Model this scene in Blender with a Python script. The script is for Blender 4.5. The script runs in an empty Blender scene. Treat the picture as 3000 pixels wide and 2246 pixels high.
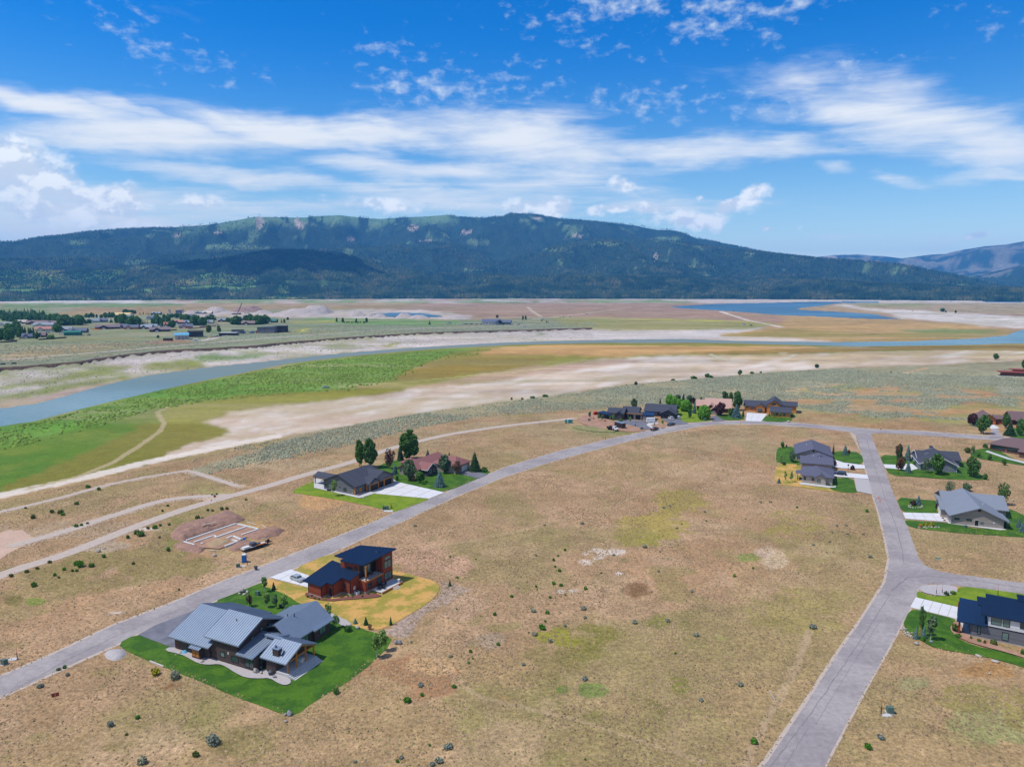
import bpy, bmesh, math, random, time
import numpy as np
from mathutils import Vector, Matrix
T0 = time.time()
R = math.radians
D_ = bpy.data
SC = bpy.context.scene
COL = SC.collection
rnd = random.Random(7)
nr = np.random.default_rng(11)

# ------------------------------------------------------------ camera, sky, sun, exposure
CAMH = 76.0; FPX = 2079.0; CX, CY = 1500.0, 1123.0
PITCH = math.atan((1123 - 842) / FPX)
cp, sp = math.cos(PITCH), math.sin(PITCH)
cam = D_.cameras.new('camera'); camo = D_.objects.new('camera', cam); COL.objects.link(camo)
camo.location = (0, 0, CAMH); camo.rotation_euler = (R(90) - PITCH, 0, 0)
cam.sensor_fit = 'HORIZONTAL'; cam.sensor_width = 36; cam.lens = 36 * FPX / 3000
cam.clip_start = 1; cam.clip_end = 90000
SC.camera = camo
SC.view_settings.view_transform = 'Standard'; SC.view_settings.look = 'None'
SC.view_settings.exposure = 0.0; SC.view_settings.gamma = 1.0
try: SC.view_settings.use_curve_mapping = False
except Exception: pass
SC.cycles.max_bounces = 6; SC.cycles.diffuse_bounces = 2; SC.cycles.glossy_bounces = 2
SC.cycles.transparent_max_bounces = 8; SC.cycles.volume_bounces = 1
SC.cycles.use_denoising = True
try: SC.cycles.denoiser = 'OPENIMAGEDENOISE'
except Exception: pass
SUN_EL = R(61.0); SH = Vector((0.975, 0.222, 0)).normalized()      # direction in which shadows fall
to_sun = Vector((-SH.x * math.cos(SUN_EL), -SH.y * math.cos(SUN_EL), math.sin(SUN_EL)))
sun = D_.lights.new('sun', 'SUN'); suno = D_.objects.new('sun', sun); COL.objects.link(suno)
sun.energy = 4.75; sun.angle = R(0.53); sun.color = (1.0, 0.955, 0.89)
suno.rotation_euler = to_sun.to_track_quat('Z', 'Y').to_euler(); suno.location = to_sun * 3000

class NT:
    """small node graph helper"""
    def __init__(s, nt): s.nt = nt; s.n = nt.nodes; s.l = nt.links
    def node(s, t, **kw):
        n = s.n.new(t)
        for k, v in kw.items(): setattr(n, k, v)
        return n
    def set(s, inp, v):
        if isinstance(v, bpy.types.NodeSocket): s.l.new(v, inp)
        elif v is not None: inp.default_value = v
    def m(s, op, a, b=None, c=None, clamp=False):
        n = s.node('ShaderNodeMath', operation=op, use_clamp=clamp)
        s.set(n.inputs[0], a)
        if b is not None: s.set(n.inputs[1], b)
        if c is not None: s.set(n.inputs[2], c)
        return n.outputs[0]
    def ramp(s, v, lo, hi, a=0.0, b=1.0, smooth=True):
        n = s.node('ShaderNodeMapRange', interpolation_type='SMOOTHSTEP' if smooth else 'LINEAR')
        s.set(n.inputs['Value'], v); n.inputs['From Min'].default_value = lo; n.inputs['From Max'].default_value = hi
        n.inputs['To Min'].default_value = a; n.inputs['To Max'].default_value = b
        return n.outputs[0]
    def mix(s, f, a, b, mode='MIX'):
        n = s.node('ShaderNodeMix', data_type='RGBA', blend_type=mode)
        s.set(n.inputs[0], f); s.set(n.inputs[6], a); s.set(n.inputs[7], b)
        return n.outputs[2]
    def noise(s, vec, scale, detail=3, rough=.55, dist=0.0, out='Fac'):
        n = s.node('ShaderNodeTexNoise'); s.set(n.inputs['Vector'], vec)
        n.inputs['Scale'].default_value = scale; n.inputs['Detail'].default_value = detail
        n.inputs['Roughness'].default_value = rough; n.inputs['Distortion'].default_value = dist
        return n.outputs[out]
    def mapping(s, vec, scale=(1, 1, 1), rot=(0, 0, 0), loc=(0, 0, 0)):
        n = s.node('ShaderNodeMapping'); s.set(n.inputs[0], vec)
        n.inputs['Scale'].default_value = scale; n.inputs['Rotation'].default_value = rot; n.inputs['Location'].default_value = loc
        return n.outputs[0]
    def comb(s, x, y, z):
        n = s.node('ShaderNodeCombineXYZ')
        for i, v in enumerate((x, y, z)): s.set(n.inputs[i], v)
        return n.outputs[0]

W = D_.worlds.new('World'); SC.world = W; W.use_nodes = True
g = NT(W.node_tree); g.n.clear()
sky = g.node('ShaderNodeTexSky', sky_type='NISHITA'); sky.sun_disc = False
sky.sun_elevation = SUN_EL; sky.sun_rotation = math.atan2(to_sun.x, to_sun.y)
sky.air_density = 1.0; sky.dust_density = 0.3; sky.ozone_density = 2.2; sky.altitude = 1700
tc = g.node('ShaderNodeTexCoord'); sep = g.node('ShaderNodeSeparateXYZ'); g.l.new(tc.outputs['Generated'], sep.inputs[0])
X, Y, Z = sep.outputs
az = g.m('ARCTAN2', X, Y); el = g.m('ARCSINE', Z)
def azel(px, py):
    u = (px - CX) / FPX; v = (py - CY) / FPX
    x, y, z = u, cp - v * sp, -sp - v * cp
    return math.atan2(x, y), math.asin(z / math.sqrt(x * x + y * y + z * z))
hs = g.node('ShaderNodeHueSaturation'); hs.inputs['Saturation'].default_value = 1.25; hs.inputs['Value'].default_value = 1.0
g.l.new(sky.outputs[0], hs.inputs['Color'])
AE = g.comb(az, el, 0.0)
zc = g.m('MAXIMUM', g.m('ADD', Z, 0.06), 0.05)
PL = g.comb(g.m('DIVIDE', X, zc), g.m('DIVIDE', Y, zc), 0.0)      # coordinates on a high flat cloud deck
def cloudset(items, vec):
    s2 = g.node('ShaderNodeSeparateXYZ'); g.l.new(vec, s2.inputs[0])
    ax, ey = s2.outputs[0], s2.outputs[1]; out = None
    for (px, py, rx, ry, tilt, w) in items:
        a0, e0 = azel(px, py); t = R(tilt)
        dx = g.m('SUBTRACT', ax, a0); dy = g.m('SUBTRACT', ey, e0)
        ca, sa = math.cos(t), math.sin(t)
        u = g.m('MULTIPLY', g.m('SUBTRACT', g.m('MULTIPLY', dx, ca), g.m('MULTIPLY', dy, sa)), FPX / rx)
        v = g.m('MULTIPLY', g.m('ADD', g.m('MULTIPLY', dx, sa), g.m('MULTIPLY', dy, ca)), FPX / ry)
        q = g.m('ADD', g.m('MULTIPLY', u, u), g.m('MULTIPLY', v, v))
        k = g.m('MULTIPLY', g.m('POWER', 2.7183, g.m('MULTIPLY', q, -0.8)), w)
        out = k if out is None else g.m('MAXIMUM', out, k)
    return out
# warp so that no mass has a smooth edge
wn = g.noise(g.mapping(AE, (1, 2.2, 1)), 7, 4, .6, out='Color')
wv = g.node('ShaderNodeVectorMath', operation='SUBTRACT'); g.l.new(wn, wv.inputs[0]); wv.inputs[1].default_value = (.5, .5, .5)
wv2 = g.node('ShaderNodeVectorMath', operation='MULTIPLY'); g.l.new(wv.outputs[0], wv2.inputs[0]); wv2.inputs[1].default_value = (.10, .045, 0)
wa = g.node('ShaderNodeVectorMath', operation='ADD'); g.l.new(AE, wa.inputs[0]); g.l.new(wv2.outputs[0], wa.inputs[1])
cirr = [(120, 288, 260, 34, 10, .95), (380, 330, 150, 26, 14, .75), (420, 405, 420, 48, -2, .95), (830, 372, 330, 48, 3, 1.0), (1150, 395, 330, 45, 3, .95),
        (1560, 420, 420, 78, 5, 1.0), (2000, 435, 420, 42, 3, .95), (720, 512, 460, 34, 4, .85), (1250, 505, 420, 46, 6, .85), (1150, 560, 380, 34, 3, .8),
        (1560, 540, 360, 70, 0, .8), (2380, 265, 170, 60, 25, .7), (2600, 320, 300, 85, 16, 1.0), (2860, 400, 240, 70, 18, .9), (2960, 500, 150, 22, -4, .75),
        (2450, 508, 75, 20, 14, .75), (2620, 530, 85, 24, 12, .8), (300, 620, 520, 80, 0, .95), (1900, 605, 420, 30, 0, .62), (90, 670, 360, 60, 0, .9), (1300, 590, 500, 46, 0, .8),
        (900, 610, 300, 40, 0, .6), (2500, 700, 130, 8, 0, .6), (2760, 712, 200, 10, 0, .55)]
flak = [(520, 150, 240, 55, 14, .62), (1150, 145, 150, 48, 10, .58), (1290, 262, 240, 55, 9, .72), (1700, 285, 420, 40, 8, .55), (2080, 300, 300, 55, 6, .66),
        (1880, 22, 320, 42, -4, .85), (2080, 60, 170, 45, -14, .72), (2330, 15, 160, 30, -8, .6), (2960, 60, 110, 50, 20, .55), (1600, 60, 260, 60, 20, .45),
        (2250, 110, 60, 30, -35, .55), (2600, 175, 120, 16, 5, .45), (240, 70, 150, 20, 8, .4), (2500, 190, 90, 26, 8, .62), (1560, 195, 150, 40, 5, .5)]
cumu = [(45, 500, 150, 105, 10, 1.0), (290, 580, 170, 52, 0, .95), (120, 610, 200, 60, 0, .8), (590, 600, 130, 36, 0, .62), (430, 650, 420, 34, 0, .6), (1110, 600, 260, 40, 0, .72),
        (1600, 605, 150, 34, 0, .9), (1730, 612, 60, 22, 0, .8), (1790, 612, 48, 22, 0, .85), (1900, 612, 110, 30, 0, .9), (2020, 640, 170, 36, 0, .95), (2180, 590, 110, 42, -24, .98),
        (1835, 535, 46, 28, 0, .88), (2056, 570, 24, 18, 0, .8), (2258, 675, 26, 14, 0, .8), (2338, 673, 24, 14, 0, .75), (2874, 697, 32, 17, 0, .82), (1840, 560, 40, 30, 60, .6), (1260, 555, 60, 22, 0, .6)]
c1 = cloudset(cirr, wa.outputs[0]); c2 = cloudset(flak, wa.outputs[0]); c3 = cloudset(cumu, wa.outputs[0])
side = g.ramp(g.m('ABSOLUTE', az), 0.72, 1.0, 0.0, 0.55)           # the same kind of sky goes on outside the frame
c1 = g.m('MAXIMUM', c1, side)
nA = g.noise(g.mapping(PL, (0.55, 1.3, 1), (0, 0, 0.25)), 1.4, 7, .62, .6)
nA2 = g.noise(g.mapping(AE, (1, 5, 1), (0, 0, -0.1)), 6, 6, .6, .4)
fA = g.m('ADD', c1, g.m('MULTIPLY', g.m('SUBTRACT', g.m('ADD', g.m('MULTIPLY', nA, .5), g.m('MULTIPLY', nA2, .5)), .5), 2.3))
dA = g.m('MULTIPLY', g.ramp(fA, 0.22, 1.12), 0.94)
nB = g.noise(g.mapping(AE, (1, 1.7, 1), (0, 0, -.15)), 42, 5, .58, .0)
nB2 = g.noise(g.mapping(AE, (1, 1.6, 1)), 9, 3, .5)
fB = g.m('ADD', c2, g.m('ADD', g.m('MULTIPLY', g.m('SUBTRACT', nB, .5), 2.4), g.m('MULTIPLY', g.m('SUBTRACT', nB2, .5), .9)))
dB = g.m('MULTIPLY', g.ramp(fB, 0.38, 1.5), 0.85)
nC = g.noise(g.mapping(AE, (1, 1.25, 1)), 26, 6, .55, .0)
fC = g.m('ADD', c3, g.m('MULTIPLY', g.m('SUBTRACT', nC, .5), 1.15))
dC = g.ramp(fC, 0.46, 0.86)
nS = g.noise(g.mapping(AE, (1, 1.25, 1), loc=(-.004, .014, 0)), 26, 5, .55, .0)
lit = g.ramp(g.m('SUBTRACT', nC, nS), -0.06, 0.08)                  # cumulus relief: tops bright, undersides blue-grey
nV = g.ramp(g.noise(AE, 9, 2, .5), .35, .65)
cumcol = g.mix(g.m('MULTIPLY', lit, 1.0), (9.4, 10.2, 11.0, 1), (13.6, 13.7, 13.3, 1))
hz = g.ramp(el, 0.0, 0.30, 0.0, 1.0)
base = g.mix(1.0, hs.outputs[0], g.mix(g.ramp(el, 0.02, 0.35), (2.5, 2.1, 1.6, 1), (0.0, 1.22, 1.95, 1)), 'MULTIPLY')
cA = g.mix(dA, base, (12.2, 12.2, 11.8, 1))
cB = g.mix(dB, cA, (9.6, 10.6, 11.4, 1))
cC = g.mix(g.m('MULTIPLY', dC, .96), cB, cumcol)
bg = g.node('ShaderNodeBackground'); g.l.new(cC, bg.inputs[0]); bg.inputs[1].default_value = 0.085
wo = g.node('ShaderNodeOutputWorld'); g.l.new(bg.outputs[0], wo.inputs[0])

# ------------------------------------------------------------ picture <-> place
def at(px, py, z=0.0):
    u = (px - CX) / FPX; v = (py - CY) / FPX
    dx, dy, dz = u, cp - v * sp, -sp - v * cp
    t = (z - CAMH) / dz
    return Vector((dx * t, dy * t, z))
def atr(px, py, r):
    """point on the sight line at horizontal distance r"""
    u = (px - CX) / FPX; v = (py - CY) / FPX
    dx, dy, dz = u, cp - v * sp, -sp - v * cp
    t = r / math.hypot(dx, dy)
    return Vector((dx * t, dy * t, CAMH + dz * t))
def pr_np(x, y, z):
    z = z - CAMH; c = np.maximum(y * cp - z * sp, 1e-3); up = y * sp + z * cp
    return CX + FPX * x / c, CY - FPX * up / c
def height_at(px, pytop, g0):
    v = (pytop - CY) / FPX; y = g0.y
    zz = -(v * y * cp + y * sp) / (cp - v * sp)
    return zz + CAMH - g0.z
SUNLIT = 1.42
def C(r, g_, b, k=1.0):
    f = lambda c: ((c / 255) / 12.92 if c <= 10 else ((c / 255 + .055) / 1.055) ** 2.4)
    return (f(r) / SUNLIT * k, f(g_) / SUNLIT * k, f(b) / SUNLIT * k, 1.0)

# ------------------------------------------------------------ materials
def mat(name, col, rough=.8, metal=0.0, var=.12, vscale=1.5, bump=0.0, bscale=8, island=0.0, objvar=0.0, spec=.3, boards=None, col2=None, c2scale=.3, coords='Object', trans=0.0):
    m = D_.materials.new(name); m.use_nodes = True; g = NT(m.node_tree)
    b = g.n['Principled BSDF']; b.inputs['Roughness'].default_value = rough; b.inputs['Metallic'].default_value = metal
    b.inputs['Specular IOR Level'].default_value = spec
    tc = g.node('ShaderNodeTexCoord').outputs[coords]
    if len(col) == 3: col = (*col, 1)
    c = g.node('ShaderNodeRGB'); c.outputs[0].default_value = col; c = c.outputs[0]
    if col2 is not None:
        if len(col2) == 3: col2 = (*col2, 1)
        c = g.mix(g.ramp(g.noise(tc, c2scale, 4, .6), .42, .58), c, col2)
    if var:
        nz = g.noise(tc, vscale, 5, .65)
        c = g.mix(1.0, c, g.comb(*[g.ramp(nz, .25, .75, 1 - var, 1 + var, False)] * 3), 'MULTIPLY')
    if island:
        gi = g.node('ShaderNodeNewGeometry').outputs['Random Per Island']
        c = g.mix(1.0, c, g.comb(*[g.ramp(gi, 0, 1, 1 - island, 1 + island, False)] * 3), 'MULTIPLY')
    if objvar:
        oi = g.node('ShaderNodeObjectInfo').outputs['Random']
        c = g.mix(1.0, c, g.comb(g.ramp(oi, 0, 1, 1 - objvar, 1 + objvar, False), g.ramp(oi, 0, 1, 1 - objvar * .6, 1 + objvar * .6, False), g.ramp(oi, 0, 1, 1 + objvar * .3, 1 - objvar * .5, False)), 'MULTIPLY')
    h = None
    if boards:
        ax, pitch, depth = boards
        s3 = g.node('ShaderNodeSeparateXYZ'); g.l.new(tc, s3.inputs[0])
        fr = g.m('FRACT', g.m('DIVIDE', s3.outputs[ax], pitch))
        rowi = g.m('FLOOR', g.m('DIVIDE', s3.outputs[ax], pitch))
        wn_ = g.node('ShaderNodeTexWhiteNoise', noise_dimensions='1D'); g.l.new(rowi, wn_.inputs['W'])
        c = g.mix(1.0, c, g.comb(*[g.ramp(wn_.outputs[0], 0, 1, .88, 1.12, False)] * 3), 'MULTIPLY')
        line = g.ramp(fr, 0.0, 0.14, depth, 1.0)
        c = g.mix(1.0, c, g.comb(line, line, line), 'MULTIPLY'); h = fr
    g.l.new(c, b.inputs['Base Color'])
    if bump or h is not None:
        bn = g.node('ShaderNodeBump'); bn.inputs['Strength'].default_value = bump or .4; bn.inputs['Distance'].default_value = .05
        hh = g.noise(tc, bscale, 4, .6)
        if h is not None: hh = g.m('ADD', g.m('MULTIPLY', hh, .3), h)
        g.l.new(hh, bn.inputs['Height']); g.l.new(bn.outputs[0], b.inputs['Normal'])
    if trans:
        tr = g.node('ShaderNodeBsdfTranslucent'); g.l.new(c, tr.inputs[0]); mx = g.node('ShaderNodeMixShader'); mx.inputs[0].default_value = trans
        out = g.n['Material Output']; g.l.new(b.outputs[0], mx.inputs[1]); g.l.new(tr.outputs[0], mx.inputs[2]); g.l.new(mx.outputs[0], out.inputs[0])
    return m
MT = {}
def M_(k, *a, **kw): MT[k] = mat(k, *a, **kw)
M_('asphalt', C(172, 164, 162), rough=.85, var=.2, vscale=.9, bump=.2, bscale=6, col2=C(156, 148, 148), c2scale=.07)
M_('dark_asphalt', C(112, 112, 122), rough=.8, var=.14, vscale=.5, col2=C(126, 126, 136), c2scale=.2)
M_('concrete', C(224, 224, 226), rough=.8, var=.05, vscale=.4)
M_('slab_concrete', C(205, 205, 205), rough=.85, var=.06, vscale=1)
M_('lawn', C(76, 116, 16), rough=.9, var=.3, vscale=1.6, col2=C(54, 96, 12), c2scale=.22, bump=.5, bscale=12)
M_('lawn_dry', C(212, 166, 94), rough=.9, var=.18, vscale=1.4, col2=C(160, 148, 62), c2scale=.2, bump=.5, bscale=10)
M_('lawn_rough', C(132, 140, 82), rough=.95, var=.25, vscale=.8, col2=C(160, 142, 104), c2scale=.3)
M_('lawn_light', C(128, 150, 28), rough=.9, var=.16, vscale=.9, col2=C(108, 136, 20), c2scale=.2, bump=.5, bscale=12)
M_('gravel', C(186, 180, 180), rough=.95, var=.35, vscale=5, bump=.6, bscale=7)
M_('gravel_dull', C(172, 158, 154), rough=.95, var=.35, vscale=4, col2=C(172, 146, 118), c2scale=.5, bump=.6, bscale=6)
M_('track', C(196, 180, 166), rough=.95, var=.14, vscale=.8, bump=.4, bscale=3)
M_('mulch', C(128, 82, 74), rough=.95, var=.3, vscale=5)
M_('dirt', C(170, 130, 108), rough=.95, var=.2, vscale=.8, col2=C(178, 142, 118), c2scale=.15, bump=.8, bscale=1.5)
M_('dirt_dark', C(152, 120, 106), rough=.95, var=.3, vscale=1.6, col2=C(166, 130, 112), c2scale=.5, bump=1.0, bscale=2.5)
M_('stone', C(185, 178, 168), rough=.9, var=.3, vscale=2.5, bump=.7, bscale=3)
M_('stone_grey', C(150, 150, 155), rough=.9, var=.35, vscale=2.0, bump=.7, bscale=3)
M_('metal_roof', (.21, .265, .345), rough=.42, metal=.35, var=.06, vscale=.4)
M_('blue_metal', (.012, .03, .075), rough=.42, metal=.2, var=.08, vscale=.5)
M_('dark_metal', (.012, .013, .016), rough=.5, var=.1)
M_('brown_siding', C(92, 76, 72), rough=.8, boards=(2, .3, .55), var=.15)
M_('brown_board', C(82, 68, 64), rough=.8, var=.2)
M_('red_siding', C(158, 76, 52), rough=.8, boards=(2, .25, .6), var=.08)
M_('red_plain', C(158, 76, 52), rough=.8, var=.1)
M_('grey_siding', C(120, 122, 130), rough=.85, boards=(2, .28, .7), var=.08)
M_('taupe', C(172, 160, 152), rough=.85, boards=(2, .28, .78), var=.06)
M_('taupe2', C(190, 178, 168), rough=.85, boards=(2, .28, .8), var=.06)
M_('white_siding', C(236, 238, 242), rough=.7, boards=(2, .3, .85), var=.03)
M_('blue_siding', C(140, 146, 162), rough=.8, boards=(2, .26, .75), var=.06)
M_('charcoal', C(78, 80, 84), rough=.85, boards=(2, .3, .7), var=.1)
M_('orange_wood', C(222, 150, 78), rough=.7, var=.12, vscale=3, boards=(2, .3, .85))
M_('timber', C(206, 132, 62), rough=.6, var=.15, vscale=3)
M_('darkwood', C(110, 74, 56), rough=.8, var=.2, boards=(2, .25, .7))
M_('shingle_dark', C(72, 76, 90), rough=.9, var=.16, vscale=6, bump=.4, bscale=10, boards=(1, .45, .85))
M_('shingle_slate', C(96, 98, 118), rough=.9, var=.16, vscale=6, bump=.4, bscale=10)
M_('shingle_grey', C(134, 142, 156), rough=.9, var=.16, vscale=5, bump=.4, bscale=10)
M_('shingle_brown', C(118, 96, 98), rough=.9, var=.16, vscale=5, bump=.4, bscale=10)
M_('shingle_red', C(150, 102, 100), rough=.9, var=.14, vscale=5, bump=.4, bscale=10)
M_('shingle_tan', C(196, 160, 146), rough=.9, var=.14, vscale=5, bump=.4, bscale=10)
M_('rust_roof', C(150, 72, 58), rough=.6, var=.15)
M_('white', C(236, 236, 236), rough=.5, var=.03)
M_('trim', C(226, 226, 228), rough=.6, var=.03)
M_('black', (.012, .012, .014), rough=.5, var=0)
M_('found', C(186, 176, 166), rough=.9, var=.1)
M_('glass', (.03, .055, .06), rough=.06, var=0, spec=.9)
M_('glass_pale', (.10, .17, .16), rough=.08, var=0, spec=.9)
M_('rubber', (.015, .015, .016), rough=.8, var=0)
M_('chrome', (.6, .6, .62), rough=.25, metal=.9, var=0)
M_('silver_paint', C(196, 202, 208), rough=.25, metal=.3, var=0)
M_('white_paint', C(238, 240, 242), rough=.25, var=0)
M_('navy_paint', (.01, .02, .06), rough=.2, var=0, spec=.6)
M_('black_paint', (.012, .012, .016), rough=.2, var=0, spec=.6)
M_('red_paint', C(205, 60, 48), rough=.35, var=0)
M_('orange', C(232, 96, 50), rough=.5, var=0)
M_('blue_plastic', C(30, 128, 205), rough=.5, var=.05)
M_('teal', C(48, 170, 168), rough=.5, var=.05)
M_('util_green', C(94, 122, 112), rough=.6, var=.1)
M_('bin_grey', C(84, 92, 104), rough=.6, var=.05)
M_('yellow', C(236, 196, 50), rough=.6, var=.05)
M_('form', C(222, 226, 224), rough=.8, var=.06)
M_('ply', C(206, 196, 186), rough=.8, var=.15, vscale=2)
M_('mauve', C(140, 124, 130), rough=.9, objvar=.12, var=.1)
M_('v_slate', C(104, 112, 132), rough=.8, objvar=.15, var=.1)
M_('v_bluegrey', C(150, 160, 172), rough=.8, objvar=.1, var=.1)
M_('v_green', C(36, 120, 110), rough=.6, objvar=.05)
M_('v_salmon', C(196, 140, 126), rough=.8, objvar=.1)
M_('v_cream', C(214, 204, 190), rough=.8, objvar=.06)
M_('v_brown', C(104, 80, 70), rough=.85, objvar=.15)
M_('v_dark', C(70, 64, 68), rough=.85, objvar=.15)
M_('v_cyan', C(100, 176, 214), rough=.6)
M_('v_ochre', C(232, 202, 140), rough=.7)
M_('v_grey', C(126, 124, 138), rough=.8, boards=(0, .8, .85))
M_('pile', C(186, 174, 168), rough=.95, var=.1, vscale=.06, bump=.6, bscale=.2)
M_('pile_brown', C(160, 132, 124), rough=.95, var=.2, vscale=.05, bump=.6, bscale=.2)
M_('bark', C(120, 104, 92), rough=.9, var=.25, vscale=4)
M_('bark_white', C(205, 205, 198), rough=.8, var=.2, vscale=5)
LV = dict(rough=.7, var=.3, vscale=.7, island=.35, objvar=.12, trans=.25, spec=.2)
M_('lf_cotton', (0.075, 0.165, 0.038), **LV)
M_('lf_green', (0.083, 0.190, 0.036), **LV)
M_('lf_bright', (0.140, 0.330, 0.033), **LV)
M_('lf_grey', (0.107, 0.173, 0.091), **LV)
M_('lf_aspen', (0.18, 0.31, 0.08), **LV)
M_('lf_plum', (0.083, 0.033, 0.040), **LV)
M_('lf_spruce', (0.046, 0.102, 0.046), **LV)
M_('lf_blue', (0.140, 0.247, 0.239), **LV)
M_('lf_sage', (.27, .30, .23), **LV)
M_('lf_yellow', (.40, .36, .02), **LV)
M_('lf_bush', (0.083, 0.231, 0.025), **LV)
M_('lf_rust', (0.140, 0.083, 0.046), **LV)
M_('lf_olive', (0.124, 0.165, 0.041), **LV)
def sheet_mat():
    m = D_.materials.new('water'); m.use_nodes = True; g = NT(m.node_tree); b = g.n['Principled BSDF']
    tc = g.node('ShaderNodeNewGeometry').outputs['Position']
    n1 = g.noise(g.mapping(tc, (.012, .012, 1)), 1, 3, .5)
    c = g.mix(g.ramp(n1, .35, .65), (.085, .165, .155, 1), (.12, .215, .215, 1))
    sx = g.node('ShaderNodeSeparateXYZ'); g.l.new(tc, sx.inputs[0])     # silty, sheltered reach between the clear ones
    k = g.m('MULTIPLY', g.ramp(sx.outputs[1], 430, 760), g.ramp(sx.outputs[0], 320, 620, 1, 0)); c = g.mix(k, c, (.155, .195, .18, 1))
    g.l.new(c, b.inputs['Base Color']); g.l.new(g.ramp(k, 0, 1, .2, .5), b.inputs['Roughness']); g.l.new(g.ramp(k, 0, 1, .32, .06), b.inputs['Specular IOR Level'])
    bn = g.node('ShaderNodeBump'); bn.inputs['Strength'].default_value = .35; bn.inputs['Distance'].default_value = .25
    g.l.new(g.m('ADD', g.noise(g.mapping(tc, (.5, .9, 1), (0, 0, .5)), .45, 4, .6), g.m('MULTIPLY', g.noise(g.mapping(tc, (.06, .12, 1)), 1, 3, .5), 1.5)), bn.inputs['Height']); g.l.new(bn.outputs[0], b.inputs['Normal'])
    return m
MT['water'] = sheet_mat()
def lake_mat():
    m = D_.materials.new('lake_water'); m.use_nodes = True; g = NT(m.node_tree); b = g.n['Principled BSDF']
    tc = g.node('ShaderNodeNewGeometry').outputs['Position']
    n1 = g.noise(g.mapping(tc, (.0012, .004, 1)), 1, 3, .5)
    c = g.mix(g.ramp(n1, .4, .6), (.02, .065, .10, 1), (.05, .14, .21, 1))
    g.l.new(c, b.inputs['Base Color']); b.inputs['Roughness'].default_value = .3; b.inputs['Specular IOR Level'].default_value = .16
    return m
MT['lake'] = lake_mat()

# ------------------------------------------------------------ mesh helpers
def tag(o, label=None, cat=None, group=None, kind=None):
    if label: o['label'] = label
    if cat: o['category'] = cat
    if group: o['group'] = group
    if kind: o['kind'] = kind
    return o
def link(o, parent=None):
    COL.objects.link(o)
    if parent is not None: o.parent = parent
    return o
def empty(name, loc=(0, 0, 0), rz=0.0):
    o = D_.objects.new(name, None); o.empty_display_size = .5; o.location = loc; o.rotation_euler = (0, 0, rz)
    return link(o)
def np_mesh(name, V, F, mt=None, smooth=False):
    """V (n,3) array, F (m,k) array of same-size faces"""
    V = np.asarray(V, dtype=np.float32); F = np.asarray(F, dtype=np.int32); k = F.shape[1]
    me = D_.meshes.new(name); me.vertices.add(len(V)); me.vertices.foreach_set('co', V.ravel())
    me.loops.add(F.size); me.loops.foreach_set('vertex_index', F.ravel())
    me.polygons.add(len(F)); me.polygons.foreach_set('loop_start', np.arange(0, F.size, k, dtype=np.int32))
    try: me.polygons.foreach_set('loop_total', np.full(len(F), k, dtype=np.int32))
    except Exception: pass
    if smooth: me.polygons.foreach_set('use_smooth', np.ones(len(F), dtype=bool))
    me.update(calc_edges=True)
    if mt: me.materials.append(MT[mt] if isinstance(mt, str) else mt)
    return me
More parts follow.
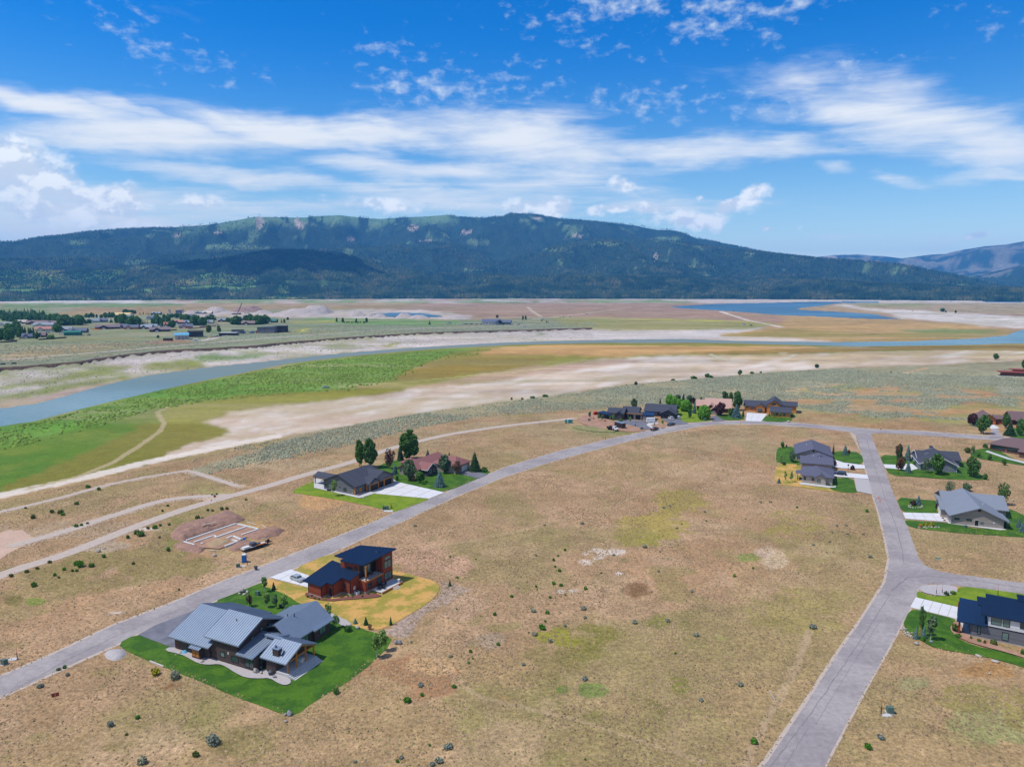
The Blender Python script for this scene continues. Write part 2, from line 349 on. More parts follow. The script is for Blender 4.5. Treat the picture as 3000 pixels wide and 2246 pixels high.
class MB:
    def __init__(s): s.v = []; s.f = []
    def box(s, x0, y0, z0, x1, y1, z1):
        n = len(s.v); s.v += [(x0, y0, z0), (x1, y0, z0), (x1, y1, z0), (x0, y1, z0), (x0, y0, z1), (x1, y0, z1), (x1, y1, z1), (x0, y1, z1)]
        s.f += [(n, n + 3, n + 2, n + 1), (n + 4, n + 5, n + 6, n + 7), (n, n + 1, n + 5, n + 4), (n + 1, n + 2, n + 6, n + 5), (n + 2, n + 3, n + 7, n + 6), (n + 3, n, n + 4, n + 7)]; return s
    def prism(s, poly, axis, a, b):
        """poly: 2d points; axis x: (y,z) extruded a..b, y: (x,z), z: (x,y)"""
        n = len(s.v); k = len(poly)
        f = {'x': lambda p, t: (t, p[0], p[1]), 'y': lambda p, t: (p[0], t, p[1]), 'z': lambda p, t: (p[0], p[1], t)}[axis]
        s.v += [f(p, a) for p in poly] + [f(p, b) for p in poly]
        s.f += [tuple(range(n, n + k))[::-1], tuple(range(n + k, n + 2 * k))]
        s.f += [(n + i, n + (i + 1) % k, n + k + (i + 1) % k, n + k + i) for i in range(k)]; return s
    def slab(s, pts, th):
        n = len(s.v); k = len(pts)
        s.v += [tuple(p) for p in pts] + [(p[0], p[1], p[2] - th) for p in pts]
        s.f += [tuple(range(n, n + k)), tuple(range(n + k, n + 2 * k))[::-1]]
        s.f += [(n + i, n + k + i, n + k + (i + 1) % k, n + (i + 1) % k) for i in range(k)]; return s
    def hull(s, bot, top):
        n = len(s.v); k = len(bot); s.v += list(bot) + list(top)
        s.f += [tuple(range(n, n + k))[::-1], tuple(range(n + k, n + 2 * k))] + [(n + i, n + (i + 1) % k, n + k + (i + 1) % k, n + k + i) for i in range(k)]; return s
    def bar(s, a, b, w, h=None):
        a = Vector(a); b = Vector(b); h = h or w; d = (b - a).normalized(); up = Vector((0, 0, 1)) if abs(d.z) < .95 else Vector((1, 0, 0))
        r = d.cross(up).normalized() * w / 2; u = r.cross(d).normalized() * h / 2
        s.hull([tuple(a + r * i + u * j) for i, j in ((-1, -1), (1, -1), (1, 1), (-1, 1))], [tuple(b + r * i + u * j) for i, j in ((-1, -1), (1, -1), (1, 1), (-1, 1))]); return s
    def cone(s, a, b, r0, r1, n=8):
        a = Vector(a); b = Vector(b); d = (b - a).normalized(); up = Vector((0, 0, 1)) if abs(d.z) < .95 else Vector((1, 0, 0))
        r = d.cross(up).normalized(); u = r.cross(d).normalized(); A = [2 * math.pi * i / n for i in range(n)]
        s.hull([tuple(a + (r * math.cos(t) + u * math.sin(t)) * r0) for t in A], [tuple(b + (r * math.cos(t) + u * math.sin(t)) * r1) for t in A]); return s
    def build(s, name, mt, parent=None, smooth=False):
        me = D_.meshes.new(name); me.from_pydata([tuple(map(float, p)) for p in s.v], [], s.f)
        bm = bmesh.new(); bm.from_mesh(me); bmesh.ops.recalc_face_normals(bm, faces=bm.faces); bm.to_mesh(me); bm.free()
        me.materials.append(MT[mt] if isinstance(mt, str) else mt)
        if smooth: me.polygons.foreach_set('use_smooth', [True] * len(me.polygons))
        return link(D_.objects.new(name, me), parent)
def copy_tree(o, parent=None):
    kids = list(o.children)
    c = o.copy(); COL.objects.link(c)
    if parent is not None: c.parent = parent
    for ch in kids: copy_tree(ch, c)
    return c
# value noise in numpy
def _hash(ix, iy, s):
    h = (ix.astype(np.int64) * 374761393 + iy.astype(np.int64) * 668265263 + s * 974634777) & 0xffffffff
    h = ((h ^ (h >> 13)) * 1274126177) & 0xffffffff
    return ((h ^ (h >> 16)) & 0xffffff) / float(0xffffff)
def vnoise(x, y, s=0):
    ix = np.floor(x); iy = np.floor(y); fx = x - ix; fy = y - iy; fx = fx * fx * (3 - 2 * fx); fy = fy * fy * (3 - 2 * fy)
    a = _hash(ix, iy, s); b = _hash(ix + 1, iy, s); c = _hash(ix, iy + 1, s); d = _hash(ix + 1, iy + 1, s)
    return (a * (1 - fx) + b * fx) * (1 - fy) + (c * (1 - fx) + d * fx) * fy
def fbm(x, y, s=0, o=4):
    t = 0; a = .5; n = 0
    for i in range(o): t = t + a * vnoise(x, y, s + i * 17); n += a; x = x * 2.03 + 5.1; y = y * 2.03 + 1.7; a *= .5
    return t / n
# ------------------------------------------------------------ the lie of the land
C1 = [(-700, 1640), (-300, 1525), (0, 1458), (268, 1400), (579, 1328), (800, 1284), (1027, 1242), (1226, 1208), (1497, 1172), (1859, 1122), (2000, 1112), (2271, 1087), (2497, 1074), (2768, 1065), (3000, 1053), (3300, 1048), (3900, 1044)]
C2 = [(-700, 1420), (-300, 1310), (0, 1248), (100, 1233), (200, 1207), (400, 1158), (520, 1131), (700, 1094), (850, 1064), (1000, 1046), (1200, 1027), (1500, 1010), (1700, 1005), (2000, 1004), (2150, 1006), (2500, 1015), (2800, 1011), (3000, 1006), (3300, 1003), (3900, 1000)]
C3 = [(-700, 1330), (-300, 1255), (0, 1195), (113, 1179), (190, 1159), (289, 1131), (425, 1100), (588, 1077), (768, 1059), (1000, 1034), (1271, 1014), (1497, 1002), (1723, 996), (2000, 992), (2158, 998), (2425, 1002), (2678, 999), (2859, 991), (2949, 982), (2976, 971), (3010, 962), (3200, 958), (3900, 955)]
C4 = [(-700, 1140), (-300, 1105), (0, 1077), (68, 1073), (226, 1059), (362, 1039), (497, 1025), (723, 1014), (1000, 989), (1226, 975), (1542, 966), (1723, 961), (1790, 966), (2000, 967), (2180, 962), (2290, 958), (2600, 955), (3000, 952), (3900, 948)]
Z4 = [(-700, 0), (1700, 0), (1780, -2.4), (2200, -3.6), (2400, -4.6), (3900, -4.6)]
C5 = [(-700, 912), (0, 908), (400, 912), (800, 935), (1300, 940), (1750, 950), (2400, 940), (3900, 930)]
def curve(pts, z):
    A = []; Rr = []
    for (px, py) in pts:
        zz = z if not callable(z) else z(px); p = at(px, py, zz); A.append(math.atan2(p.x, p.y)); Rr.append(math.hypot(p.x, p.y))
    i = np.argsort(A); return np.array(A)[i], np.array(Rr)[i]
z4f = lambda px: float(np.interp(px, [a for a, _ in Z4], [b for _, b in Z4]))
K1 = curve(C1, 0); K2 = curve(C2, -6.0); K3 = curve(C3, -6.0); K4 = curve(C4, z4f); K5 = curve(C5, 0)
A4 = K4[0]; ZZ4 = np.array([z4f(px) for px, _ in C4])
LAKE = [(1960, 897), (2020, 893), (2090, 889), (2407, 882), (2575, 882), (2575, 886), (2475, 887), (2440, 890), (2400, 896), (2335, 902), (2345, 906), (2450, 911), (2560, 918), (2650, 934), (2560, 934), (2480, 930), (2270, 921), (2170, 913), (2090, 908), (1990, 902)]
LAKE2 = [(2881, 882), (3300, 881), (3300, 885), (2881, 885)]
POND = [(1086, 914), (1150, 910), (1230, 911), (1290, 918), (1300, 922), (1230, 926), (1170, 925), (1110, 920)]
def pip(px, py, poly):
    ins = np.zeros(px.shape, bool); xs = [p[0] for p in poly]; ys = [p[1] for p in poly]
    sel = (px >= min(xs)) & (px <= max(xs)) & (py >= min(ys)) & (py <= max(ys))
    if not sel.any(): return ins
    x = px[sel]; y = py[sel]; r = np.zeros(x.shape, bool); j = len(poly) - 1
    for i in range(len(poly)):
        xi, yi = poly[i]; xj, yj = poly[j]
        if yi != yj: r ^= ((yi > y) != (yj > y)) & (x < (xj - xi) * (y - yi) / (yj - yi) + xi)
        j = i
    ins[sel] = r; return ins
def ground_h(x, y):
    x = np.asarray(x, float); y = np.asarray(y, float)
    a = np.arctan2(x, y); r = np.hypot(x, y)
    r1 = np.interp(a, *K1); r2 = np.maximum(np.interp(a, *K2), r1 + 30); r3 = np.maximum(np.interp(a, *K3), r2 + 12); r4 = np.maximum(np.interp(a, *K4), r3 + 40)
    z4 = np.interp(a, A4, ZZ4); r5 = np.maximum(np.interp(a, *K5), r4 + 200)
    wob = (fbm(a * 90, r * 0, 3, 3) - .5)
    h = np.zeros_like(r)
    def seg(ra, rb, za, zb):
        t = np.clip((r - ra) / np.maximum(rb - ra, .1), 0, 1); m = (r >= ra) & (r < rb)
        h[m] = (za + (zb - za) * t)[m] if np.ndim(zb) or np.ndim(za) else (za + (zb - za) * t)[m]
    e1 = r1 - 6 + wob * 6
    seg(e1, e1 + 11, 0, -3.0)
    seg(e1 + 11, r2 - 22, -3.0, -4.4); seg(r2 - 22, r2, -4.4, -6.0); seg(r2, r2 + 5, -6.0, -7.0); seg(r2 + 5, r3 - 4, -7.0, -7.0); seg(r3 - 4, r3, -7.0, -6.0)
    s4 = r4 + wob * 14
    seg(r3, s4 - 5, -6.0, z4 - 3.2 * np.clip((z4 + 4.6) / 4.6, 0, 1)); seg(s4 - 5, s4, z4 - 3.2 * np.clip((z4 + 4.6) / 4.6, 0, 1), z4)
    seg(s4, r5, z4, z4); seg(r5, r5 + 80, z4, np.full_like(z4, -4.6))
    h[r >= r5 + 80] = -4.6
    # micro relief off the near bench
    far = np.clip((r - 700) / 400, 0, 1) * (h > -5.9)
    h = h + (fbm(x / 45, y / 45, 5, 3) - .5) * 1.1 * far
    bk = ((r > r3 + 4) & (r < s4 - 6)); h = h + np.where(bk, (fbm(x / 16, y / 16, 9, 3) - .35) * 1.3 * np.clip((r - r3) / 40, 0, 1), 0)
    px, py = pr_np(x, y, np.full_like(r, -4.6))
    lk = (pip(px, py, LAKE) | pip(px, py, LAKE2)); h = np.where(lk, -7.0, h)
    px, py = pr_np(x, y, np.zeros_like(r)); h = np.where(pip(px, py, POND), -7.0, h)
    return h
def gz(x, y): return float(ground_h(np.array([x]), np.array([y]))[0])
def gp(px, py):
    z = 0.0
    for i in range(10):
        p = at(px, py, z); h = gz(p.x, p.y)
        if abs(h - z) < .02: break
        z = z + (h - z) * (.9 if i < 4 else .5)
    p.z = h; return p
fl = np.array
# polar tessellation round the spot below the camera, finer towards it
azs = np.concatenate([np.linspace(-75, -43, 26), np.arange(-42.5, 42.51, 0.108), np.linspace(43, 75, 26)]) * math.pi / 180
rows = list(np.arange(2330, 1010, -3.0)) + list(np.arange(1010, 866, -1.25))
rs = [0.5, 20, 45, 70, 85, 92, 98] + [at(CX, p).y for p in rows]
rs = [r for i, r in enumerate(rs) if i < 7 or r > 99]
while rs[-1] < 7000: rs.append(rs[-1] * 1.06)
rs = np.array(rs)
AA, RR = np.meshgrid(azs, rs); GX = RR * np.sin(AA); GY = RR * np.cos(AA); GH = ground_h(GX.ravel(), GY.ravel()).reshape(GX.shape)
gx, gy, gh = GX.ravel(), GY.ravel(), GH.ravel()
PX, PY = pr_np(gx, gy, gh)
# ---- land cover
lin = lambda c: np.array(C(*c)[:3])
col = np.tile(lin((176, 148, 118)), (len(gx), 1)); mot = np.ones(len(gx))
na = fbm(gx / 14, gy / 14, 21, 4); nb = fbm(gx / 60, gy / 60, 31, 4); ncc = fbm(gx / 3.5, gy / 3.5, 41, 3)
nfar = fbm(gx / 90, gy / 30, 51, 4)
jx = PX + (fbm(gx / 9, gy / 9, 61, 3) - .5) * 26; jy = PY + (fbm(gx / 9, gy / 9, 71, 3) - .5) * 9
jxf = PX + (fbm(PX / 30, PY / 6, 81, 3) - .5) * 50; jyf = PY + (fbm(PX / 40, PY / 5, 91, 3) - .5) * 5
def lay(w, c, m=None):
    global col, mot
    w = np.clip(w, 0, 1)[:, None]; col = col * (1 - w) + lin(c) * w
    if m is not None: mot = mot * (1 - w[:, 0]) + m * w[:, 0]
def ss(v, a, b): t = np.clip((v - a) / (b - a), 0, 1); return t * t * (3 - 2 * t)
def P(poly, c, w=1.0, m=None, far=False, k=None):
    i = pip(jxf if far else jx, jyf if far else jy, poly).astype(float) * w
    if k is not None: i = i * k
    lay(i, c, m)
def blob(px, py, rx, ry, c, w=.78, th=None):
    q = ((PX - px) / rx) ** 2 + ((PY - py) / ry) ** 2 + (na - .5) * 3.6 + (ncc - .5) * 2.6 + (nb - .5) * 2
    lay(w * ss(-q, -1.25, -.35), c)
c1y = np.interp(PX, [p[0] for p in C1], [p[1] for p in C1]); c2y = np.interp(PX, [p[0] for p in C2], [p[1] for p in C2])
c3y = np.interp(PX, [p[0] for p in C3], [p[1] for p in C3]); c4y = np.interp(PX, [p[0] for p in C4], [p[1] for p in C4])
# dry grass field mottling
lay(ss(na, .52, .68) * .6, (158, 132, 100)); lay(ss(nb, .5, .66) * .55, (170, 150, 108)); lay(ss(1 - na, .55, .7) * .5, (190, 160, 130)); lay(ss(1 - nb, .56, .72) * .5, (182, 146, 114))
lay(ss(fbm(gx / 30, gy / 30, 101, 4), .58, .70) * .6, (150, 142, 96)); lay(ss(fbm(gx / 8, gy / 8, 111, 3), .66, .78) * .5, (140, 136, 84)); lay(ss(fbm(gx / 22, gy / 22, 121, 4), .62, .74) * .5, (196, 168, 140))
lay((PX > 2150) * ss(PY, 1500, 1700) * .35, (172, 150, 112))
for b in [(1700, 1890, 130, 50, (128, 126, 62)), (1560, 1930, 130, 60, (142, 130, 86)), (1640, 1870, 60, 25, (150, 150, 60)), (1995, 2010, 45, 32, (128, 130, 62)), (1925, 2045, 45, 40, (118, 118, 62)), (1740, 2020, 40, 22, (112, 138, 70)), (1650, 2020, 20, 14, (106, 134, 60)),
          (1790, 2130, 90, 45, (132, 130, 76)), (2095, 1905, 50, 30, (138, 138, 84)), (2110, 1870, 25, 14, (140, 160, 80)), (1930, 1820, 40, 20, (132, 132, 74)), (2350, 1800, 160, 60, (160, 148, 96)), (1930, 1545, 90, 40, (168, 156, 78)), (1990, 1465, 60, 30, (164, 154, 76)), (2330, 1550, 90, 40, (160, 150, 84)),
          (1860, 1575, 60, 20, (150, 146, 74)), (2190, 1632, 30, 10, (128, 146, 76)), (1860, 1730, 40, 20, (128, 96, 66)), (2900, 2130, 110, 70, (156, 160, 108)), (2900, 1960, 140, 30, (172, 132, 84)), (2860, 2040, 100, 40, (146, 138, 82)), (2980, 2050, 40, 60, (150, 140, 84)), (2690, 2000, 60, 20, (150, 152, 110)),
          (100, 1760, 25, 10, (122, 146, 60)), (40, 1758, 25, 14, (116, 112, 62)), (420, 1640, 180, 40, (140, 132, 84)), (240, 1690, 120, 40, (144, 132, 88)), (560, 1560, 100, 50, (136, 136, 80)), (620, 1430, 60, 20, (168, 164, 110)), (520, 2010, 50, 20, (120, 84, 62)), (330, 2170, 90, 60, (146, 132, 90)), (760, 2180, 120, 60, (140, 130, 86)),
          (1150, 1990, 160, 60, (170, 130, 98)), (1260, 1950, 60, 22, (206, 172, 130)), (1180, 1700, 120, 40, (178, 146, 124)), (1250, 1640, 110, 30, (196, 160, 138)), (1500, 2050, 60, 30, (196, 152, 112)), (740, 1540, 60, 14, (200, 162, 112)), (950, 1470, 60, 16, (198, 158, 112)), (1050, 1530, 110, 30, (184, 158, 112)), (1700, 1260, 80, 12, (120, 148, 74)), (1780, 1270, 70, 10, (126, 150, 78)), (1740, 1262, 90, 10, (122, 150, 76)),
          (1350, 1770, 60, 40, (190, 160, 138)), (320, 1600, 70, 14, (182, 166, 148)), (2270, 1636, 30, 24, (206, 186, 160)), (2240, 1615, 22, 16, (196, 176, 158)), (800, 1360, 200, 20, (186, 168, 138)), (250, 1550, 200, 26, (176, 156, 132)), (2450, 1600, 60, 40, (178, 160, 120)), (1450, 1880, 70, 22, (172, 156, 138))]:
    blob(*b)
for b in [(1760, 1625, 52, 18), (1730, 1645, 40, 14), (1810, 1612, 36, 10), (1660, 1735, 30, 12), (1810, 1680, 20, 6), (450, 1550, 50, 6), (340, 1795, 40, 6)]:
    q = ((PX - b[0]) / b[2]) ** 2 + ((PY - b[1]) / b[3]) ** 2; lay(.85 * ss(ncc + .25 * (1 - q), .58, .68) * (q < 1.4), (216, 206, 200))
# bench beyond the road: sage
P([(900, 1262), (1030, 1244), (1226, 1210), (1497, 1174), (1859, 1124), (2271, 1089), (2497, 1076), (2768, 1067), (3000, 1055), (3400, 1050), (3400, 1190), (2900, 1150), (2600, 1100), (2480, 1120), (2380, 1135), (2190, 1158), (2190, 1180), (1960, 1175), (1860, 1190), (1700, 1200), (1560, 1190), (1400, 1220), (1240, 1250), (1000, 1300), (800, 1340), (560, 1400), (540, 1380), (800, 1300)], (152, 156, 132), .85)
P([(2190, 1160), (2400, 1138), (2520, 1118), (2640, 1105), (2900, 1150), (3300, 1170), (3300, 1290), (2700, 1262), (2340, 1240), (2340, 1190)], (190, 150, 110), .8)
P([(2190, 1168), (2420, 1130), (2560, 1115), (2610, 1112), (2560, 1128), (2400, 1150), (2260, 1170)], (140, 150, 84), .8)
lay(ss(fbm(gx / 18, gy / 14, 131, 5), .47, .54) * pip(PX, PY, [(2250, 1140), (2640, 1100), (3300, 1130), (3300, 1235), (2560, 1222), (2300, 1200)]) * .85, (160, 160, 146))
lay(ss(fbm(gx / 36, gy / 30, 141, 5), .54, .62) * pip(PX, PY, [(2250, 1150), (2640, 1110), (3300, 1150), (3300, 1260), (2560, 1240), (2300, 1220)]) * .8, (146, 154, 92))
lay(ss(fbm(gx / 20, gy / 24, 151, 4), .5, .64) * ((PY < 1330) & (PY > c1y)) * .5, (166, 156, 124))
P([(0, 1560), (60, 1548), (100, 1575), (70, 1598), (0, 1635), (-300, 1700), (-300, 1600)], (206, 180, 166), 1, .3)
# reservoir flats
fl_ = ((PY < c1y - 1) & (PY > c2y - 4)).astype(float)
lay(fl_, (140, 132, 58), .7)
lay(fl_ * ss(nb, .45, .62) * .6, (126, 134, 50))
lay(fl_ * (PX < 620) * ss(620 - PX, 0, 260) * .9, (98, 132, 44)); lay(fl_ * (PX < 500) * ss(nb, .5, .6) * .6, (84, 124, 40)); lay(fl_ * (PX < 560) * ss(na, .55, .7) * .5, (130, 140, 56))
P([(0, 1425), (160, 1365), (330, 1290), (420, 1240), (480, 1240), (560, 1240), (600, 1290), (520, 1330), (300, 1385), (0, 1452)], (138, 126, 56), .75, far=True)
P([(-100, 1265), (100, 1236), (200, 1210), (400, 1160), (520, 1134), (700, 1097), (850, 1068), (1000, 1049), (1200, 1030), (1420, 1017), (1330, 1032), (1270, 1052), (1190, 1085), (1160, 1110), (1000, 1140), (850, 1150), (700, 1160), (450, 1192), (250, 1250), (0, 1310)], (104, 150, 56), .9, far=True)
P([(-100, 1265), (100, 1236), (200, 1210), (400, 1160), (520, 1134), (430, 1172), (200, 1238), (0, 1280)], (92, 134, 52), .7, far=True)
P([(480, 1186), (700, 1166), (1000, 1150), (1200, 1130), (1500, 1080), (1640, 1050), (1760, 1046), (1560, 1086), (1500, 1108), (1362, 1126), (1203, 1136), (1000, 1165), (700, 1196), (560, 1240), (480, 1240)], (150, 148, 54), .8, far=True)
P([(1130, 1110), (1260, 1060), (1420, 1040), (1640, 1050), (1560, 1070), (1400, 1090), (1200, 1120)], (150, 126, 56), .85, far=True)
P([(1380, 1038), (1440, 1020), (1600, 1010), (2400, 1016), (2420, 1030), (2000, 1036), (1800, 1044), (1620, 1040)], (204, 160, 102), .95, .5, far=True)
P([(2000, 1032), (2400, 1018), (3300, 1006), (3300, 1034), (2768, 1022), (2500, 1028), (2300, 1036), (2100, 1036)], (156, 128, 66), .9, .6, far=True)
P([(2400, 1020), (2600, 1016), (3200, 1010), (3200, 1016), (2600, 1024)], (132, 104, 50), .7, far=True)
SAND = [(597, 1236), (678, 1204), (814, 1190), (1000, 1168), (1136, 1152), (1203, 1138), (1362, 1129), (1520, 1107), (1565, 1084), (1769, 1050), (2000, 1042), (2271, 1040), (2497, 1031), (2768, 1026), (3300, 1032)] + [(x, y + 1) for x, y in C1[::-1] if 579 <= x <= 3300] + [(440, 1352), (543, 1304), (690, 1266)]
P(SAND, (214, 194, 174), .95, .35, far=True)
P([(2100, 1042), (2497, 1032), (2768, 1027), (3300, 1033), (3300, 1050), (2768, 1058), (2400, 1066), (2250, 1060)], (196, 172, 128), .75, .4, far=True)
sandm = pip(jxf, jyf, SAND).astype(float)
lay(sandm * ss(fbm(PX / 70 + PY / 40, (PY + PX * .17) / 7, 161, 4), .5, .62) * .6, (196, 170, 144)); lay(sandm * ss(fbm(PX / 90, (PY + PX * .17) / 5, 171, 4), .55, .68) * .8, (232, 222, 214))
lay(sandm * ss(fbm(PX / 60, (PY + PX * .15) / 6, 181, 4), .62, .72) * .6, (178, 160, 104))
P([(1180, 1140), (1400, 1096), (1560, 1072), (1800, 1052), (1900, 1056), (1700, 1080), (1560, 1096), (1500, 1112), (1300, 1132)], (188, 156, 134), .8, far=True)
# far bank of the river
bank = ((PY < c3y + 2) & (PY > c4y)).astype(float) * (PX < 2460)
lay(bank, (206, 194, 186), .8); lay(bank * ss(ncc, .6, .75) * .5, (170, 156, 148))
lay(bank * (PX < 1100) * ss(fbm(gx / 30, gy / 22, 191, 4), .54, .62) * .75, (142, 150, 84)); lay(bank * ss(fbm(gx / 50, gy / 16, 201, 3), .62, .7) * .4, (186, 176, 140))
for pg, cc in [([(0, 1130), (120, 1112), (300, 1075), (400, 1072), (300, 1098), (160, 1122), (0, 1142)], (134, 142, 62)), ([(410, 1078), (440, 1062), (540, 1050), (600, 1060), (590, 1078), (500, 1082), (420, 1085)], (140, 146, 60)), ([(560, 1045), (600, 1036), (700, 1040), (800, 1032), (806, 1036), (700, 1052), (590, 1058)], (110, 140, 62)),
               ([(0, 1160), (150, 1130), (300, 1106), (385, 1098), (380, 1106), (200, 1146), (0, 1172)], (134, 142, 68)), ([(120, 1010), (170, 1000), (175, 1014), (130, 1014)], (120, 140, 60)), ([(1120, 1012), (1170, 1002), (1175, 1008), (1140, 1016)], (150, 146, 60)), ([(1565, 978), (1580, 972), (1588, 978), (1572, 981)], (110, 140, 60))]:
    P(pg, cc, .95, far=True)
P([(-300, 1245), (0, 1176), (110, 1160), (260, 1128), (340, 1118), (289, 1131), (190, 1159), (113, 1179), (0, 1197), (-300, 1260)], (190, 166, 152), 1, .3, far=True)
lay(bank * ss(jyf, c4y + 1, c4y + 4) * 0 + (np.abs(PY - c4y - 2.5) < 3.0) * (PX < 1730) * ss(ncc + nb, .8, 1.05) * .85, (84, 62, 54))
# peninsula and plains beyond
pen = ((PY < c3y + 1) & (PY > 905) & (PX > 1700)).astype(float)
P([(2090, 985), (2180, 962), (2290, 958), (2110, 925), (2250, 922), (2480, 932), (2640, 937), (2800, 948), (2900, 958), (2980, 970), (2950, 982), (2859, 991), (2678, 999), (2440, 1002), (2300, 996), (2160, 986)], (186, 152, 100), 1, .5, far=True)
P([(2100, 984), (2300, 962), (2560, 975), (2860, 975), (2960, 972), (2940, 982), (2780, 990), (2540, 984), (2300, 990)], (154, 138, 70), .8, far=True)
P([(2620, 966), (2760, 962), (2930, 968), (2880, 976), (2700, 976)], (112, 138, 74), .8, far=True)
P([(2440, 1003), (2200, 998), (2560, 991), (2800, 990), (2860, 990), (2700, 999)], (160, 140, 76), .5, far=True)
P([(2000, 992), (2060, 986), (2300, 988), (2430, 1001), (2380, 1003), (2160, 1000)], (206, 192, 180), 1, .6, far=True)
P([(1760, 996), (1730, 970), (1790, 968), (2000, 967), (2180, 960), (2245, 958), (2180, 970), (2110, 980), (2120, 990), (2000, 993)], (206, 196, 188), 1, .8, far=True)
terr = ((PY < c4y) & (PY > 902)).astype(float) * (PX < 1800)
lay(terr * (jyf > 905), (136, 142, 108), .9); lay(terr * ss(nfar, .52, .62) * .6, (150, 138, 98)); lay(terr * ss(1 - nfar, .55, .66) * .6, (112, 134, 82))
lay(terr * (np.abs(PY - c4y + 8) < 8) * .6, (140, 146, 120)); lay(terr * ss(fbm(gx / 200, gy / 60, 211, 3), .55, .65) * .6, (142, 152, 130))
P([(0, 1035), (300, 1005), (420, 1010), (200, 1035), (0, 1055)], (168, 142, 104), .7, far=True)
P([(430, 1000), (560, 990), (560, 1002), (440, 1008)], (160, 120, 98), .9, far=True)
P([(890, 935), (960, 928), (1120, 925), (1200, 930), (1320, 934), (1370, 948), (1240, 955), (1000, 950)], (104, 146, 78), .85, far=True)
P([(860, 966), (905, 962), (900, 972), (860, 974)], (196, 190, 60), .9, far=True); P([(840, 942), (990, 938), (990, 944), (860, 948)], (176, 176, 60), .7, far=True)
P([(280, 950), (420, 944), (430, 958), (300, 965)], (158, 134, 86), .8, far=True)
P([(1630, 925), (2000, 925), (2290, 950), (2180, 964), (1760, 968), (1640, 950)], (152, 150, 84), .9, far=True); P([(1700, 925), (2260, 941), (2250, 946), (1700, 930)], (188, 184, 60), .8, far=True)
plain = (PY < 930) & (PY > 878)
lay(plain * (jyf < 926) * (PX > 1250) * (jyf < 900 + np.clip((PX - 1250), 0, 60) * .5), (166, 136, 112), .5)
P([(1250, 890), (1960, 893), (2010, 900), (2190, 914), (2300, 930), (2290, 946), (2100, 938), (1640, 928), (1400, 936), (1100, 905), (950, 895)], (164, 134, 112), .95, .5, far=True)
P([(2000, 905), (2190, 915), (2300, 930), (2290, 950), (2200, 935), (2000, 925)], (170, 136, 112), .8, far=True)
P([(2320, 904), (2450, 890), (2650, 905), (2640, 925), (2450, 912)], (178, 152, 112), .9, far=True)
P([(2440, 893), (2600, 884), (3300, 884), (3300, 930), (3000, 922), (2768, 912), (2600, 900)], (170, 152, 118), .9, far=True); P([(2450, 889), (2700, 888), (2720, 898), (2560, 898)], (146, 148, 92), .8, far=True)
P([(2438, 890), (2500, 896), (2565, 906), (2660, 907), (2768, 914), (3000, 927), (3300, 935), (3300, 970), (3000, 965), (2972, 959), (2859, 951), (2740, 940), (2633, 932), (2619, 922), (2500, 902)], (212, 202, 192), 1, .6, far=True)
P([(0, 888), (500, 886), (560, 895), (0, 905)], (116, 140, 82), .95, far=True); P([(250, 900), (600, 898), (900, 896), (1250, 892), (1100, 905), (600, 908), (430, 922), (130, 925)], (160, 134, 92), .95, far=True)
P([(-300, 905), (130, 900), (150, 930), (0, 960), (-300, 970)], (120, 140, 84), .8, far=True)
P([(520, 916), (640, 912), (760, 915), (830, 916), (950, 912), (1080, 906), (1240, 907), (1300, 912), (1385, 928), (1300, 934), (1180, 934), (900, 930), (760, 929), (560, 927)], (202, 188, 180), .95, .3, far=True); lay(pip(PX, PY, [(500, 900), (1400, 900), (1400, 940), (500, 940)]) * ss(fbm(PX / 26, PY / 3.2, 231, 3), .56, .64) * .7, (160, 142, 112))
shore = ((PY < 888) & (PY > 868)).astype(float)
lay(shore * (PX < 2050) * ss(fbm(PX / 90, PY / 2.5, 225, 3), .42, .55), (200, 188, 178), .55); lay(shore * ss(fbm(PX / 60, PY / 3, 221, 3), .47, .56) * .85, (126, 148, 88)); lay(shore * (PX < 420) * .9, (208, 198, 188))
lay(shore * (PX > 2050) * .9, (204, 190, 178))
lay((PY < 873) * 1.0, (70, 96, 60))
NC = len(azs); NRr = len(rs)
cg = col.reshape(NRr, NC, 3); fz_ = (ss(rs, 260, 520) * .85)[:, None, None]
for _ in range(6):
    bl = cg.copy(); bl[1:-1, 1:-1] = (cg[1:-1, 1:-1] * 4 + cg[:-2, 1:-1] + cg[2:, 1:-1] + 2 * cg[1:-1, :-2] + 2 * cg[1:-1, 2:]) / 10; cg = cg * (1 - fz_) + bl * fz_
col = cg.reshape(-1, 3)
# beaten tracks
def polydist(pts):
    d = np.full(len(gx), 1e9); W3 = [gp(*p) for p in pts]
    for a, b in zip(W3[:-1], W3[1:]):
        bx, by = b.x - a.x, b.y - a.y; L = bx * bx + by * by + 1e-6
        t = np.clip(((gx - a.x) * bx + (gy - a.y) * by) / L, 0, 1); d = np.minimum(d, np.hypot(gx - a.x - bx * t, gy - a.y - by * t))
    return d
def line(pts, w, c, k=.9, m=.3, fade=1.6):
    d = polydist(pts) + (ncc - .5) * w * .5; lay(k * (1 - ss(d, w * .5, w * .5 * fade)), c, m)
line([(-300, 1545), (0, 1500), (181, 1457), (325, 1417), (542, 1379), (597, 1392), (705, 1424)], 3.2, (204, 184, 166))
line([(72, 1590), (217, 1547), (362, 1500), (470, 1468), (579, 1455), (640, 1458)], 4.5, (206, 186, 172))
line([(-300, 1515), (0, 1452), (128, 1424), (268, 1394), (420, 1356), (579, 1322), (700, 1298), (800, 1280)], 7, (232, 218, 204))
line([(80, 1432), (231, 1395), (330, 1355), (409, 1305), (470, 1262), (481, 1240), (470, 1222), (461, 1206), (497, 1190), (556, 1179)], 2.4, (186, 168, 128), .85)
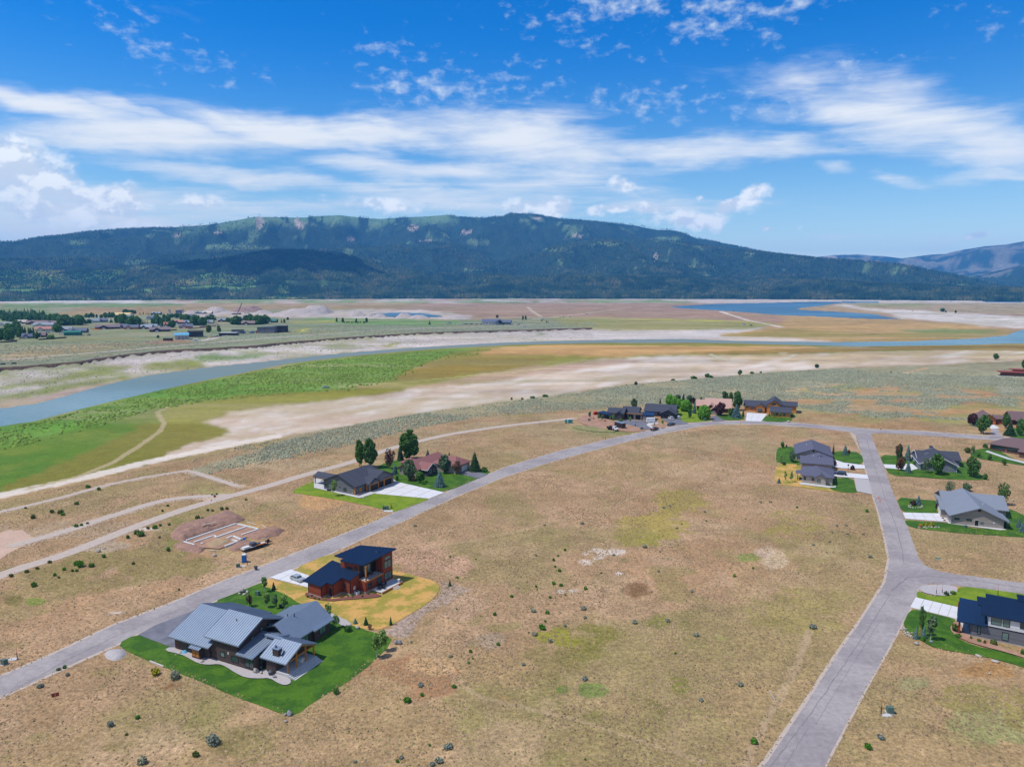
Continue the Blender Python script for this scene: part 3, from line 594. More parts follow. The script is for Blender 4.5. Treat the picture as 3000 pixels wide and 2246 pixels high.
line([(2181, 1157), (2384, 1135), (2520, 1117), (2610, 1108), (2640, 1096), (2714, 1078)], 2.4, (206, 168, 132), .85)
line([(1000, 1092 + 40), (1200, 1118), (1400, 1098), (1560, 1084), (1720, 1052)], 5, (196, 186, 120), .5)
line([(1545, 898), (1560, 912), (1585, 928)], 9, (206, 190, 168), .8); line([(1560, 935), (1700, 920), (1850, 900)], 9, (200, 184, 160), .8); line([(2110, 912), (2190, 938), (2290, 958)], 10, (218, 206, 196), .9)
for pts in [[(1950, 1041), (2000, 1047), (2060, 1060)], [(2080, 1036), (2100, 1046), (2160, 1062)], [(2300, 1052), (2330, 1038), (2290, 1034)]]: line(pts, 5, (206, 200, 176), .7)
nearm = (PY > c1y).astype(float)[:, None]; col *= 1 + nearm * (np.array((1.02, .965, .875)) - 1)
line([(2370, 1850), (2330, 1960), (2240, 2120), (2180, 2246)], 1.2, (196, 170, 138), .5); line([(1180, 1620), (1500, 1560), (1800, 1480), (2100, 1330)], .9, (198, 170, 136), .4); line([(1240, 1900), (1400, 2040), (1700, 2110), (2060, 2230)], .8, (200, 172, 138), .4); line([(1500, 1380), (1700, 1560), (1900, 1860), (2000, 2246)], .8, (160, 140, 104), .4)
P([(1290, 1704), (1330, 1712), (1380, 1728), (1320, 1762), (1240, 1800), (1210, 1850), (1180, 1872), (1126, 1850), (1195, 1802), (1258, 1764), (1286, 1736)], (174, 156, 146), .7, 1.3)
# streaks of drier and damper ground out on the flats and the far terrace
gr = np.hypot(gx, gy); fw = ss(gr, 330, 600)
col *= (1 + fw * ((fbm(gx / 160, gy / 45, 241, 4) - .5) * .55 + (fbm(gx / 45, gy / 14, 251, 3) - .5) * .45 + (fbm(gx / 12, gy / 6, 261, 2) - .5) * .25))[:, None]
lay(fw * ss(fbm(gx / 260, gy / 50, 271, 4), .54, .66) * .35 * (PY > 888), (150, 146, 92)); lay(fw * ss(fbm(gx / 200, gy / 40, 281, 4), .56, .68) * .3 * (PY > 888), (196, 172, 140))
NC = len(azs); NRr = len(rs)
I = np.arange(NC * NRr).reshape(NRr, NC)
F = np.stack([I[:-1, :-1].ravel(), I[:-1, 1:].ravel(), I[1:, 1:].ravel(), I[1:, :-1].ravel()], 1)
def ground_mat():
    m = D_.materials.new('ground'); m.use_nodes = True; g = NT(m.node_tree); b = g.n['Principled BSDF']
    b.inputs['Roughness'].default_value = .95; b.inputs['Specular IOR Level'].default_value = .12
    ac = g.node('ShaderNodeAttribute', attribute_name='cover').outputs['Color']; am = g.node('ShaderNodeAttribute', attribute_name='mottle').outputs['Fac']
    p = g.node('ShaderNodeNewGeometry').outputs['Position']
    n1 = g.noise(g.mapping(p, (1, 1, 0)), 1.1, 4, .7, .3); n2 = g.noise(g.mapping(p, (1, 1, 0)), .16, 4, .6); n3 = g.noise(g.mapping(p, (1, .7, 0)), 3.2, 3, .6)
    f = g.m('MULTIPLY', g.ramp(n1, .25, .75, .50, 1.5, False), g.m('MULTIPLY', g.ramp(n2, .25, .75, .76, 1.24, False), g.ramp(n3, .25, .75, .7, 1.3, False)))
    f2 = g.m('ADD', 1.0, g.m('MULTIPLY', g.m('SUBTRACT', f, 1.0), am))
    c = g.mix(1.0, ac, g.comb(f2, f2, f2), 'MULTIPLY')
    # straw and green flecks
    fl1 = g.ramp(g.noise(g.mapping(p, (1, 1, 0), loc=(31, 7, 0)), .9, 4, .75), .62, .72, 0, .35)
    c = g.mix(g.m('MULTIPLY', fl1, am), c, (.13, .13, .055, 1)); fl2 = g.ramp(g.noise(g.mapping(p, (1, 1, 0), loc=(3, 70, 0)), .7, 4, .75), .63, .72, 0, .4)
    c = g.mix(g.m('MULTIPLY', fl2, am), c, (.42, .33, .21, 1))
    g.l.new(c, b.inputs['Base Color'])
    bn = g.node('ShaderNodeBump'); bn.inputs['Strength'].default_value = .7; bn.inputs['Distance'].default_value = .25
    g.l.new(g.m('ADD', n1, g.m('MULTIPLY', n3, .5)), bn.inputs['Height']); g.l.new(bn.outputs[0], b.inputs['Normal'])
    return m
MT['ground'] = ground_mat()
me = np_mesh('ground', np.stack([gx, gy, gh], 1), F, 'ground')
def setcol(me, col):
    a = me.color_attributes.new('cover', 'FLOAT_COLOR', 'POINT'); buf = np.ones((len(col), 4), np.float32); buf[:, :3] = col; a.data.foreach_set('color', buf.ravel())
setcol(me, col)
a = me.attributes.new('mottle', 'FLOAT', 'POINT'); a.data.foreach_set('value', mot.astype(np.float32))
grd = link(D_.objects.new('ground', me)); tag(grd, 'wide valley floor of dry grass, sage and bare reservoir bed', kind='structure')
# a far skirt so that the land goes on beyond the sheet on all sides
sk = MB(); sk.box(-30000, -3000, -9.6, 30000, 30000, -7.6); o = sk.build('ground_base', 'dirt'); tag(o, kind='structure', label='land going on beyond the valley')

# the dark undercut soil edge along the top of the river bluff
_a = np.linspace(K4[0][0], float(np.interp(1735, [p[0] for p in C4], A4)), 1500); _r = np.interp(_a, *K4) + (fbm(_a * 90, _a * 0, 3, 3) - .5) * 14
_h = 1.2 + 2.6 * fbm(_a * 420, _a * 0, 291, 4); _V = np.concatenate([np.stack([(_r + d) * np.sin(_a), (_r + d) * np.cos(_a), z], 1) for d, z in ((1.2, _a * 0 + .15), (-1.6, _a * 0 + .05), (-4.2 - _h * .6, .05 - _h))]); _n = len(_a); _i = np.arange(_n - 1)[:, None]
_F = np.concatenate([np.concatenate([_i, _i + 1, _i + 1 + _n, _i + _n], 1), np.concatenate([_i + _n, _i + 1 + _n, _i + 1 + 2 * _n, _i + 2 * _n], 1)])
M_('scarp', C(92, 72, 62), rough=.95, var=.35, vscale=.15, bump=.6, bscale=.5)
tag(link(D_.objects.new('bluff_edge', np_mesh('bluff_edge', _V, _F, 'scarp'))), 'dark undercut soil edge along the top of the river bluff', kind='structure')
def water_sheet(name, lab, pts, z, mt):
    V = [(p.x, p.y, z) for p in pts]; m = D_.meshes.new(name); bm = bmesh.new(); f = bm.faces.new([bm.verts.new(v) for v in V]); bmesh.ops.triangulate(bm, faces=[f]); bmesh.ops.recalc_face_normals(bm, faces=bm.faces); bm.to_mesh(m); bm.free()
    if m.polygons and m.polygons[0].normal.z < 0: m.flip_normals()
    m.materials.append(MT[mt]); o = link(D_.objects.new(name, m)); return tag(o, lab, kind='structure')
rv = [at(x, y + 14 * (1 if x < 1200 else .4), -6.3) for x, y in C2] + [at(x, y - (6 if x < 1200 else 2.0), -6.3) for x, y in C3[::-1]]
water_sheet('river', 'blue-green river winding through the drained reservoir', rv, -6.3, 'water')
lkp = [at(x, y, -6.4) for x, y in [(1900, 912), (2200, 922), (2700, 945), (2760, 930), (2700, 881.5), (1900, 884)]]
water_sheet('lake', 'dark blue reservoir water under the far mountains', lkp, -6.4, 'lake')
water_sheet('far_water', 'thin line of blue water at the far right shore', [at(x, y, -6.4) for x, y in [(2850, 887), (3400, 887), (3400, 880.5), (2850, 880.5)]], -6.4, 'lake')
water_sheet('pond', 'blue pond in the gravel pit', [at(x, y, -4.8) for x, y in [(1070, 932), (1310, 932), (1320, 908), (1070, 908)]], -6.0, 'lake')

# ------------------------------------------------------------ mountains
RA = [(-700, 760), (-300, 725), (0, 706), (36, 708), (113, 695), (181, 689), (253, 679), (348, 671), (511, 663), (633, 653), (705, 643), (746, 634), (854, 637), (904, 634), (949, 630), (1000, 630), (1113, 639), (1194, 634), (1312, 628), (1343, 635), (1407, 637), (1475, 634), (1493, 625), (1561, 625), (1633, 640), (1768, 650), (1859, 657), (1927, 670), (1963, 670), (2000, 679), (2045, 697), (2136, 717), (2271, 742), (2362, 752), (2393, 757), (2450, 775), (2600, 800), (2800, 842), (3300, 860)]
RB = [(-700, 800), (0, 790), (158, 794), (294, 792), (384, 783), (542, 771), (678, 753), (814, 735), (904, 737), (1000, 746), (1059, 760), (1127, 780), (1250, 800), (1500, 812), (2000, 815), (2300, 822), (2600, 838), (3300, 858)]
RCc = [(-700, 780), (0, 760), (400, 752), (700, 735), (900, 730), (1100, 722), (1200, 712), (1271, 706), (1335, 713), (1407, 742), (1452, 765), (1560, 740), (1640, 708), (1678, 702), (1768, 699), (1859, 701), (2000, 706), (2150, 730), (2393, 757), (2488, 762), (2542, 765), (2633, 773), (2723, 792), (2827, 811), (2904, 832), (3000, 850), (3300, 862)]
RR_ = [(1800, 850), (2100, 800), (2393, 753), (2438, 747), (2511, 744), (2588, 750), (2642, 756), (2723, 746), (2768, 744), (2823, 730), (2890, 720), (2940, 717), (2995, 706), (3200, 690), (3900, 670)]
RR2 = [(2600, 860), (2832, 810), (2904, 797), (3000, 775), (3200, 750), (3900, 730)]
RD = [(-700, 848), (0, 846), (2600, 850), (3900, 856)]
def ridge(pts, D):
    A = []; Zs = []
    for px, py in pts:
        p = atr(px, py, D); A.append(math.atan2(p.x, p.y)); Zs.append(p.z)
    return np.array(A), np.array(Zs), D
LY = [(ridge(RA, 10500), 3400, 3500, 1.0), (ridge(RB, 6700), 1500, 1600, .5), (ridge(RCc, 8400), 2300, 1800, .8), (ridge(RR_, 17500), 4200, 3500, 1.0), (ridge(RR2, 12500), 3200, 2000, .9), (ridge(RD, 5700), 520, 1500, .1)]
FOOT = 5230
def mtn(a, r):
    x = r * np.sin(a); y = r * np.cos(a); h = np.full(r.shape, -6.0)
    gul = fbm(x / 1100, y / 1700, 301, 5); rid = 1 - np.abs(2 * fbm(x / 760 + y / 4000, y / 1700, 311, 4) - 1)
    for (A, Zs, D), wf, wb, k in LY:
        z = np.interp(a, A, Zs); t = (r - D)
        Dd = t + (fbm(a * 14, r * 0, 321 + int(D) % 97, 3) - .5) * 300 * np.where(np.abs(t) < 60, 0, 1)
        s = np.where(t < 0, 1 - np.clip(-t / wf, 0, 1), 1 - np.clip(t / wb, 0, 1) * .8)
        s = s ** 1.15; s = s * (1 - .10 * np.clip(-t / wf, 0, 1))
        edge = np.clip(np.abs(t) / 500, 0, 1)
        hh = z * s + (rid - .70) * 520 * k * edge * np.clip(s * 1.7, 0, 1) + (gul - .5) * 330 * k * edge * np.clip(s * 1.6, 0, 1)
        hh = np.minimum(hh, CAMH + (z - CAMH) * r / D * (1 - .04 * np.clip(np.abs(r - D) / 600, 0, 1)))   # no rib stands higher than its crest line
        h = np.maximum(h, hh)
    h = h * ss(r, FOOT - 150, FOOT + 500) - 5 * (1 - ss(r, FOOT - 150, FOOT + 500))
    return h
ma = np.arange(-47, 47.01, 0.11) * math.pi / 180
mr = np.concatenate([np.arange(5080, 6000, 45), np.arange(6000, 11400, 62), np.arange(11400, 21500, 170)])
MA, MR = np.meshgrid(ma, mr); MH = mtn(MA, MR); mx_, my_ = MR * np.sin(MA), MR * np.cos(MA)
fx, fy, fh = mx_.ravel(), my_.ravel(), MH.ravel(); mpx, mpy = pr_np(fx, fy, fh)
mcol = np.tile(np.array((.018, .036, .018)), (len(fx), 1))
def mlay(w, c):
    global mcol
    w = np.clip(w, 0, 1)[:, None]; mcol = mcol * (1 - w) + np.array(c) * w
gn = fbm(fx / 260, fy / 420, 401, 5); gn2 = fbm(fx / 90, fy / 160, 411, 4)
mR = np.hypot(fx, fy)
crest = np.interp(mpx, [p[0] for p in RA], [p[1] for p in RA])
topm = (mR > 9000) * (mR < 11500) * ss(-(mpy - crest), -46, -6) * ((mpx > 500) & (mpx < 1330))
def meadow_w(px, py, rr, n, n2, cr):
    rib = fbm(px / 26, py / 90, 421, 3)
    top = (rr > 8800) * (rr < 11500) * ss(cr - py, -44, -10) * ss(px, 420, 700) * (1 - ss(px, 1300, 1380)) * ss(rib + .35 * (n2 - .5) - (py - cr) * .0045, .30, .38)
    mid = ss(n + .35 * (n2 - .5), .69, .76) * .7
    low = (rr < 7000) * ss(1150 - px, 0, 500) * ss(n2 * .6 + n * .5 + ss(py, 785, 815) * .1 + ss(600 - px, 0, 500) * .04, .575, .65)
    low = low * (1 - pip(px, py, [(600, 800), (760, 735), (900, 728), (1140, 770), (1120, 800), (960, 795), (930, 830), (760, 815)]))  # pale growth left off this hill: its cloud shade is also put into colour
    bare = (rr > 11800) * ss(n, .46, .58)
    return top, mid, low, bare
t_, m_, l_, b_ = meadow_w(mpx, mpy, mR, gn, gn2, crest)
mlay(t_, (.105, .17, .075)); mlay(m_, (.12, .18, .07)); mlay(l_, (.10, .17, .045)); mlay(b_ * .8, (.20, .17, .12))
for q in [(760, 648, 12, 30), (880, 660, 14, 12), (1210, 668, 18, 10), (1370, 680, 22, 6), (1575, 640, 14, 5), (1690, 690, 22, 4), (1920, 756, 8, 10), (1240, 707, 25, 3), (640, 682, 18, 4), (520, 686, 12, 3), (2432, 754, 22, 7), (870, 650, 8, 12), (1030, 700, 14, 8)]:
    mlay(ss(1 - ((mpx - q[0]) / q[2]) ** 2 - ((mpy - q[1]) / q[3]) ** 2 + (gn2 - .5) * 1.5, 0, .4) * .9, (.34, .27, .21))
for q in [(230, 710, 26, 8), (900, 725, 8, 4), (700, 725, 100, 8), (650, 672, 20, 8), (1390, 790, 30, 4), (1630, 730, 40, 7), (1400, 710, 40, 8), (1780, 715, 50, 6), (1950, 700, 50, 8), (2200, 745, 20, 8), (990, 790, 60, 18)]:
    mlay(ss(1 - ((mpx - q[0]) / q[2]) ** 2 - ((mpy - q[1]) / q[3]) ** 2 + (gn2 - .5) * 2.2, 0, .5) * .8, (.13, .19, .07))
NM, NA = len(mr), len(ma); I = np.arange(NM * NA).reshape(NM, NA)
F = np.stack([I[:-1, :-1].ravel(), I[:-1, 1:].ravel(), I[1:, 1:].ravel(), I[1:, :-1].ravel()], 1)
def mtn_mat():
    m = D_.materials.new('mountain'); m.use_nodes = True; g = NT(m.node_tree); b = g.n['Principled BSDF']; b.inputs['Roughness'].default_value = .95; b.inputs['Specular IOR Level'].default_value = .1
    ac = g.node('ShaderNodeAttribute', attribute_name='cover').outputs['Color']; p = g.node('ShaderNodeNewGeometry').outputs['Position']
    n1 = g.noise(p, .035, 4, .7); n2 = g.noise(p, .006, 4, .6)
    f = g.m('MULTIPLY', g.ramp(n1, .3, .7, .55, 1.45, False), g.ramp(n2, .3, .7, .8, 1.25, False))
    g.l.new(g.mix(1.0, ac, g.comb(f, f, f), 'MULTIPLY'), b.inputs['Base Color'])
    bn = g.node('ShaderNodeBump'); bn.inputs['Strength'].default_value = .8; bn.inputs['Distance'].default_value = 14; g.l.new(n1, bn.inputs['Height']); g.l.new(bn.outputs[0], b.inputs['Normal'])
    return m
MT['mountain'] = mtn_mat()
me = np_mesh('mountains', np.stack([fx, fy, fh], 1), F, 'mountain', smooth=True); setcol(me, mcol)
tag(link(D_.objects.new('mountains', me)), 'long forested mountain range with green meadows along its crest', kind='structure')
# forest: spires of four faces, one mesh
NF = 225000
fa = R(-40) + nr.random(NF) * R(80); u = nr.random(NF)
fr = np.where(u < .55, 5240 + 1700 * nr.random(NF) ** 1.1, 5240 + 5900 * nr.random(NF))
fr = fr + (fbm(fa * 70, fa * 0, 331, 3) - .72) * 300 * (fr < 5700); fz = mtn(fa, fr); tx, ty = fr * np.sin(fa), fr * np.cos(fa)
tpx, tpy = pr_np(tx, ty, fz); tn = fbm(tx / 260, ty / 420, 401, 5); tn2 = fbm(tx / 90, ty / 160, 411, 4)
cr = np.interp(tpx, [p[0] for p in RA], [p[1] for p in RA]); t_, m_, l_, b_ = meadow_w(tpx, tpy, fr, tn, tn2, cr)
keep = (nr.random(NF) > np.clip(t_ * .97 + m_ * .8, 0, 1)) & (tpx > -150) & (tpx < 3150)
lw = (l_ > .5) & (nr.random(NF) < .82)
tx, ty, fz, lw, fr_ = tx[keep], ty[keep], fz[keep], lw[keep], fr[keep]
def spires(x, y, z, hgt, rad, n=4, rounded=False):
    k = len(x); ph = nr.random(k) * 6.28; V = np.zeros((k, n + 1, 3), np.float32)
    for i in range(n):
        V[:, i, 0] = x + rad * np.cos(ph + i * 2 * math.pi / n); V[:, i, 1] = y + rad * np.sin(ph + i * 2 * math.pi / n); V[:, i, 2] = z - 1
    V[:, n, 0] = x; V[:, n, 1] = y; V[:, n, 2] = z + hgt
    b = (np.arange(k) * (n + 1))[:, None]
    F = np.concatenate([np.concatenate([b + i, b + (i + 1) % n, b + n], 1) for i in range(n)], 0)
    return V.reshape(-1, 3), F
def fmat(name, c, c2):
    m = D_.materials.new(name); m.use_nodes = True; g = NT(m.node_tree); b = g.n['Principled BSDF']; b.inputs['Roughness'].default_value = .9; b.inputs['Specular IOR Level'].default_value = .1
    gi = g.node('ShaderNodeNewGeometry').outputs['Random Per Island']; p = g.node('ShaderNodeNewGeometry').outputs['Position']; q = g.m('MULTIPLY', g.ramp(g.noise(p, .0035, 3, .6), .35, .65, .55, 1.6), g.ramp(g.noise(p, .014, 3, .6), .3, .7, .7, 1.35)); g.l.new(g.mix(1.0, g.mix(gi, (*c, 1), (*c2, 1)), g.comb(g.m('MULTIPLY', q, q), q, g.m('MULTIPLY', q, .95)), 'MULTIPLY'), b.inputs['Base Color']); return m
MT['f_dark'] = fmat('conifer_forest', (.006, .016, .008), (.026, .050, .022)); MT['f_light'] = fmat('aspen_forest', (.05, .10, .03), (.10, .17, .05))
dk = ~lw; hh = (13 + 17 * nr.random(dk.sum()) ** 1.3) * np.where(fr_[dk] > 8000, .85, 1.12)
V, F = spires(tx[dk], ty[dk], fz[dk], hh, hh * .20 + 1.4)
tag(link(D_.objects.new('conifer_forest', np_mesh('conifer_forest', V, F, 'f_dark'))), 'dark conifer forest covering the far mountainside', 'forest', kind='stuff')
k = lw.sum(); hh = 8 + 6 * nr.random(k)
x, y, z = tx[lw], ty[lw], fz[lw]; ph = nr.random(k) * 6.28; V = np.zeros((k, 6, 3), np.float32); rd = 4 + 4 * nr.random(k)
for i in range(4): V[:, i, 0] = x + rd * np.cos(ph + i * 1.571); V[:, i, 1] = y + rd * np.sin(ph + i * 1.571); V[:, i, 2] = z + hh * .45
V[:, 4] = np.stack([x, y, z + hh], 1); V[:, 5] = np.stack([x, y, z - 1], 1); b = (np.arange(k) * 6)[:, None]
F = np.concatenate([np.concatenate([b + i, b + (i + 1) % 4, b + 4], 1) for i in range(4)] + [np.concatenate([b + (i + 1) % 4, b + i, b + 5], 1) for i in range(4)], 0)
tag(link(D_.objects.new('aspen_woodland', np_mesh('aspen_woodland', V.reshape(-1, 3), F, 'f_light'))), 'pale green aspen woodland at the foot of the mountains', 'woodland', kind='stuff')
# the cumulus whose shadow darkens the middle hill
M_('cloud', (.9, .9, .9), rough=1, var=0, spec=0)
cbm = bmesh.new()
for (px, r, w, dd) in [(760, 6450, 420, 330), (880, 6400, 520, 420), (1000, 6350, 470, 380), (1090, 6300, 300, 230), (690, 6600, 360, 240), (900, 6750, 520, 260), (560, 6800, 330, 190), (400, 7000, 380, 170), (230, 7000, 420, 170), (60, 6900, 380, 150)]:
    p = atr(px, 800, r); c_ = Vector((p.x, p.y, 0)) + to_sun * (4000 / to_sun.z); v0 = len(cbm.verts); bmesh.ops.create_icosphere(cbm, subdivisions=3, radius=1.0, matrix=Matrix.Translation((0, 0, 0))); cbm.verts.ensure_lookup_table()
    for v_ in cbm.verts[v0:]:
        n_ = 1 + .35 * (math.sin(v_.co.x * 5 + px) * math.sin(v_.co.y * 6 + r) + .6 * math.sin(v_.co.x * 13 + v_.co.z * 11)); v_.co = Vector((v_.co.x * w * n_, v_.co.y * dd * n_, max(v_.co.z, -.25) * 230 * n_)) + c_
cme = D_.meshes.new('cumulus_cloud'); cbm.to_mesh(cme); cbm.free(); cme.materials.append(MT['cloud']); cme.polygons.foreach_set('use_smooth', [True] * len(cme.polygons)); tag(link(D_.objects.new('cumulus_cloud', cme)), 'white cumulus high above the hills', kind='structure')
print('terrain done', round(time.time() - T0, 1))
# the air
hz_ = MB(); hz_.box(-26000, -2500, -10.8, 26000, 24500, 1340)
hm = D_.materials.new('haze'); hm.use_nodes = True; hm.node_tree.nodes.clear(); hg = NT(hm.node_tree)
pv = hg.node('ShaderNodeVolumePrincipled'); pv.inputs['Color'].default_value = (.10, .43, 1.0, 1); pv.inputs['Density'].default_value = 4.5e-5; pv.inputs['Anisotropy'].default_value = .0
ho = hg.node('ShaderNodeOutputMaterial'); hg.l.new(pv.outputs[0], ho.inputs['Volume']); hm.cycles.homogeneous_volume = True
MT['haze'] = hm; o = hz_.build('haze', 'haze'); tag(o, 'thin blue summer haze filling the valley', kind='stuff')
# ------------------------------------------------------------ roads, lawns, drives: flat sheets on the bench
_lift = [0.03]
def sheet(name, lab, pts, mt, z=None, dz=0.0, kind='structure', cat=None, smooth_n=0):
    if z is None: z = _lift[0]; _lift[0] += .0045
    P3 = [at(x, y, z) for x, y in pts]
    for _ in range(smooth_n):
        Q = []
        for a, b in zip(P3, P3[1:] + P3[:1]): Q += [a * .75 + b * .25, a * .25 + b * .75]
        P3 = Q
    bm = bmesh.new(); f = bm.faces.new([bm.verts.new(p) for p in P3]); f.normal_update()
    if f.normal.z < 0: f.normal_flip()
    r = bmesh.ops.triangulate(bm, faces=[f]); bmesh.ops.recalc_face_normals(bm, faces=bm.faces)
    me = D_.meshes.new(name); bm.to_mesh(me); bm.free()
    if me.polygons and me.polygons[0].normal.z < 0: me.flip_normals()
    me.materials.append(MT[mt]); o = link(D_.objects.new(name, me)); tag(o, lab, cat, kind=kind); return o
def verge(pts):
    """a road outline with small irregularities in its edge"""
    out = []
    for i, (a, b) in enumerate(zip(pts, pts[1:] + pts[:1])):
        L = math.hypot(b[0] - a[0], b[1] - a[1]); n = max(1, int(L / 14))
        for k in range(n):
            t = k / n; sc = max(0, (a[1] * (1 - t) + b[1] * t - 1200)) / 1000
            out.append((a[0] * (1 - t) + b[0] * t + rnd.uniform(-1, 1) * sc * 1.1, a[1] * (1 - t) + b[1] * t + rnd.uniform(-1, 1) * sc * 1.1))
    return out
L1u = [(-400, 2190), (-200, 2080), (0, 1982), (165, 1911), (330, 1832), (495, 1769), (659, 1700), (780, 1654), (992, 1570), (1093, 1530), (1161, 1499), (1257, 1462), (1306, 1442), (1401, 1401), (1428, 1390), (1480, 1368), (1627, 1324), (1776, 1288), (1893, 1263), (2017, 1240), (2099, 1233), (2241, 1234), (2340, 1239), (2508, 1253), (2560, 1257), (2705, 1263), (2898, 1277), (3150, 1297), (3500, 1325)]
L1d = [(3500, 1340), (3150, 1309), (2898, 1288), (2700, 1275), (2575, 1268)]
LB_r = [(2551, 1272), (2563, 1301), (2580, 1343), (2591, 1371), (2616, 1441), (2642, 1501), (2660, 1545), (2692, 1635), (2710, 1655), (2746, 1671), (2796, 1680), (3000, 1707), (3400, 1755)]
LB_r2 = [(3400, 1795), (3000, 1738), (2809, 1715), (2728, 1708), (2700, 1714), (2687, 1730), (2683, 1752), (2638, 1833), (2611, 1883), (2552, 1987), (2480, 2117), (2413, 2246), (2350, 2370)]
LB_l = [(2110, 2430), (2225, 2262), (2300, 2153), (2377, 2036), (2449, 1923), (2521, 1820), (2570, 1743), (2595, 1703), (2606, 1635), (2595, 1581), (2575, 1500), (2560, 1455), (2545, 1403), (2531, 1357), (2518, 1306), (2508, 1272), (2490, 1265)]
L1b = [(2340, 1249), (2241, 1241), (2099, 1242), (2036, 1250), (1941, 1269), (1846, 1290), (1700, 1328), (1600, 1357), (1480, 1395), (1341, 1451), (1170, 1530), (1075, 1570), (970, 1619), (851, 1668), (790, 1692), (613, 1766), (544, 1796), (455, 1830), (341, 1886), (145, 1974), (0, 2041), (-200, 2140), (-400, 2260)]
shoulder = lambda pts, d: [(x, y + d * max(.3, (y - 1150) / 700)) for x, y in pts]
sheet('road_shoulder', 'pale gravel shoulder along the subdivision roads', verge(shoulder(L1u, -5) + shoulder(L1b, 6)), 'track', smooth_n=0)
sheet('road_shoulder', 'pale gravel shoulder along the right-hand road', verge([(x + 5 * (y - 1100) / 600, y) for x, y in LB_r2[3:]] + [(x - 9 * (y - 1150) / 600, y) for x, y in LB_l]), 'track')
sheet('road', 'grey asphalt road curving through the lots and down the right side', verge(L1u + L1d + LB_r + LB_r2 + LB_l + L1b), 'asphalt')
GT = [(-400, 1870), (0, 1681), (181, 1627), (362, 1556), (470, 1515), (579, 1478), (687, 1450), (800, 1419), (880, 1393), (1029, 1355), (1090, 1331), (1151, 1311), (1233, 1291), (1314, 1271), (1480, 1247), (1600, 1234), (1690, 1224)]
def trk(GT, w, lab, amp=.15):
    up, dn = [], []
    for i, (x, y) in enumerate(GT):
        p = at(x, y); d = (at(*GT[min(i + 1, len(GT) - 1)]) - at(*GT[max(i - 1, 0)])).normalized(); n = Vector((-d.y, d.x, 0)) * w; w_ = amp * math.sin(i * 2.3)
        for q, L in ((p + n * (1 + w_), up), (p - n * (1 - w_), dn)): f_ = pr_np(q.x, q.y, 0); L.append((float(f_[0]), float(f_[1])))
    sheet('gravel_track', lab, up + dn[::-1], 'track', smooth_n=2); return up + dn[::-1]
TRK = [trk(GT, 2.4, 'pale gravel track running behind the houses'),
       trk([(20, 1600), (72, 1590), (217, 1547), (300, 1520), (362, 1500), (420, 1480), (470, 1468), (530, 1457), (600, 1453), (680, 1450)], 2.0, 'pale dirt fork swinging left above the gravel track'),
       trk([(-300, 1545), (0, 1500), (90, 1478), (181, 1457), (325, 1417), (430, 1396), (542, 1379), (570, 1382), (597, 1392), (650, 1410), (700, 1424)], 1.3, 'narrow dirt path looping along the bench edge'),
       [(-100, 1552), (60, 1548), (100, 1575), (70, 1598), (0, 1635), (-100, 1650)]]
M_('crack', C(136, 129, 131), rough=.9, var=.2)
def crack(pts, w, lab='dark sealed crack in the asphalt'):
    V = []; Q = []
    for a, b in zip(pts[:-1], pts[1:]):
        n = max(1, int(math.hypot(b[0] - a[0], b[1] - a[1]) / 8)); Q += [(a[0] + (b[0] - a[0]) * k / n, a[1] + (b[1] - a[1]) * k / n) for k in range(n)]
    Q = [at(x, y, .052) for x, y in Q]; n = len(Q)
    for i, p in enumerate(Q):
        d = Q[min(i + 1, n - 1)] - Q[max(i - 1, 0)]; d.normalize(); q = Vector((-d.y, d.x, 0)); o = rnd.uniform(-.12, .12); ww = w * rnd.uniform(.5, 1.2) / 2
        V += [tuple(p + q * (o + ww)), tuple(p + q * (o - ww))]
    m = D_.meshes.new('road_crack'); m.from_pydata(V, [], [(2 * i, 2 * i + 1, 2 * i + 3, 2 * i + 2) for i in range(n - 1)]); m.update()
    if m.polygons[0].normal.z < 0: m.flip_normals()
    m.materials.append(MT['crack']); tag(link(D_.objects.new('road_crack', m)), lab, kind='structure')
crack([(2255, 2246), (2330, 2150), (2420, 2025), (2500, 1905), (2570, 1800), (2612, 1730)], .16); crack([(2540, 1290), (2560, 1360), (2590, 1450), (2625, 1540), (2642, 1610), (2650, 1660)], .2)
crack([(2612, 1730), (2660, 1690), (2720, 1686), (2820, 1694), (3000, 1722), (3200, 1750)], .35, 'dark tyre mark turning at the junction'); crack([(2390, 2120), (2460, 2005), (2520, 1910), (2590, 1800)], .08)
crack([(-100, 2110), (60, 2010), (200, 1930), (340, 1862), (520, 1785)], .14); crack([(520, 1785), (800, 1672), (1060, 1556), (1220, 1488)], .1); crack([(1980, 1255), (2060, 1244), (2200, 1239), (2400, 1247), (2560, 1263), (2700, 1269)], .4, 'dark wheel track on the far road'); crack([(2230, 2350), (2300, 2240), (2370, 2130)], .1)
lot = lambda lab, pts, mt='lawn', sn=1, name='lawn': sheet(name, lab, pts, mt, smooth_n=sn)
lot('bright green lawn round the dark brown metal-roofed house', [(396, 1857), (343, 1885), (373, 1908), (485, 1956), (586, 1994), (681, 2037), (775, 2070), (830, 2093), (870, 2092), (911, 2059), (1050, 1978), (1157, 1876), (1120, 1858), (1056, 1841), (1000, 1800), (905, 1765), (855, 1772), (800, 1800), (700, 1800), (640, 1760), (613, 1768), (544, 1797), (520, 1850)])
lot('green front lawn between the metal-roofed house and the road', [(618, 1764), (700, 1732), (752, 1710), (785, 1700), (830, 1716), (880, 1732), (905, 1765), (855, 1790), (760, 1800), (660, 1800)])
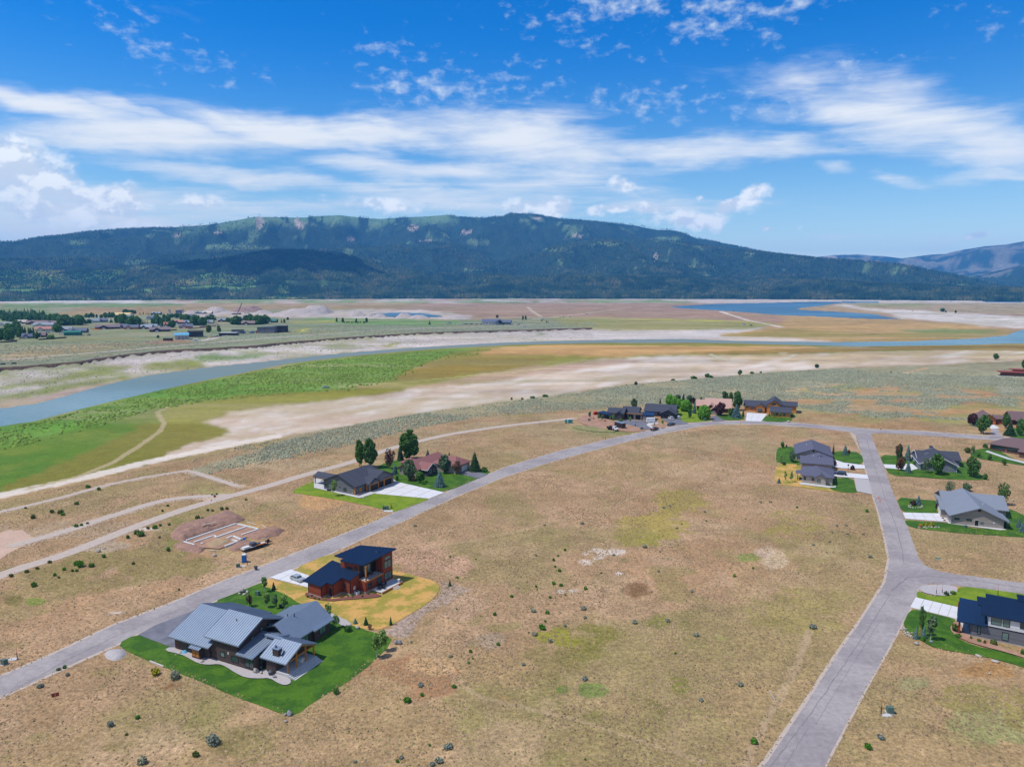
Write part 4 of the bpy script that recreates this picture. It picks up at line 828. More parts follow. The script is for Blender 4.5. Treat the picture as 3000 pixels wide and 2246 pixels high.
lot('sun-scorched golden lawn round the red house', [(785, 1694), (800, 1696), (902, 1722), (912, 1700), (897, 1685), (851, 1668), (970, 1619), (985, 1630), (1010, 1660), (1100, 1664), (1149, 1668), (1214, 1685), (1268, 1699), (1289, 1714), (1285, 1734), (1256, 1765), (1195, 1802), (1139, 1834), (1097, 1846), (1030, 1834), (951, 1784), (880, 1770), (845, 1744), (800, 1725), (760, 1712)], 'lawn_dry')
lot('lime green lawn in front of the dark grey house', [(850, 1442), (880, 1424), (930, 1405), (950, 1420), (1100, 1430), (1180, 1425), (1257, 1460), (1250, 1466), (1161, 1498), (1150, 1498), (1040, 1472), (960, 1458), (880, 1446)], 'lawn_light')
lot('green lawn round the house with the reddish roof', [(1105, 1366), (1130, 1354), (1180, 1344), (1290, 1346), (1350, 1362), (1380, 1372), (1440, 1378), (1428, 1390), (1401, 1401), (1306, 1441), (1262, 1436), (1160, 1416), (1150, 1395), (1110, 1385)])
lot('lawn in front of the dark garage house', [(1930, 1190), (1955, 1182), (2040, 1186), (2065, 1215), (2096, 1232), (2020, 1238), (1980, 1232), (1960, 1214)], 'lawn_light')
lot('lawn in front of the tan-roofed house', [(2085, 1218), (2130, 1210), (2178, 1214), (2182, 1230), (2120, 1231), (2096, 1222)])
lot('lawn beside the orange wooden house', [(2235, 1226), (2250, 1216), (2290, 1200), (2326, 1201), (2322, 1228), (2310, 1237), (2232, 1234)])
lot('lawn left of the slate-roofed houses', [(2275, 1318), (2284, 1308), (2330, 1308), (2350, 1340), (2350, 1366), (2280, 1354), (2273, 1350)])
lot('patchy dry lawn of the lower slate-roofed house', [(2276, 1356), (2350, 1360), (2345, 1410), (2450, 1425), (2520, 1432), (2516, 1444), (2420, 1438), (2330, 1424), (2272, 1416), (2268, 1400)], 'lawn_dry')
lot('lawn between the slate-roofed house and the road', [(2440, 1323), (2470, 1320), (2523, 1325), (2532, 1361), (2470, 1358), (2442, 1344)])
lot('strip of lawn beside the black car drive', [(2430, 1400), (2500, 1398), (2506, 1430), (2516, 1444), (2450, 1440), (2425, 1428)])
lot('lawn round the blue-grey house with white trim', [(2576, 1331), (2640, 1334), (2690, 1344), (2800, 1350), (2836, 1352), (2860, 1380), (2885, 1396), (2894, 1406), (2780, 1404), (2680, 1396), (2606, 1392), (2590, 1362)])
lot('lawn in front of the big grey-roofed house', [(2624, 1454), (2690, 1462), (2754, 1466), (2752, 1505), (2700, 1510), (2643, 1502)])
lot('lawn behind and below the big grey-roofed house', [(2650, 1521), (2700, 1526), (2780, 1530), (2880, 1552), (2950, 1540), (2930, 1490), (2960, 1488), (3040, 1530), (3100, 1580), (2960, 1570), (2820, 1562), (2690, 1548), (2655, 1538)])
lot('striped lawn below the brown brick house', [(2850, 1322), (2860, 1316), (2910, 1310), (2980, 1350), (3060, 1365), (3060, 1372), (2940, 1354), (2870, 1344), (2840, 1334)])
lot('lawn of the timber-gabled house', [(2942, 1262), (2960, 1250), (3060, 1262), (3060, 1288), (2975, 1284), (2945, 1274)])
lot('lawn beside the white and grey modern house', [(2690, 1728), (2720, 1745), (2780, 1744), (2810, 1715), (2900, 1725), (3060, 1748), (3060, 1790), (2850, 1790), (2690, 1752), (2684, 1742)], 'lawn_light')
lot('lawn in front of the white and grey modern house', [(2666, 1782), (2700, 1788), (2810, 1815), (2790, 1825), (2790, 1860), (2850, 1890), (2940, 1908), (3060, 1950), (3100, 1990), (3000, 1952), (2880, 1920), (2740, 1898), (2700, 1876), (2640, 1838)])
# drives
sheet('driveway', 'dark asphalt drive of the metal-roofed house', [(404, 1858), (455, 1830), (544, 1796), (622, 1764), (640, 1800), (560, 1900), (513, 1899)], 'dark_asphalt')
def slabs(name, lab, quad, n, m, mt, z=None):
    """a poured drive: joined slabs with open joints over a darker bed, each slab a part"""
    z = z or _lift[0] + .006; _lift[0] += .0045
    A, B, Cc, Dd = [at(*q) for q in quad]
    root = empty(name, (A.x, A.y, 0)); tag(root, lab, kind='structure')
    bed = MB(); bed.hull([(p.x - A.x, p.y - A.y, -.05) for p in (A, B, Cc, Dd)], [(p.x - A.x, p.y - A.y, z) for p in (A, B, Cc, Dd)]); bed.build('joint_bed', 'track', root)
    f = lambda u, v: (A * (1 - u) + B * u) * (1 - v) + (Dd * (1 - u) + Cc * u) * v
    for i in range(n):
        for j in range(m):
            e = .012; u0, u1, v0, v1 = i / n + e / 2, (i + 1) / n - e / 2, j / m + e / 2, (j + 1) / m - e / 2
            q = [f(u0, v0), f(u1, v0), f(u1, v1), f(u0, v1)]; b = MB(); b.hull([(p.x - A.x, p.y - A.y, z + .001) for p in q], [(p.x - A.x, p.y - A.y, z + .03) for p in q]); b.build('slab', mt, root)
slabs('driveway', 'white concrete drive with the silver hatchback', [(905, 1722), (790, 1692), (852, 1668), (915, 1690)], 4, 2, 'concrete')
slabs('driveway', 'broad pale concrete drive of the dark grey house', [(1086, 1445), (1258, 1461), (1303, 1443), (1165, 1412)], 4, 3, 'concrete')
sheet('driveway', 'dark asphalt drive of the house with the reddish roof', [(1345, 1387), (1360, 1376), (1430, 1388), (1400, 1401)], 'dark_asphalt')
sheet('driveway', 'dark asphalt court in front of the new grey house', [(1800, 1236), (1830, 1228), (1890, 1232), (1900, 1243), (1893, 1246), (1912, 1258), (1890, 1257), (1850, 1247)], 'dark_asphalt')
sheet('driveway', 'pale concrete edge round the asphalt court', [(1893, 1243), (1900, 1238), (1925, 1235), (1930, 1240), (1905, 1246), (1940, 1254), (1915, 1258)], 'slab_concrete')
sheet('driveway', 'asphalt drive with two white pickups', [(1940, 1226), (1970, 1222), (1995, 1230), (2017, 1240), (1985, 1244), (1950, 1234)], 'dark_asphalt')
sheet('driveway', 'asphalt drive beside the round green tree', [(2084, 1219), (2098, 1216), (2124, 1232), (2086, 1233)], 'dark_asphalt')
slabs('driveway', 'white concrete drive of the orange wooden house', [(2184, 1234), (2230, 1235), (2248, 1213), (2188, 1209)], 3, 2, 'concrete')
sheet('driveway', 'white concrete drive of the upper slate-roofed house', [(2436, 1366), (2444, 1345), (2470, 1354), (2533, 1362), (2535, 1372), (2467, 1371)], 'concrete')
sheet('driveway', 'white concrete drive with the dark sport utility car', [(2440, 1378), (2480, 1384), (2540, 1390), (2545, 1402), (2450, 1395), (2435, 1390)], 'concrete')
sheet('gravel_pad', 'speckled gravel pad beside the road', [(2502, 1399), (2545, 1403), (2556, 1448), (2510, 1438)], 'gravel')
sheet('driveway', 'white concrete drive of the blue-grey house', [(2588, 1359), (2630, 1361), (2672, 1357), (2690, 1372), (2670, 1377), (2593, 1370)], 'concrete')
slabs('driveway', 'white concrete drive of the big grey-roofed house', [(2644, 1502), (2756, 1505), (2778, 1530), (2652, 1520)], 4, 2, 'concrete')
sheet('path', 'concrete apron round the big grey-roofed house', [(2766, 1500), (2755, 1506), (2778, 1532), (2930, 1552), (2950, 1551), (2935, 1546), (2785, 1530), (2770, 1505)], 'slab_concrete')
sheet('driveway', 'grey drive up to the timber-gabled house', [(2904, 1254), (2921, 1254), (2941, 1280), (2900, 1281), (2902, 1270)], 'asphalt')
sheet('driveway', 'pale apron before the timber-gabled garage', [(2898, 1244), (2912, 1244), (2930, 1254), (2902, 1255)], 'concrete')
slabs('driveway', 'white concrete drive of the white and grey modern house', [(2666, 1780), (2804, 1815), (2815, 1782), (2682, 1751)], 5, 2, 'concrete')
sheet('path', 'pale slab along the brown brick house', [(2886, 1322), (2893, 1319), (2960, 1342), (3060, 1366), (3060, 1372), (2950, 1344)], 'slab_concrete')
sheet('patio', 'pale slab round the dark grey house', [(920, 1428), (1052, 1458), (1100, 1444), (1165, 1412), (1155, 1405), (1060, 1425), (920, 1400)], 'slab_concrete')
sheet('gravel_bed', 'wavy grey gravel bed along the brown house', [(479, 1904), (500, 1892), (560, 1905), (640, 1930), (750, 1965), (790, 1955), (850, 1985), (853, 2000), (835, 2006), (815, 2000), (790, 1984), (760, 1986), (720, 1984), (690, 1970), (660, 1950), (640, 1943), (610, 1946), (580, 1942), (550, 1925), (530, 1915)], 'gravel', smooth_n=1)
sheet('mulch_bed', 'reddish bark bed round the red house', [(890, 1742), (900, 1732), (960, 1755), (1010, 1748), (1090, 1735), (1120, 1742), (1110, 1748), (1060, 1752), (1000, 1756), (970, 1760), (910, 1752)], 'mulch', smooth_n=1)
sheet('gravel_bed', 'purplish gravel bed edging the golden lawn', [(851, 1771), (910, 1772), (960, 1790), (1000, 1808), (1027, 1822), (1028, 1832), (1005, 1834), (985, 1820), (930, 1786), (870, 1778)], 'gravel', smooth_n=1)
sheet('gravel_bed', 'white gravel island by the road junction', [(2692, 1718), (2720, 1711), (2770, 1711), (2806, 1718), (2806, 1730), (2790, 1742), (2750, 1744), (2700, 1734)], 'gravel', smooth_n=1)
sheet('planting_bed', 'weedy bed along the white and grey modern house', [(2790, 1824), (2808, 1812), (2830, 1860), (2900, 1885), (3060, 1930), (3060, 1945), (2960, 1912), (2850, 1884), (2800, 1862), (2782, 1840)], 'dirt', smooth_n=1)
sheet('path', 'pale path round the lower slate-roofed house', [(2338, 1414), (2350, 1412), (2440, 1424), (2449, 1422), (2448, 1427), (2430, 1428), (2345, 1418)], 'slab_concrete')
sheet('bare_soil', 'bare brown soil round the new grey house', [(1690, 1225), (1720, 1212), (1780, 1214), (1790, 1232), (1850, 1246), (1895, 1258), (1880, 1264), (1800, 1262), (1740, 1252), (1700, 1240)], 'dirt', smooth_n=1)
sheet('bare_soil', 'small bare soil bed between two drives', [(1905, 1244), (1925, 1240), (1945, 1246), (1950, 1252), (1935, 1254), (1915, 1249)], 'dirt', smooth_n=1)
sheet('grass_patch', 'rough green patch beside the bare soil', [(1670, 1246), (1720, 1246), (1790, 1258), (1810, 1266), (1740, 1264), (1690, 1256)], 'lawn_rough', smooth_n=1)
# far roads on the village side
def strip(name, lab, pts, w, mt, dz=.12):
    V = []; F = []
    Wp = [];
    for a, b in zip(pts[:-1], pts[1:]):
        n = max(1, int(math.hypot(b[0] - a[0], b[1] - a[1]) / 25))
        for k in range(n): Wp.append((a[0] + (b[0] - a[0]) * k / n, a[1] + (b[1] - a[1]) * k / n))
    Wp.append(pts[-1]); Wp = [gp(*p) for p in Wp]
    for i, p in enumerate(Wp):
        d = (Wp[min(i + 1, len(Wp) - 1)] - Wp[max(i - 1, 0)]); d.z = 0; d.normalize(); n = Vector((-d.y, d.x, 0)) * w / 2
        for s in (1, -1):
            q = p + n * s; V.append((q.x, q.y, max(p.z, gz(q.x, q.y)) + dz))
    F = [(2 * i, 2 * i + 1, 2 * i + 3, 2 * i + 2) for i in range(len(Wp) - 1)]
    m = D_.meshes.new(name); m.from_pydata(V, [], F); m.update()
    if m.polygons[0].normal.z < 0: m.flip_normals()
    m.materials.append(MT[mt]); return tag(link(D_.objects.new(name, m)), lab, kind='structure')
strip('far_road', 'pale road between the village and the river bluff', [(-300, 1085), (0, 1055), (130, 1045), (300, 1031), (450, 1018), (600, 1006), (800, 989), (900, 982), (1080, 969), (1260, 961), (1480, 955), (1560, 950)], 9, 'track')
strip('far_road', 'pale spur to the blue-roofed barn', [(590, 999), (620, 992), (640, 986)], 14, 'track')

# ------------------------------------------------------------ buildings
def wall_box(b, x0, y0, x1, y1, z0, z1): b.box(x0, y0, z0, x1, y1, z1)
class House:
    def __init__(s, name, lab, loc, yaw, cat='house', group=None):
        s.r = empty(name, loc, yaw); tag(s.r, lab, cat, group)
    def box(s, part, x0, y0, z0, x1, y1, z1, mt):
        b = MB(); b.box(x0, y0, z0, x1, y1, z1); return b.build(part, mt, s.r)
    def gable(s, x0, x1, y0, y1, ze, zr, axis='y', rp=None, ov=.6, wm='taupe', rm='shingle_slate', zb=-.3, th=.28, endov=None, seams=0.0, walls=True, fascia=None):
        """walls x0..x1,y0..y1; eave height ze at the wall line, ridge zr along axis at rp"""
        if axis == 'y': a0, a1, e0, e1 = x0, x1, y0, y1; T = lambda p, q, z: (p, q, z)
        else: a0, a1, e0, e1 = y0, y1, x0, x1; T = lambda p, q, z: (q, p, z)
        rp = (a0 + a1) / 2 if rp is None else rp; eo = ov if endov is None else endov
        if walls:
            b = MB(); b.prism([(a0, zb), (a1, zb), (a1, ze), (rp, zr), (a0, ze)], 'y' if axis == 'y' else 'x', e0, e1); b.build('wall', wm, s.r)
        roof = None
        for (pa, sg) in ((a0, -1), (a1, 1)):
            sl = (zr - ze) / abs(rp - pa); pe = pa + sg * ov; zz = ze - sl * ov
            pts = [T(pe, e0 - eo, zz + th), T(pe, e1 + eo, zz + th), T(rp, e1 + eo, zr + th), T(rp, e0 - eo, zr + th)]
            b = MB(); b.slab(pts, th - .02); roof = b.build('roof', rm, s.r)
            if seams:
                b = MB(); q = e0 - eo + .03
                while q < e1 + eo: b.bar(T(pe, q, zz + th + .02), T(rp, q, zr + th + .02), .07, .12); q += seams
                o = b.build('roof_seams', rm, roof); tag(o, kind='stuff')
        if fascia:
            b = MB()
            for (pa, sg) in ((a0, -1), (a1, 1)):
                sl = (zr - ze) / abs(rp - pa); pe = pa + sg * ov; zz = ze - sl * ov
                for q in (e0 - eo - .05, e1 + eo + .05): b.bar(T(pe, q, zz + th * .4), T(rp, q, zr + th * .4), .08, th + .12)
                b.bar(T(pe + sg * .05, e0 - eo, zz + th * .4), T(pe + sg * .05, e1 + eo, zz + th * .4), .08, th + .05)
            b.build('fascia', fascia, s.r)
        return roof
    def hip(s, x0, x1, y0, y1, ze, zr, ov=.6, wm='taupe', rm='shingle_slate', rl=.3, axis='x', zb=-.3, th=.22, walls=True):
        if walls: s.box('wall', x0, y0, zb, x1, y1, ze, wm)
        X0, X1, Y0, Y1 = x0 - ov, x1 + ov, y0 - ov, y1 + ov; cx_, cy_ = (X0 + X1) / 2, (Y0 + Y1) / 2
        if axis == 'x': L = (X1 - X0) * rl / 2; A = (cx_ - L, cy_, zr); B = (cx_ + L, cy_, zr); F4 = [((X0, Y0), (X1, Y0), B, A), ((X1, Y0), (X1, Y1), B), ((X1, Y1), (X0, Y1), A, B), ((X0, Y1), (X0, Y0), A)]
        else: L = (Y1 - Y0) * rl / 2; A = (cx_, cy_ - L, zr); B = (cx_, cy_ + L, zr); F4 = [((X0, Y0), (X1, Y0), A), ((X1, Y0), (X1, Y1), B, A), ((X1, Y1), (X0, Y1), B), ((X0, Y1), (X0, Y0), A, B)]
        for f in F4:
            b = MB(); b.slab([(p[0], p[1], (p[2] if len(p) > 2 else ze) + th) for p in f], th - .02); b.build('roof', rm, s.r)
    def shed(s, poly, fz, th=.25, rm='blue_metal', seams=None, pitch=.45, name='roof'):
        pts = [(x, y, fz(x, y)) for x, y in poly]; b = MB(); b.slab(pts, th); r = b.build(name, rm, s.r)
        if seams:
            b = MB(); ax = seams; vals = [p[1 - (0 if ax == 'y' else 1)] if False else (p[0] if ax == 'y' else p[1]) for p in poly]
            q = min(vals) + .05
            while q < max(vals):
                cr_ = []
                for (p1, p2) in zip(poly, poly[1:] + poly[:1]):
                    a_, b_ = (p1[0], p2[0]) if ax == 'y' else (p1[1], p2[1])
                    if (a_ - q) * (b_ - q) < 0:
                        t = (q - a_) / (b_ - a_); cr_.append((p1[0] + (p2[0] - p1[0]) * t, p1[1] + (p2[1] - p1[1]) * t))
                cr_.sort(key=lambda c: c[1] if ax == 'y' else c[0])
                for k in range(0, len(cr_) - 1, 2): b.bar((*cr_[k], fz(*cr_[k]) + .02), (*cr_[k + 1], fz(*cr_[k + 1]) + .02), .07, .12)
                q += pitch
            if b.v: tag(b.build('roof_seams', rm, r), kind='stuff')
        return r
    def win(s, side, wp, u, z, w, h, fm='black', pm='glass', name='window', mull=0, sub='pane'):
        """side s/n/e/w: wall faces -y/+y/+x/-x at wp; u = centre along the wall"""
        sg = {'s': -1, 'n': 1, 'e': 1, 'w': -1}[side]; hor = side in 'sn'; b = MB(); t = .09
        def bx(bb, u0, z0, u1, z1, d0, d1):
            a_, c_ = sorted((wp + sg * d0, wp + sg * d1))
            bb.box(u0, a_, z0, u1, c_, z1) if hor else bb.box(a_, u0, z0, c_, u1, z1)
        u0, u1, z1 = u - w / 2, u + w / 2, z + h
        bx(b, u0, z, u0 + t, z1, -.05, .07); bx(b, u1 - t, z, u1, z1, -.05, .07); bx(b, u0 + t, z, u1 - t, z + t, -.05, .068); bx(b, u0 + t, z1 - t, u1 - t, z1, -.05, .068)
        for k in range(mull): uu = u0 + (k + 1) * w / (mull + 1); bx(b, uu - t / 2, z + t, uu + t / 2, z1 - t, -.05, .066)
        o = b.build(name, fm, s.r); p = MB(); bx(p, u0 + t, z + t, u1 - t, z1 - t, -.04, .03); p.build(sub, pm, o); return o
    def door(s, side, wp, u, w=1.0, h=2.1, m='black_paint', z=0.0, name='door'):
        sg = {'s': -1, 'n': 1, 'e': 1, 'w': -1}[side]; hor = side in 'sn'; a_, c_ = sorted((wp - sg * .05, wp + sg * .05)); b = MB()
        b.box(u - w / 2, a_, z, u + w / 2, c_, z + h) if hor else b.box(a_, u - w / 2, z, c_, u + w / 2, z + h)
        return b.build(name, m, s.r)
    def post(s, x, y, z0, z1, w=.25, m='timber', name='post'): return s.box(name, x - w / 2, y - w / 2, z0, x + w / 2, y + w / 2, z1, m)
    def vent(s, x, y, z, h=.6, m='black', r=.09):
        b = MB(); b.cone((x, y, z - .2), (x, y, z + h), r, r); b.build('vent_pipe', m, s.r)

# --- the brown metal-roofed house
yaw = -.4448; h = House('brown_house', 'large dark brown house with ribbed blue-grey metal roofs on the green lawn', (-71.465, 141.744, 0), yaw)
h.gable(0, 10, 0, 16, 3.2, 6.4, ov=.9, endov=.9, rp=8, axis='x', wm='brown_siding', rm='metal_roof', seams=.6)
h.gable(10.2, 17.7, .5, 12.5, 5.15, 7.75, ov=.8, endov=1.1, axis='x', wm='brown_siding', rm='metal_roof', seams=.6)
h.box('upper_wall', 11.75, .28, 3.35, 17.72, .495, 5.2, 'brown_board')
h.box('wall', 11.9, .3, -.3, 17.9, 2, 3.35, 'brown_siding')
h.box('wall', 17.9, .3, -.3, 22.4, 9, 2.95, 'brown_siding')
h.box('upper_wall', 17.705, .6, 3.4, 17.78, 12.4, 5.2, 'brown_board')
h.shed([(17.85, -.3), (22.4, -.3), (22.4, 7.2), (17.85, 7.2)], lambda x, y: 3.2 + .21 * (y + .3), rm='metal_roof', seams='y', pitch=.6)
h.box('wall', 24.2, 1.5, -.3, 26.6, 10.2, 3.0, 'brown_siding')
h.gable(23.6, 29.2, 1.6, 9.8, 3.1, 4.95, ov=.55, endov=.6, axis='x', rm='metal_roof', seams=.6, walls=False)
h.box('ridge_cap', 20.2, 5.3, 4.9, 24.5, 6.1, 5.2, 'metal_roof')
h.shed([(19.2, 5.7), (23.1, 5.7), (23.1, 9.8), (19.2, 9.8)], lambda x, y: 5.12 - .3 * (y - 5.7), rm='metal_roof', seams='y', pitch=.6)
h.gable(12.9, 24.0, 9, 20.6, 3.0, 5.7, ov=.6, endov=.7, rp=20.1, wm='brown_board', rm='metal_roof', seams=.6)
h.box('wall', 24.0, 15.2, -.3, 24.6, 20.3, 2.85, 'brown_siding')
h.shed([(24.3, 14.7), (25.1, 14.7), (25.1, 21.2), (24.3, 21.2)], lambda x, y: 3.19 - .6 * (x - 24.3), rm='metal_roof')
# deck, steps, posts
h.box('deck', 26.7, 1.5, -.1, 30.0, 9.6, .75, 'slab_concrete')
for k in range(4): h.box('step', 30.0 + k * .4, 1.5 + .002 * k, -.1, 30.42 + k * .4, 9.6, .6 - k * .16, 'slab_concrete')
for y in (1.9, 4.4, 7.0, 9.4): h.post(29.4, y, .75, 3.1 + .36 * (3.9 - abs(y - 5.7)) * .98)
h.box('beam', 29.2, 1.2, 2.85, 29.45, 10.2, 3.08, 'timber')
b = MB(); b.bar((29.55, 1.4, 3.05), (29.55, 5.7, 4.8), .2, .3); b.bar((29.55, 10, 3.05), (29.55, 5.7, 4.8), .2, .3); b.build('gable_truss', 'timber', h.r)
h.box('table', 28.0, 6.2, .75, 29.0, 7.2, 1.5, 'white')
c = h.box('chimney', 25.5, 2.0, 3.2, 27.0, 3.1, 5.0, 'brown_board'); b = MB(); b.box(25.4, 1.9, 5.0, 27.1, 3.2, 5.12); b.build('chimney_cap', 'metal_roof', c); b = MB(); b.cone((26.0, 2.5, 5.12), (26.0, 2.5, 5.6), .16, .12); b.build('flue', 'black', c)
b = MB(); b.slab([(26.9, 2.6, 4.4), (27.7, 2.1, 4.2), (27.5, 3.2, 4.9)], .05); b.build('cricket', 'metal_roof', h.r)
h.box('wall', 6.3, -1.1, -.1, 8.6, 0, 2.2, 'brown_board')
h.shed([(5.9, -1.6), (8.9, -1.6), (8.9, .05), (5.9, .05)], lambda x, y: 2.5 + .3 * (y + 1.6), th=.12, rm='metal_roof', seams='y', pitch=.6)
for u in (6.9, 7.9): h.door('s', -1.1, u, .85, 1.35, 'timber', z=.6, name='shutter')
h.door('s', 0, 1.0, .95, 2.1, 'darkwood'); h.win('s', 0, 4.6, 1.0, 1.5, 1.2)
h.win('s', .3, 13.6, 1.3, 1.2, 1.1, pm='glass_pale'); h.win('s', .3, 17.0, .95, 1.9, 1.3); h.win('s', .3, 20.9, .7, 2.4, 1.7, mull=1)
h.win('s', .28, 12.6, 4.0, .8, .8); h.win('s', .28, 14.4, 4.0, .8, .8)
h.win('e', 17.78, 4.4, 3.9, 1.0, .9, pm='glass_pale'); h.win('e', 17.78, 6.9, 4.9, .9, .8, pm='glass_pale'); h.win('e', 17.78, 9.3, 4.6, .9, 1.0, pm='glass_pale')
h.win('e', 24.0, 13.0, .9, 1.8, 1.5, pm='glass_pale', mull=1); h.win('e', 24.6, 17.8, .8, 2.0, 1.6, pm='glass_pale', mull=1)
h.win('e', 22.4, 2.0, 1.0, 1.4, 1.3)
h.door('s', 0, 9.2, .5, .5, 'chrome', z=1.9, name='dish'); h.door('e', 10.0, .9, .5, .8, 'white', z=1.6, name='meter_box'); h.door('s', .3, 15.2, .3, .5, 'trim', z=2.2, name='wall_lamp')
for x, y, z in ((13.4, 4.5, 7.0), (19.6, 12.7, 5.8), (20.6, 13.6, 5.75)): h.vent(x, y, z)
for x in (1.2, 3.4, 6.2, 8.8): h.door('w', 0, 2 + x * 1.25, 2.4, 2.4, 'darkwood', name='garage_door') if x in (1.2, 6.2) else None
# --- the red house
yaw = -.555; h = House('red_house', 'red-brown two-storey house with dark blue ribbed roof and a corner balcony', (-50.81, 168.72, 0), yaw)
F2 = lambda x, y: 3.42 + .19 * (y + .3)
lowpoly = [(-1.6, -.35), (4.9, -.35), (4.9, 1.5), (7.05, 1.5), (7.05, 4.6), (9.8, 4.6), (9.8, 8.6), (-1.6, 9.8)]
h.shed(lowpoly, F2, seams='y', pitch=.5)
for (x0, y0, x1, y1) in ((0, 0, 4.5, 9), (4.3, 1.85, 6.65, 9), (6.4, 4.95, 9.4, 9.2)):
    b = MB(); b.prism([(y0, .45), (y1, .45), (y1, F2(0, y1) - .26), (y0, F2(0, y0) - .26)], 'x', x0, x1); b.build('wall', 'red_siding', h.r)
    h.box('foundation', x0 - .04, y0 - .04, -.2, x1 + .04, y1, .45, 'found')
    for xx in (x0, x1): h.box('corner_trim', xx - .1, y0 - .06, .45, xx + .1, y0 + .1, F2(0, y0) - .28, 'black')
h.box('foundation', 9.0, 7.7, -.2, 11.85, 18.1, .45, 'found')
FU = lambda x, y: 7.15 + .03 * x + .09 * (y - 7)
h.box('wall', 9.1, 7.75, .45, 11.8, 18, 3.1, 'red_siding')
b = MB(); b.hull([(3, 8.2, 3.1), (9.4, 8.2, 3.1), (9.4, 17.8, 3.1), (3, 16.5, 3.1)], [(3, 8.2, FU(3, 8.2) - .27), (9.4, 8.2, FU(9.4, 8.2) - .27), (9.4, 17.8, FU(9.4, 17.8) - .27), (3, 16.5, FU(3, 16.5) - .27)]); b.build('upper_wall', 'red_siding', h.r)
b = MB(); b.hull([(9.4, 14.2, 3.12), (11.8, 14.2, 3.12), (11.8, 18, 3.12), (9.4, 18, 3.12)], [(9.4, 14.2, FU(9.4, 14.2) - .27), (11.8, 14.2, FU(11.8, 14.2) - .27), (11.8, 18, FU(11.8, 18) - .27), (9.4, 18, FU(9.4, 18) - .27)]); b.build('upper_wall', 'red_siding', h.r)
h.box('recess_wall', 9.402, 8.25, 3.3, 9.44, 14.19, 6.7, 'dark_metal')
h.shed([(.2, 8.8), (3.8, 8.8), (3.8, 7.3), (11.5, 7.6), (12.7, 18.7), (2.0, 16.4)], FU, th=.3, seams='y', pitch=.5)
h.box('balcony_floor', 9.45, 7.8, 2.95, 12.1, 14.2, 3.25, 'timber')
h.box('balcony_tiles', 9.5, 7.9, 3.255, 12.0, 14.1, 3.28, 'slab_concrete')
h.post(11.8, 8.1, 3.28, 7.1, .28)
b = MB()
for z in (3.6, 3.9, 4.2, 4.4): b.bar((12.05, 7.9, z), (12.05, 14.1, z), .03)
for q in range(8): b.bar((12.05, 7.9 + q * .88, 3.2), (12.05, 7.9 + q * .88, 4.42), .05)
for z in (3.6, 3.9, 4.2, 4.4): b.bar((9.5, 7.86, z), (12.0, 7.86, z), .03)
b.build('balcony_rail', 'dark_metal', h.r)
h.win('e', 9.44, 11.0, 3.7, 2.6, 2.4, pm='glass_pale', mull=1); h.win('s', 8.2, 8.4, 4.0, .01 + 1.0, 2.2); h.win('s', 8.2, 6.2, 5.0, 1.8, .7, mull=1)
h.win('e', 11.8, 16.1, 4.0, 2.6, 2.0, pm='glass_pale', mull=1); h.win('e', 11.8, 16.1, 6.2, 2.4, 1.0, pm='glass_pale')
h.win('e', 11.8, 16.2, 1.0, 2.8, 1.8, pm='glass_pale', mull=1); h.win('e', 11.8, 9.5, .9, 1.4, 1.4); h.win('e', 11.8, 12.8, .6, 1.6, 2.1, pm='glass')
h.door('s', 4.95, 7.6, .0 + .01 + .9, 1.4, 'glass', z=1.6, name='window'); h.door('s', 1.85, 5.9, .95, 2.2, 'black_paint', z=.3); h.door('e', 9.4, 6.4, .7, .9, 'trim', z=1.1, name='meter_box')
h.box('deck', 12.2, 9.6, .35, 15.6, 17.4, .6, 'slab_concrete'); h.box('deck_edge', 15.6, 9.6, .2, 15.75, 17.4, .62, 'timber')
for k in range(3): h.box('step', 15.75 + .35 * k, 13.4, -.1, 16.1 + .35 * k, 15.4, .45 - k * .15, 'ply')
h.box('deck_post', 15.3, 9.65, -.1, 15.6, 9.95, .35, 'white')
h.vent(9.5, 14.5, 7.9, .7, 'chrome'); h.vent(10.4, 14.8, 7.95, .7, 'dark_metal')
h.door('w', 0, 3.2, 4.8, 2.4, 'dark_metal', z=.1, name='garage_door')
# --- dark grey house (orange-timber garages)
yaw = -.5368; h = House('dark_grey_house', 'long dark grey house with black shingle roof and orange-trimmed garages', (-71.63, 260.52, 0), yaw)
h.gable(-.6, 15.2, 1.3, 17.6, 3.5, 6.9, rp=7.3, ov=.8, wm='grey_siding', rm='shingle_dark')
h.gable(7.4, 16.4, 9.0, 21.6, 3.4, 6.3, axis='x', ov=.8, wm='grey_siding', rm='shingle_dark')
h.gable(13.0, 17.0, 7.0, 12.4, 3.2, 4.9, axis='x', ov=.5, wm='grey_siding', rm='shingle_dark')
h.gable(-9.4, -.6, 5.0, 10.0, 3.0, 4.2, axis='x', ov=.5, rm='shingle_dark', walls=False)
for x, y in ((-9.2, 5.2), (-9.2, 9.8)): h.post(x, y, 0, 3.0, .3)
for (y, w) in ((9.8, 4.4), (14.2, 3.0), (18.4, 4.0)):
    xx = 17.0 if y == 9.8 else 16.4
    h.door('e', xx, y, w, 2.5, 'black', name='garage_door')
    for q in (y - w / 2 - .15, y + w / 2 + .15): h.box('garage_trim', xx, q - .15, 0, xx + .14, q + .15, 2.8, 'timber')
    h.box('garage_trim', xx, y - w / 2 - .3, 2.55, xx + .13, y + w / 2 + .3, 2.85, 'timber')
for x in (15.25,): h.post(x, 1.25, 0, 3.3, .35)
h.post(16.2, 6.6, 0, 3.0, .3); h.door('e', 15.2, 4.2, 1.1, 2.2, 'timber')
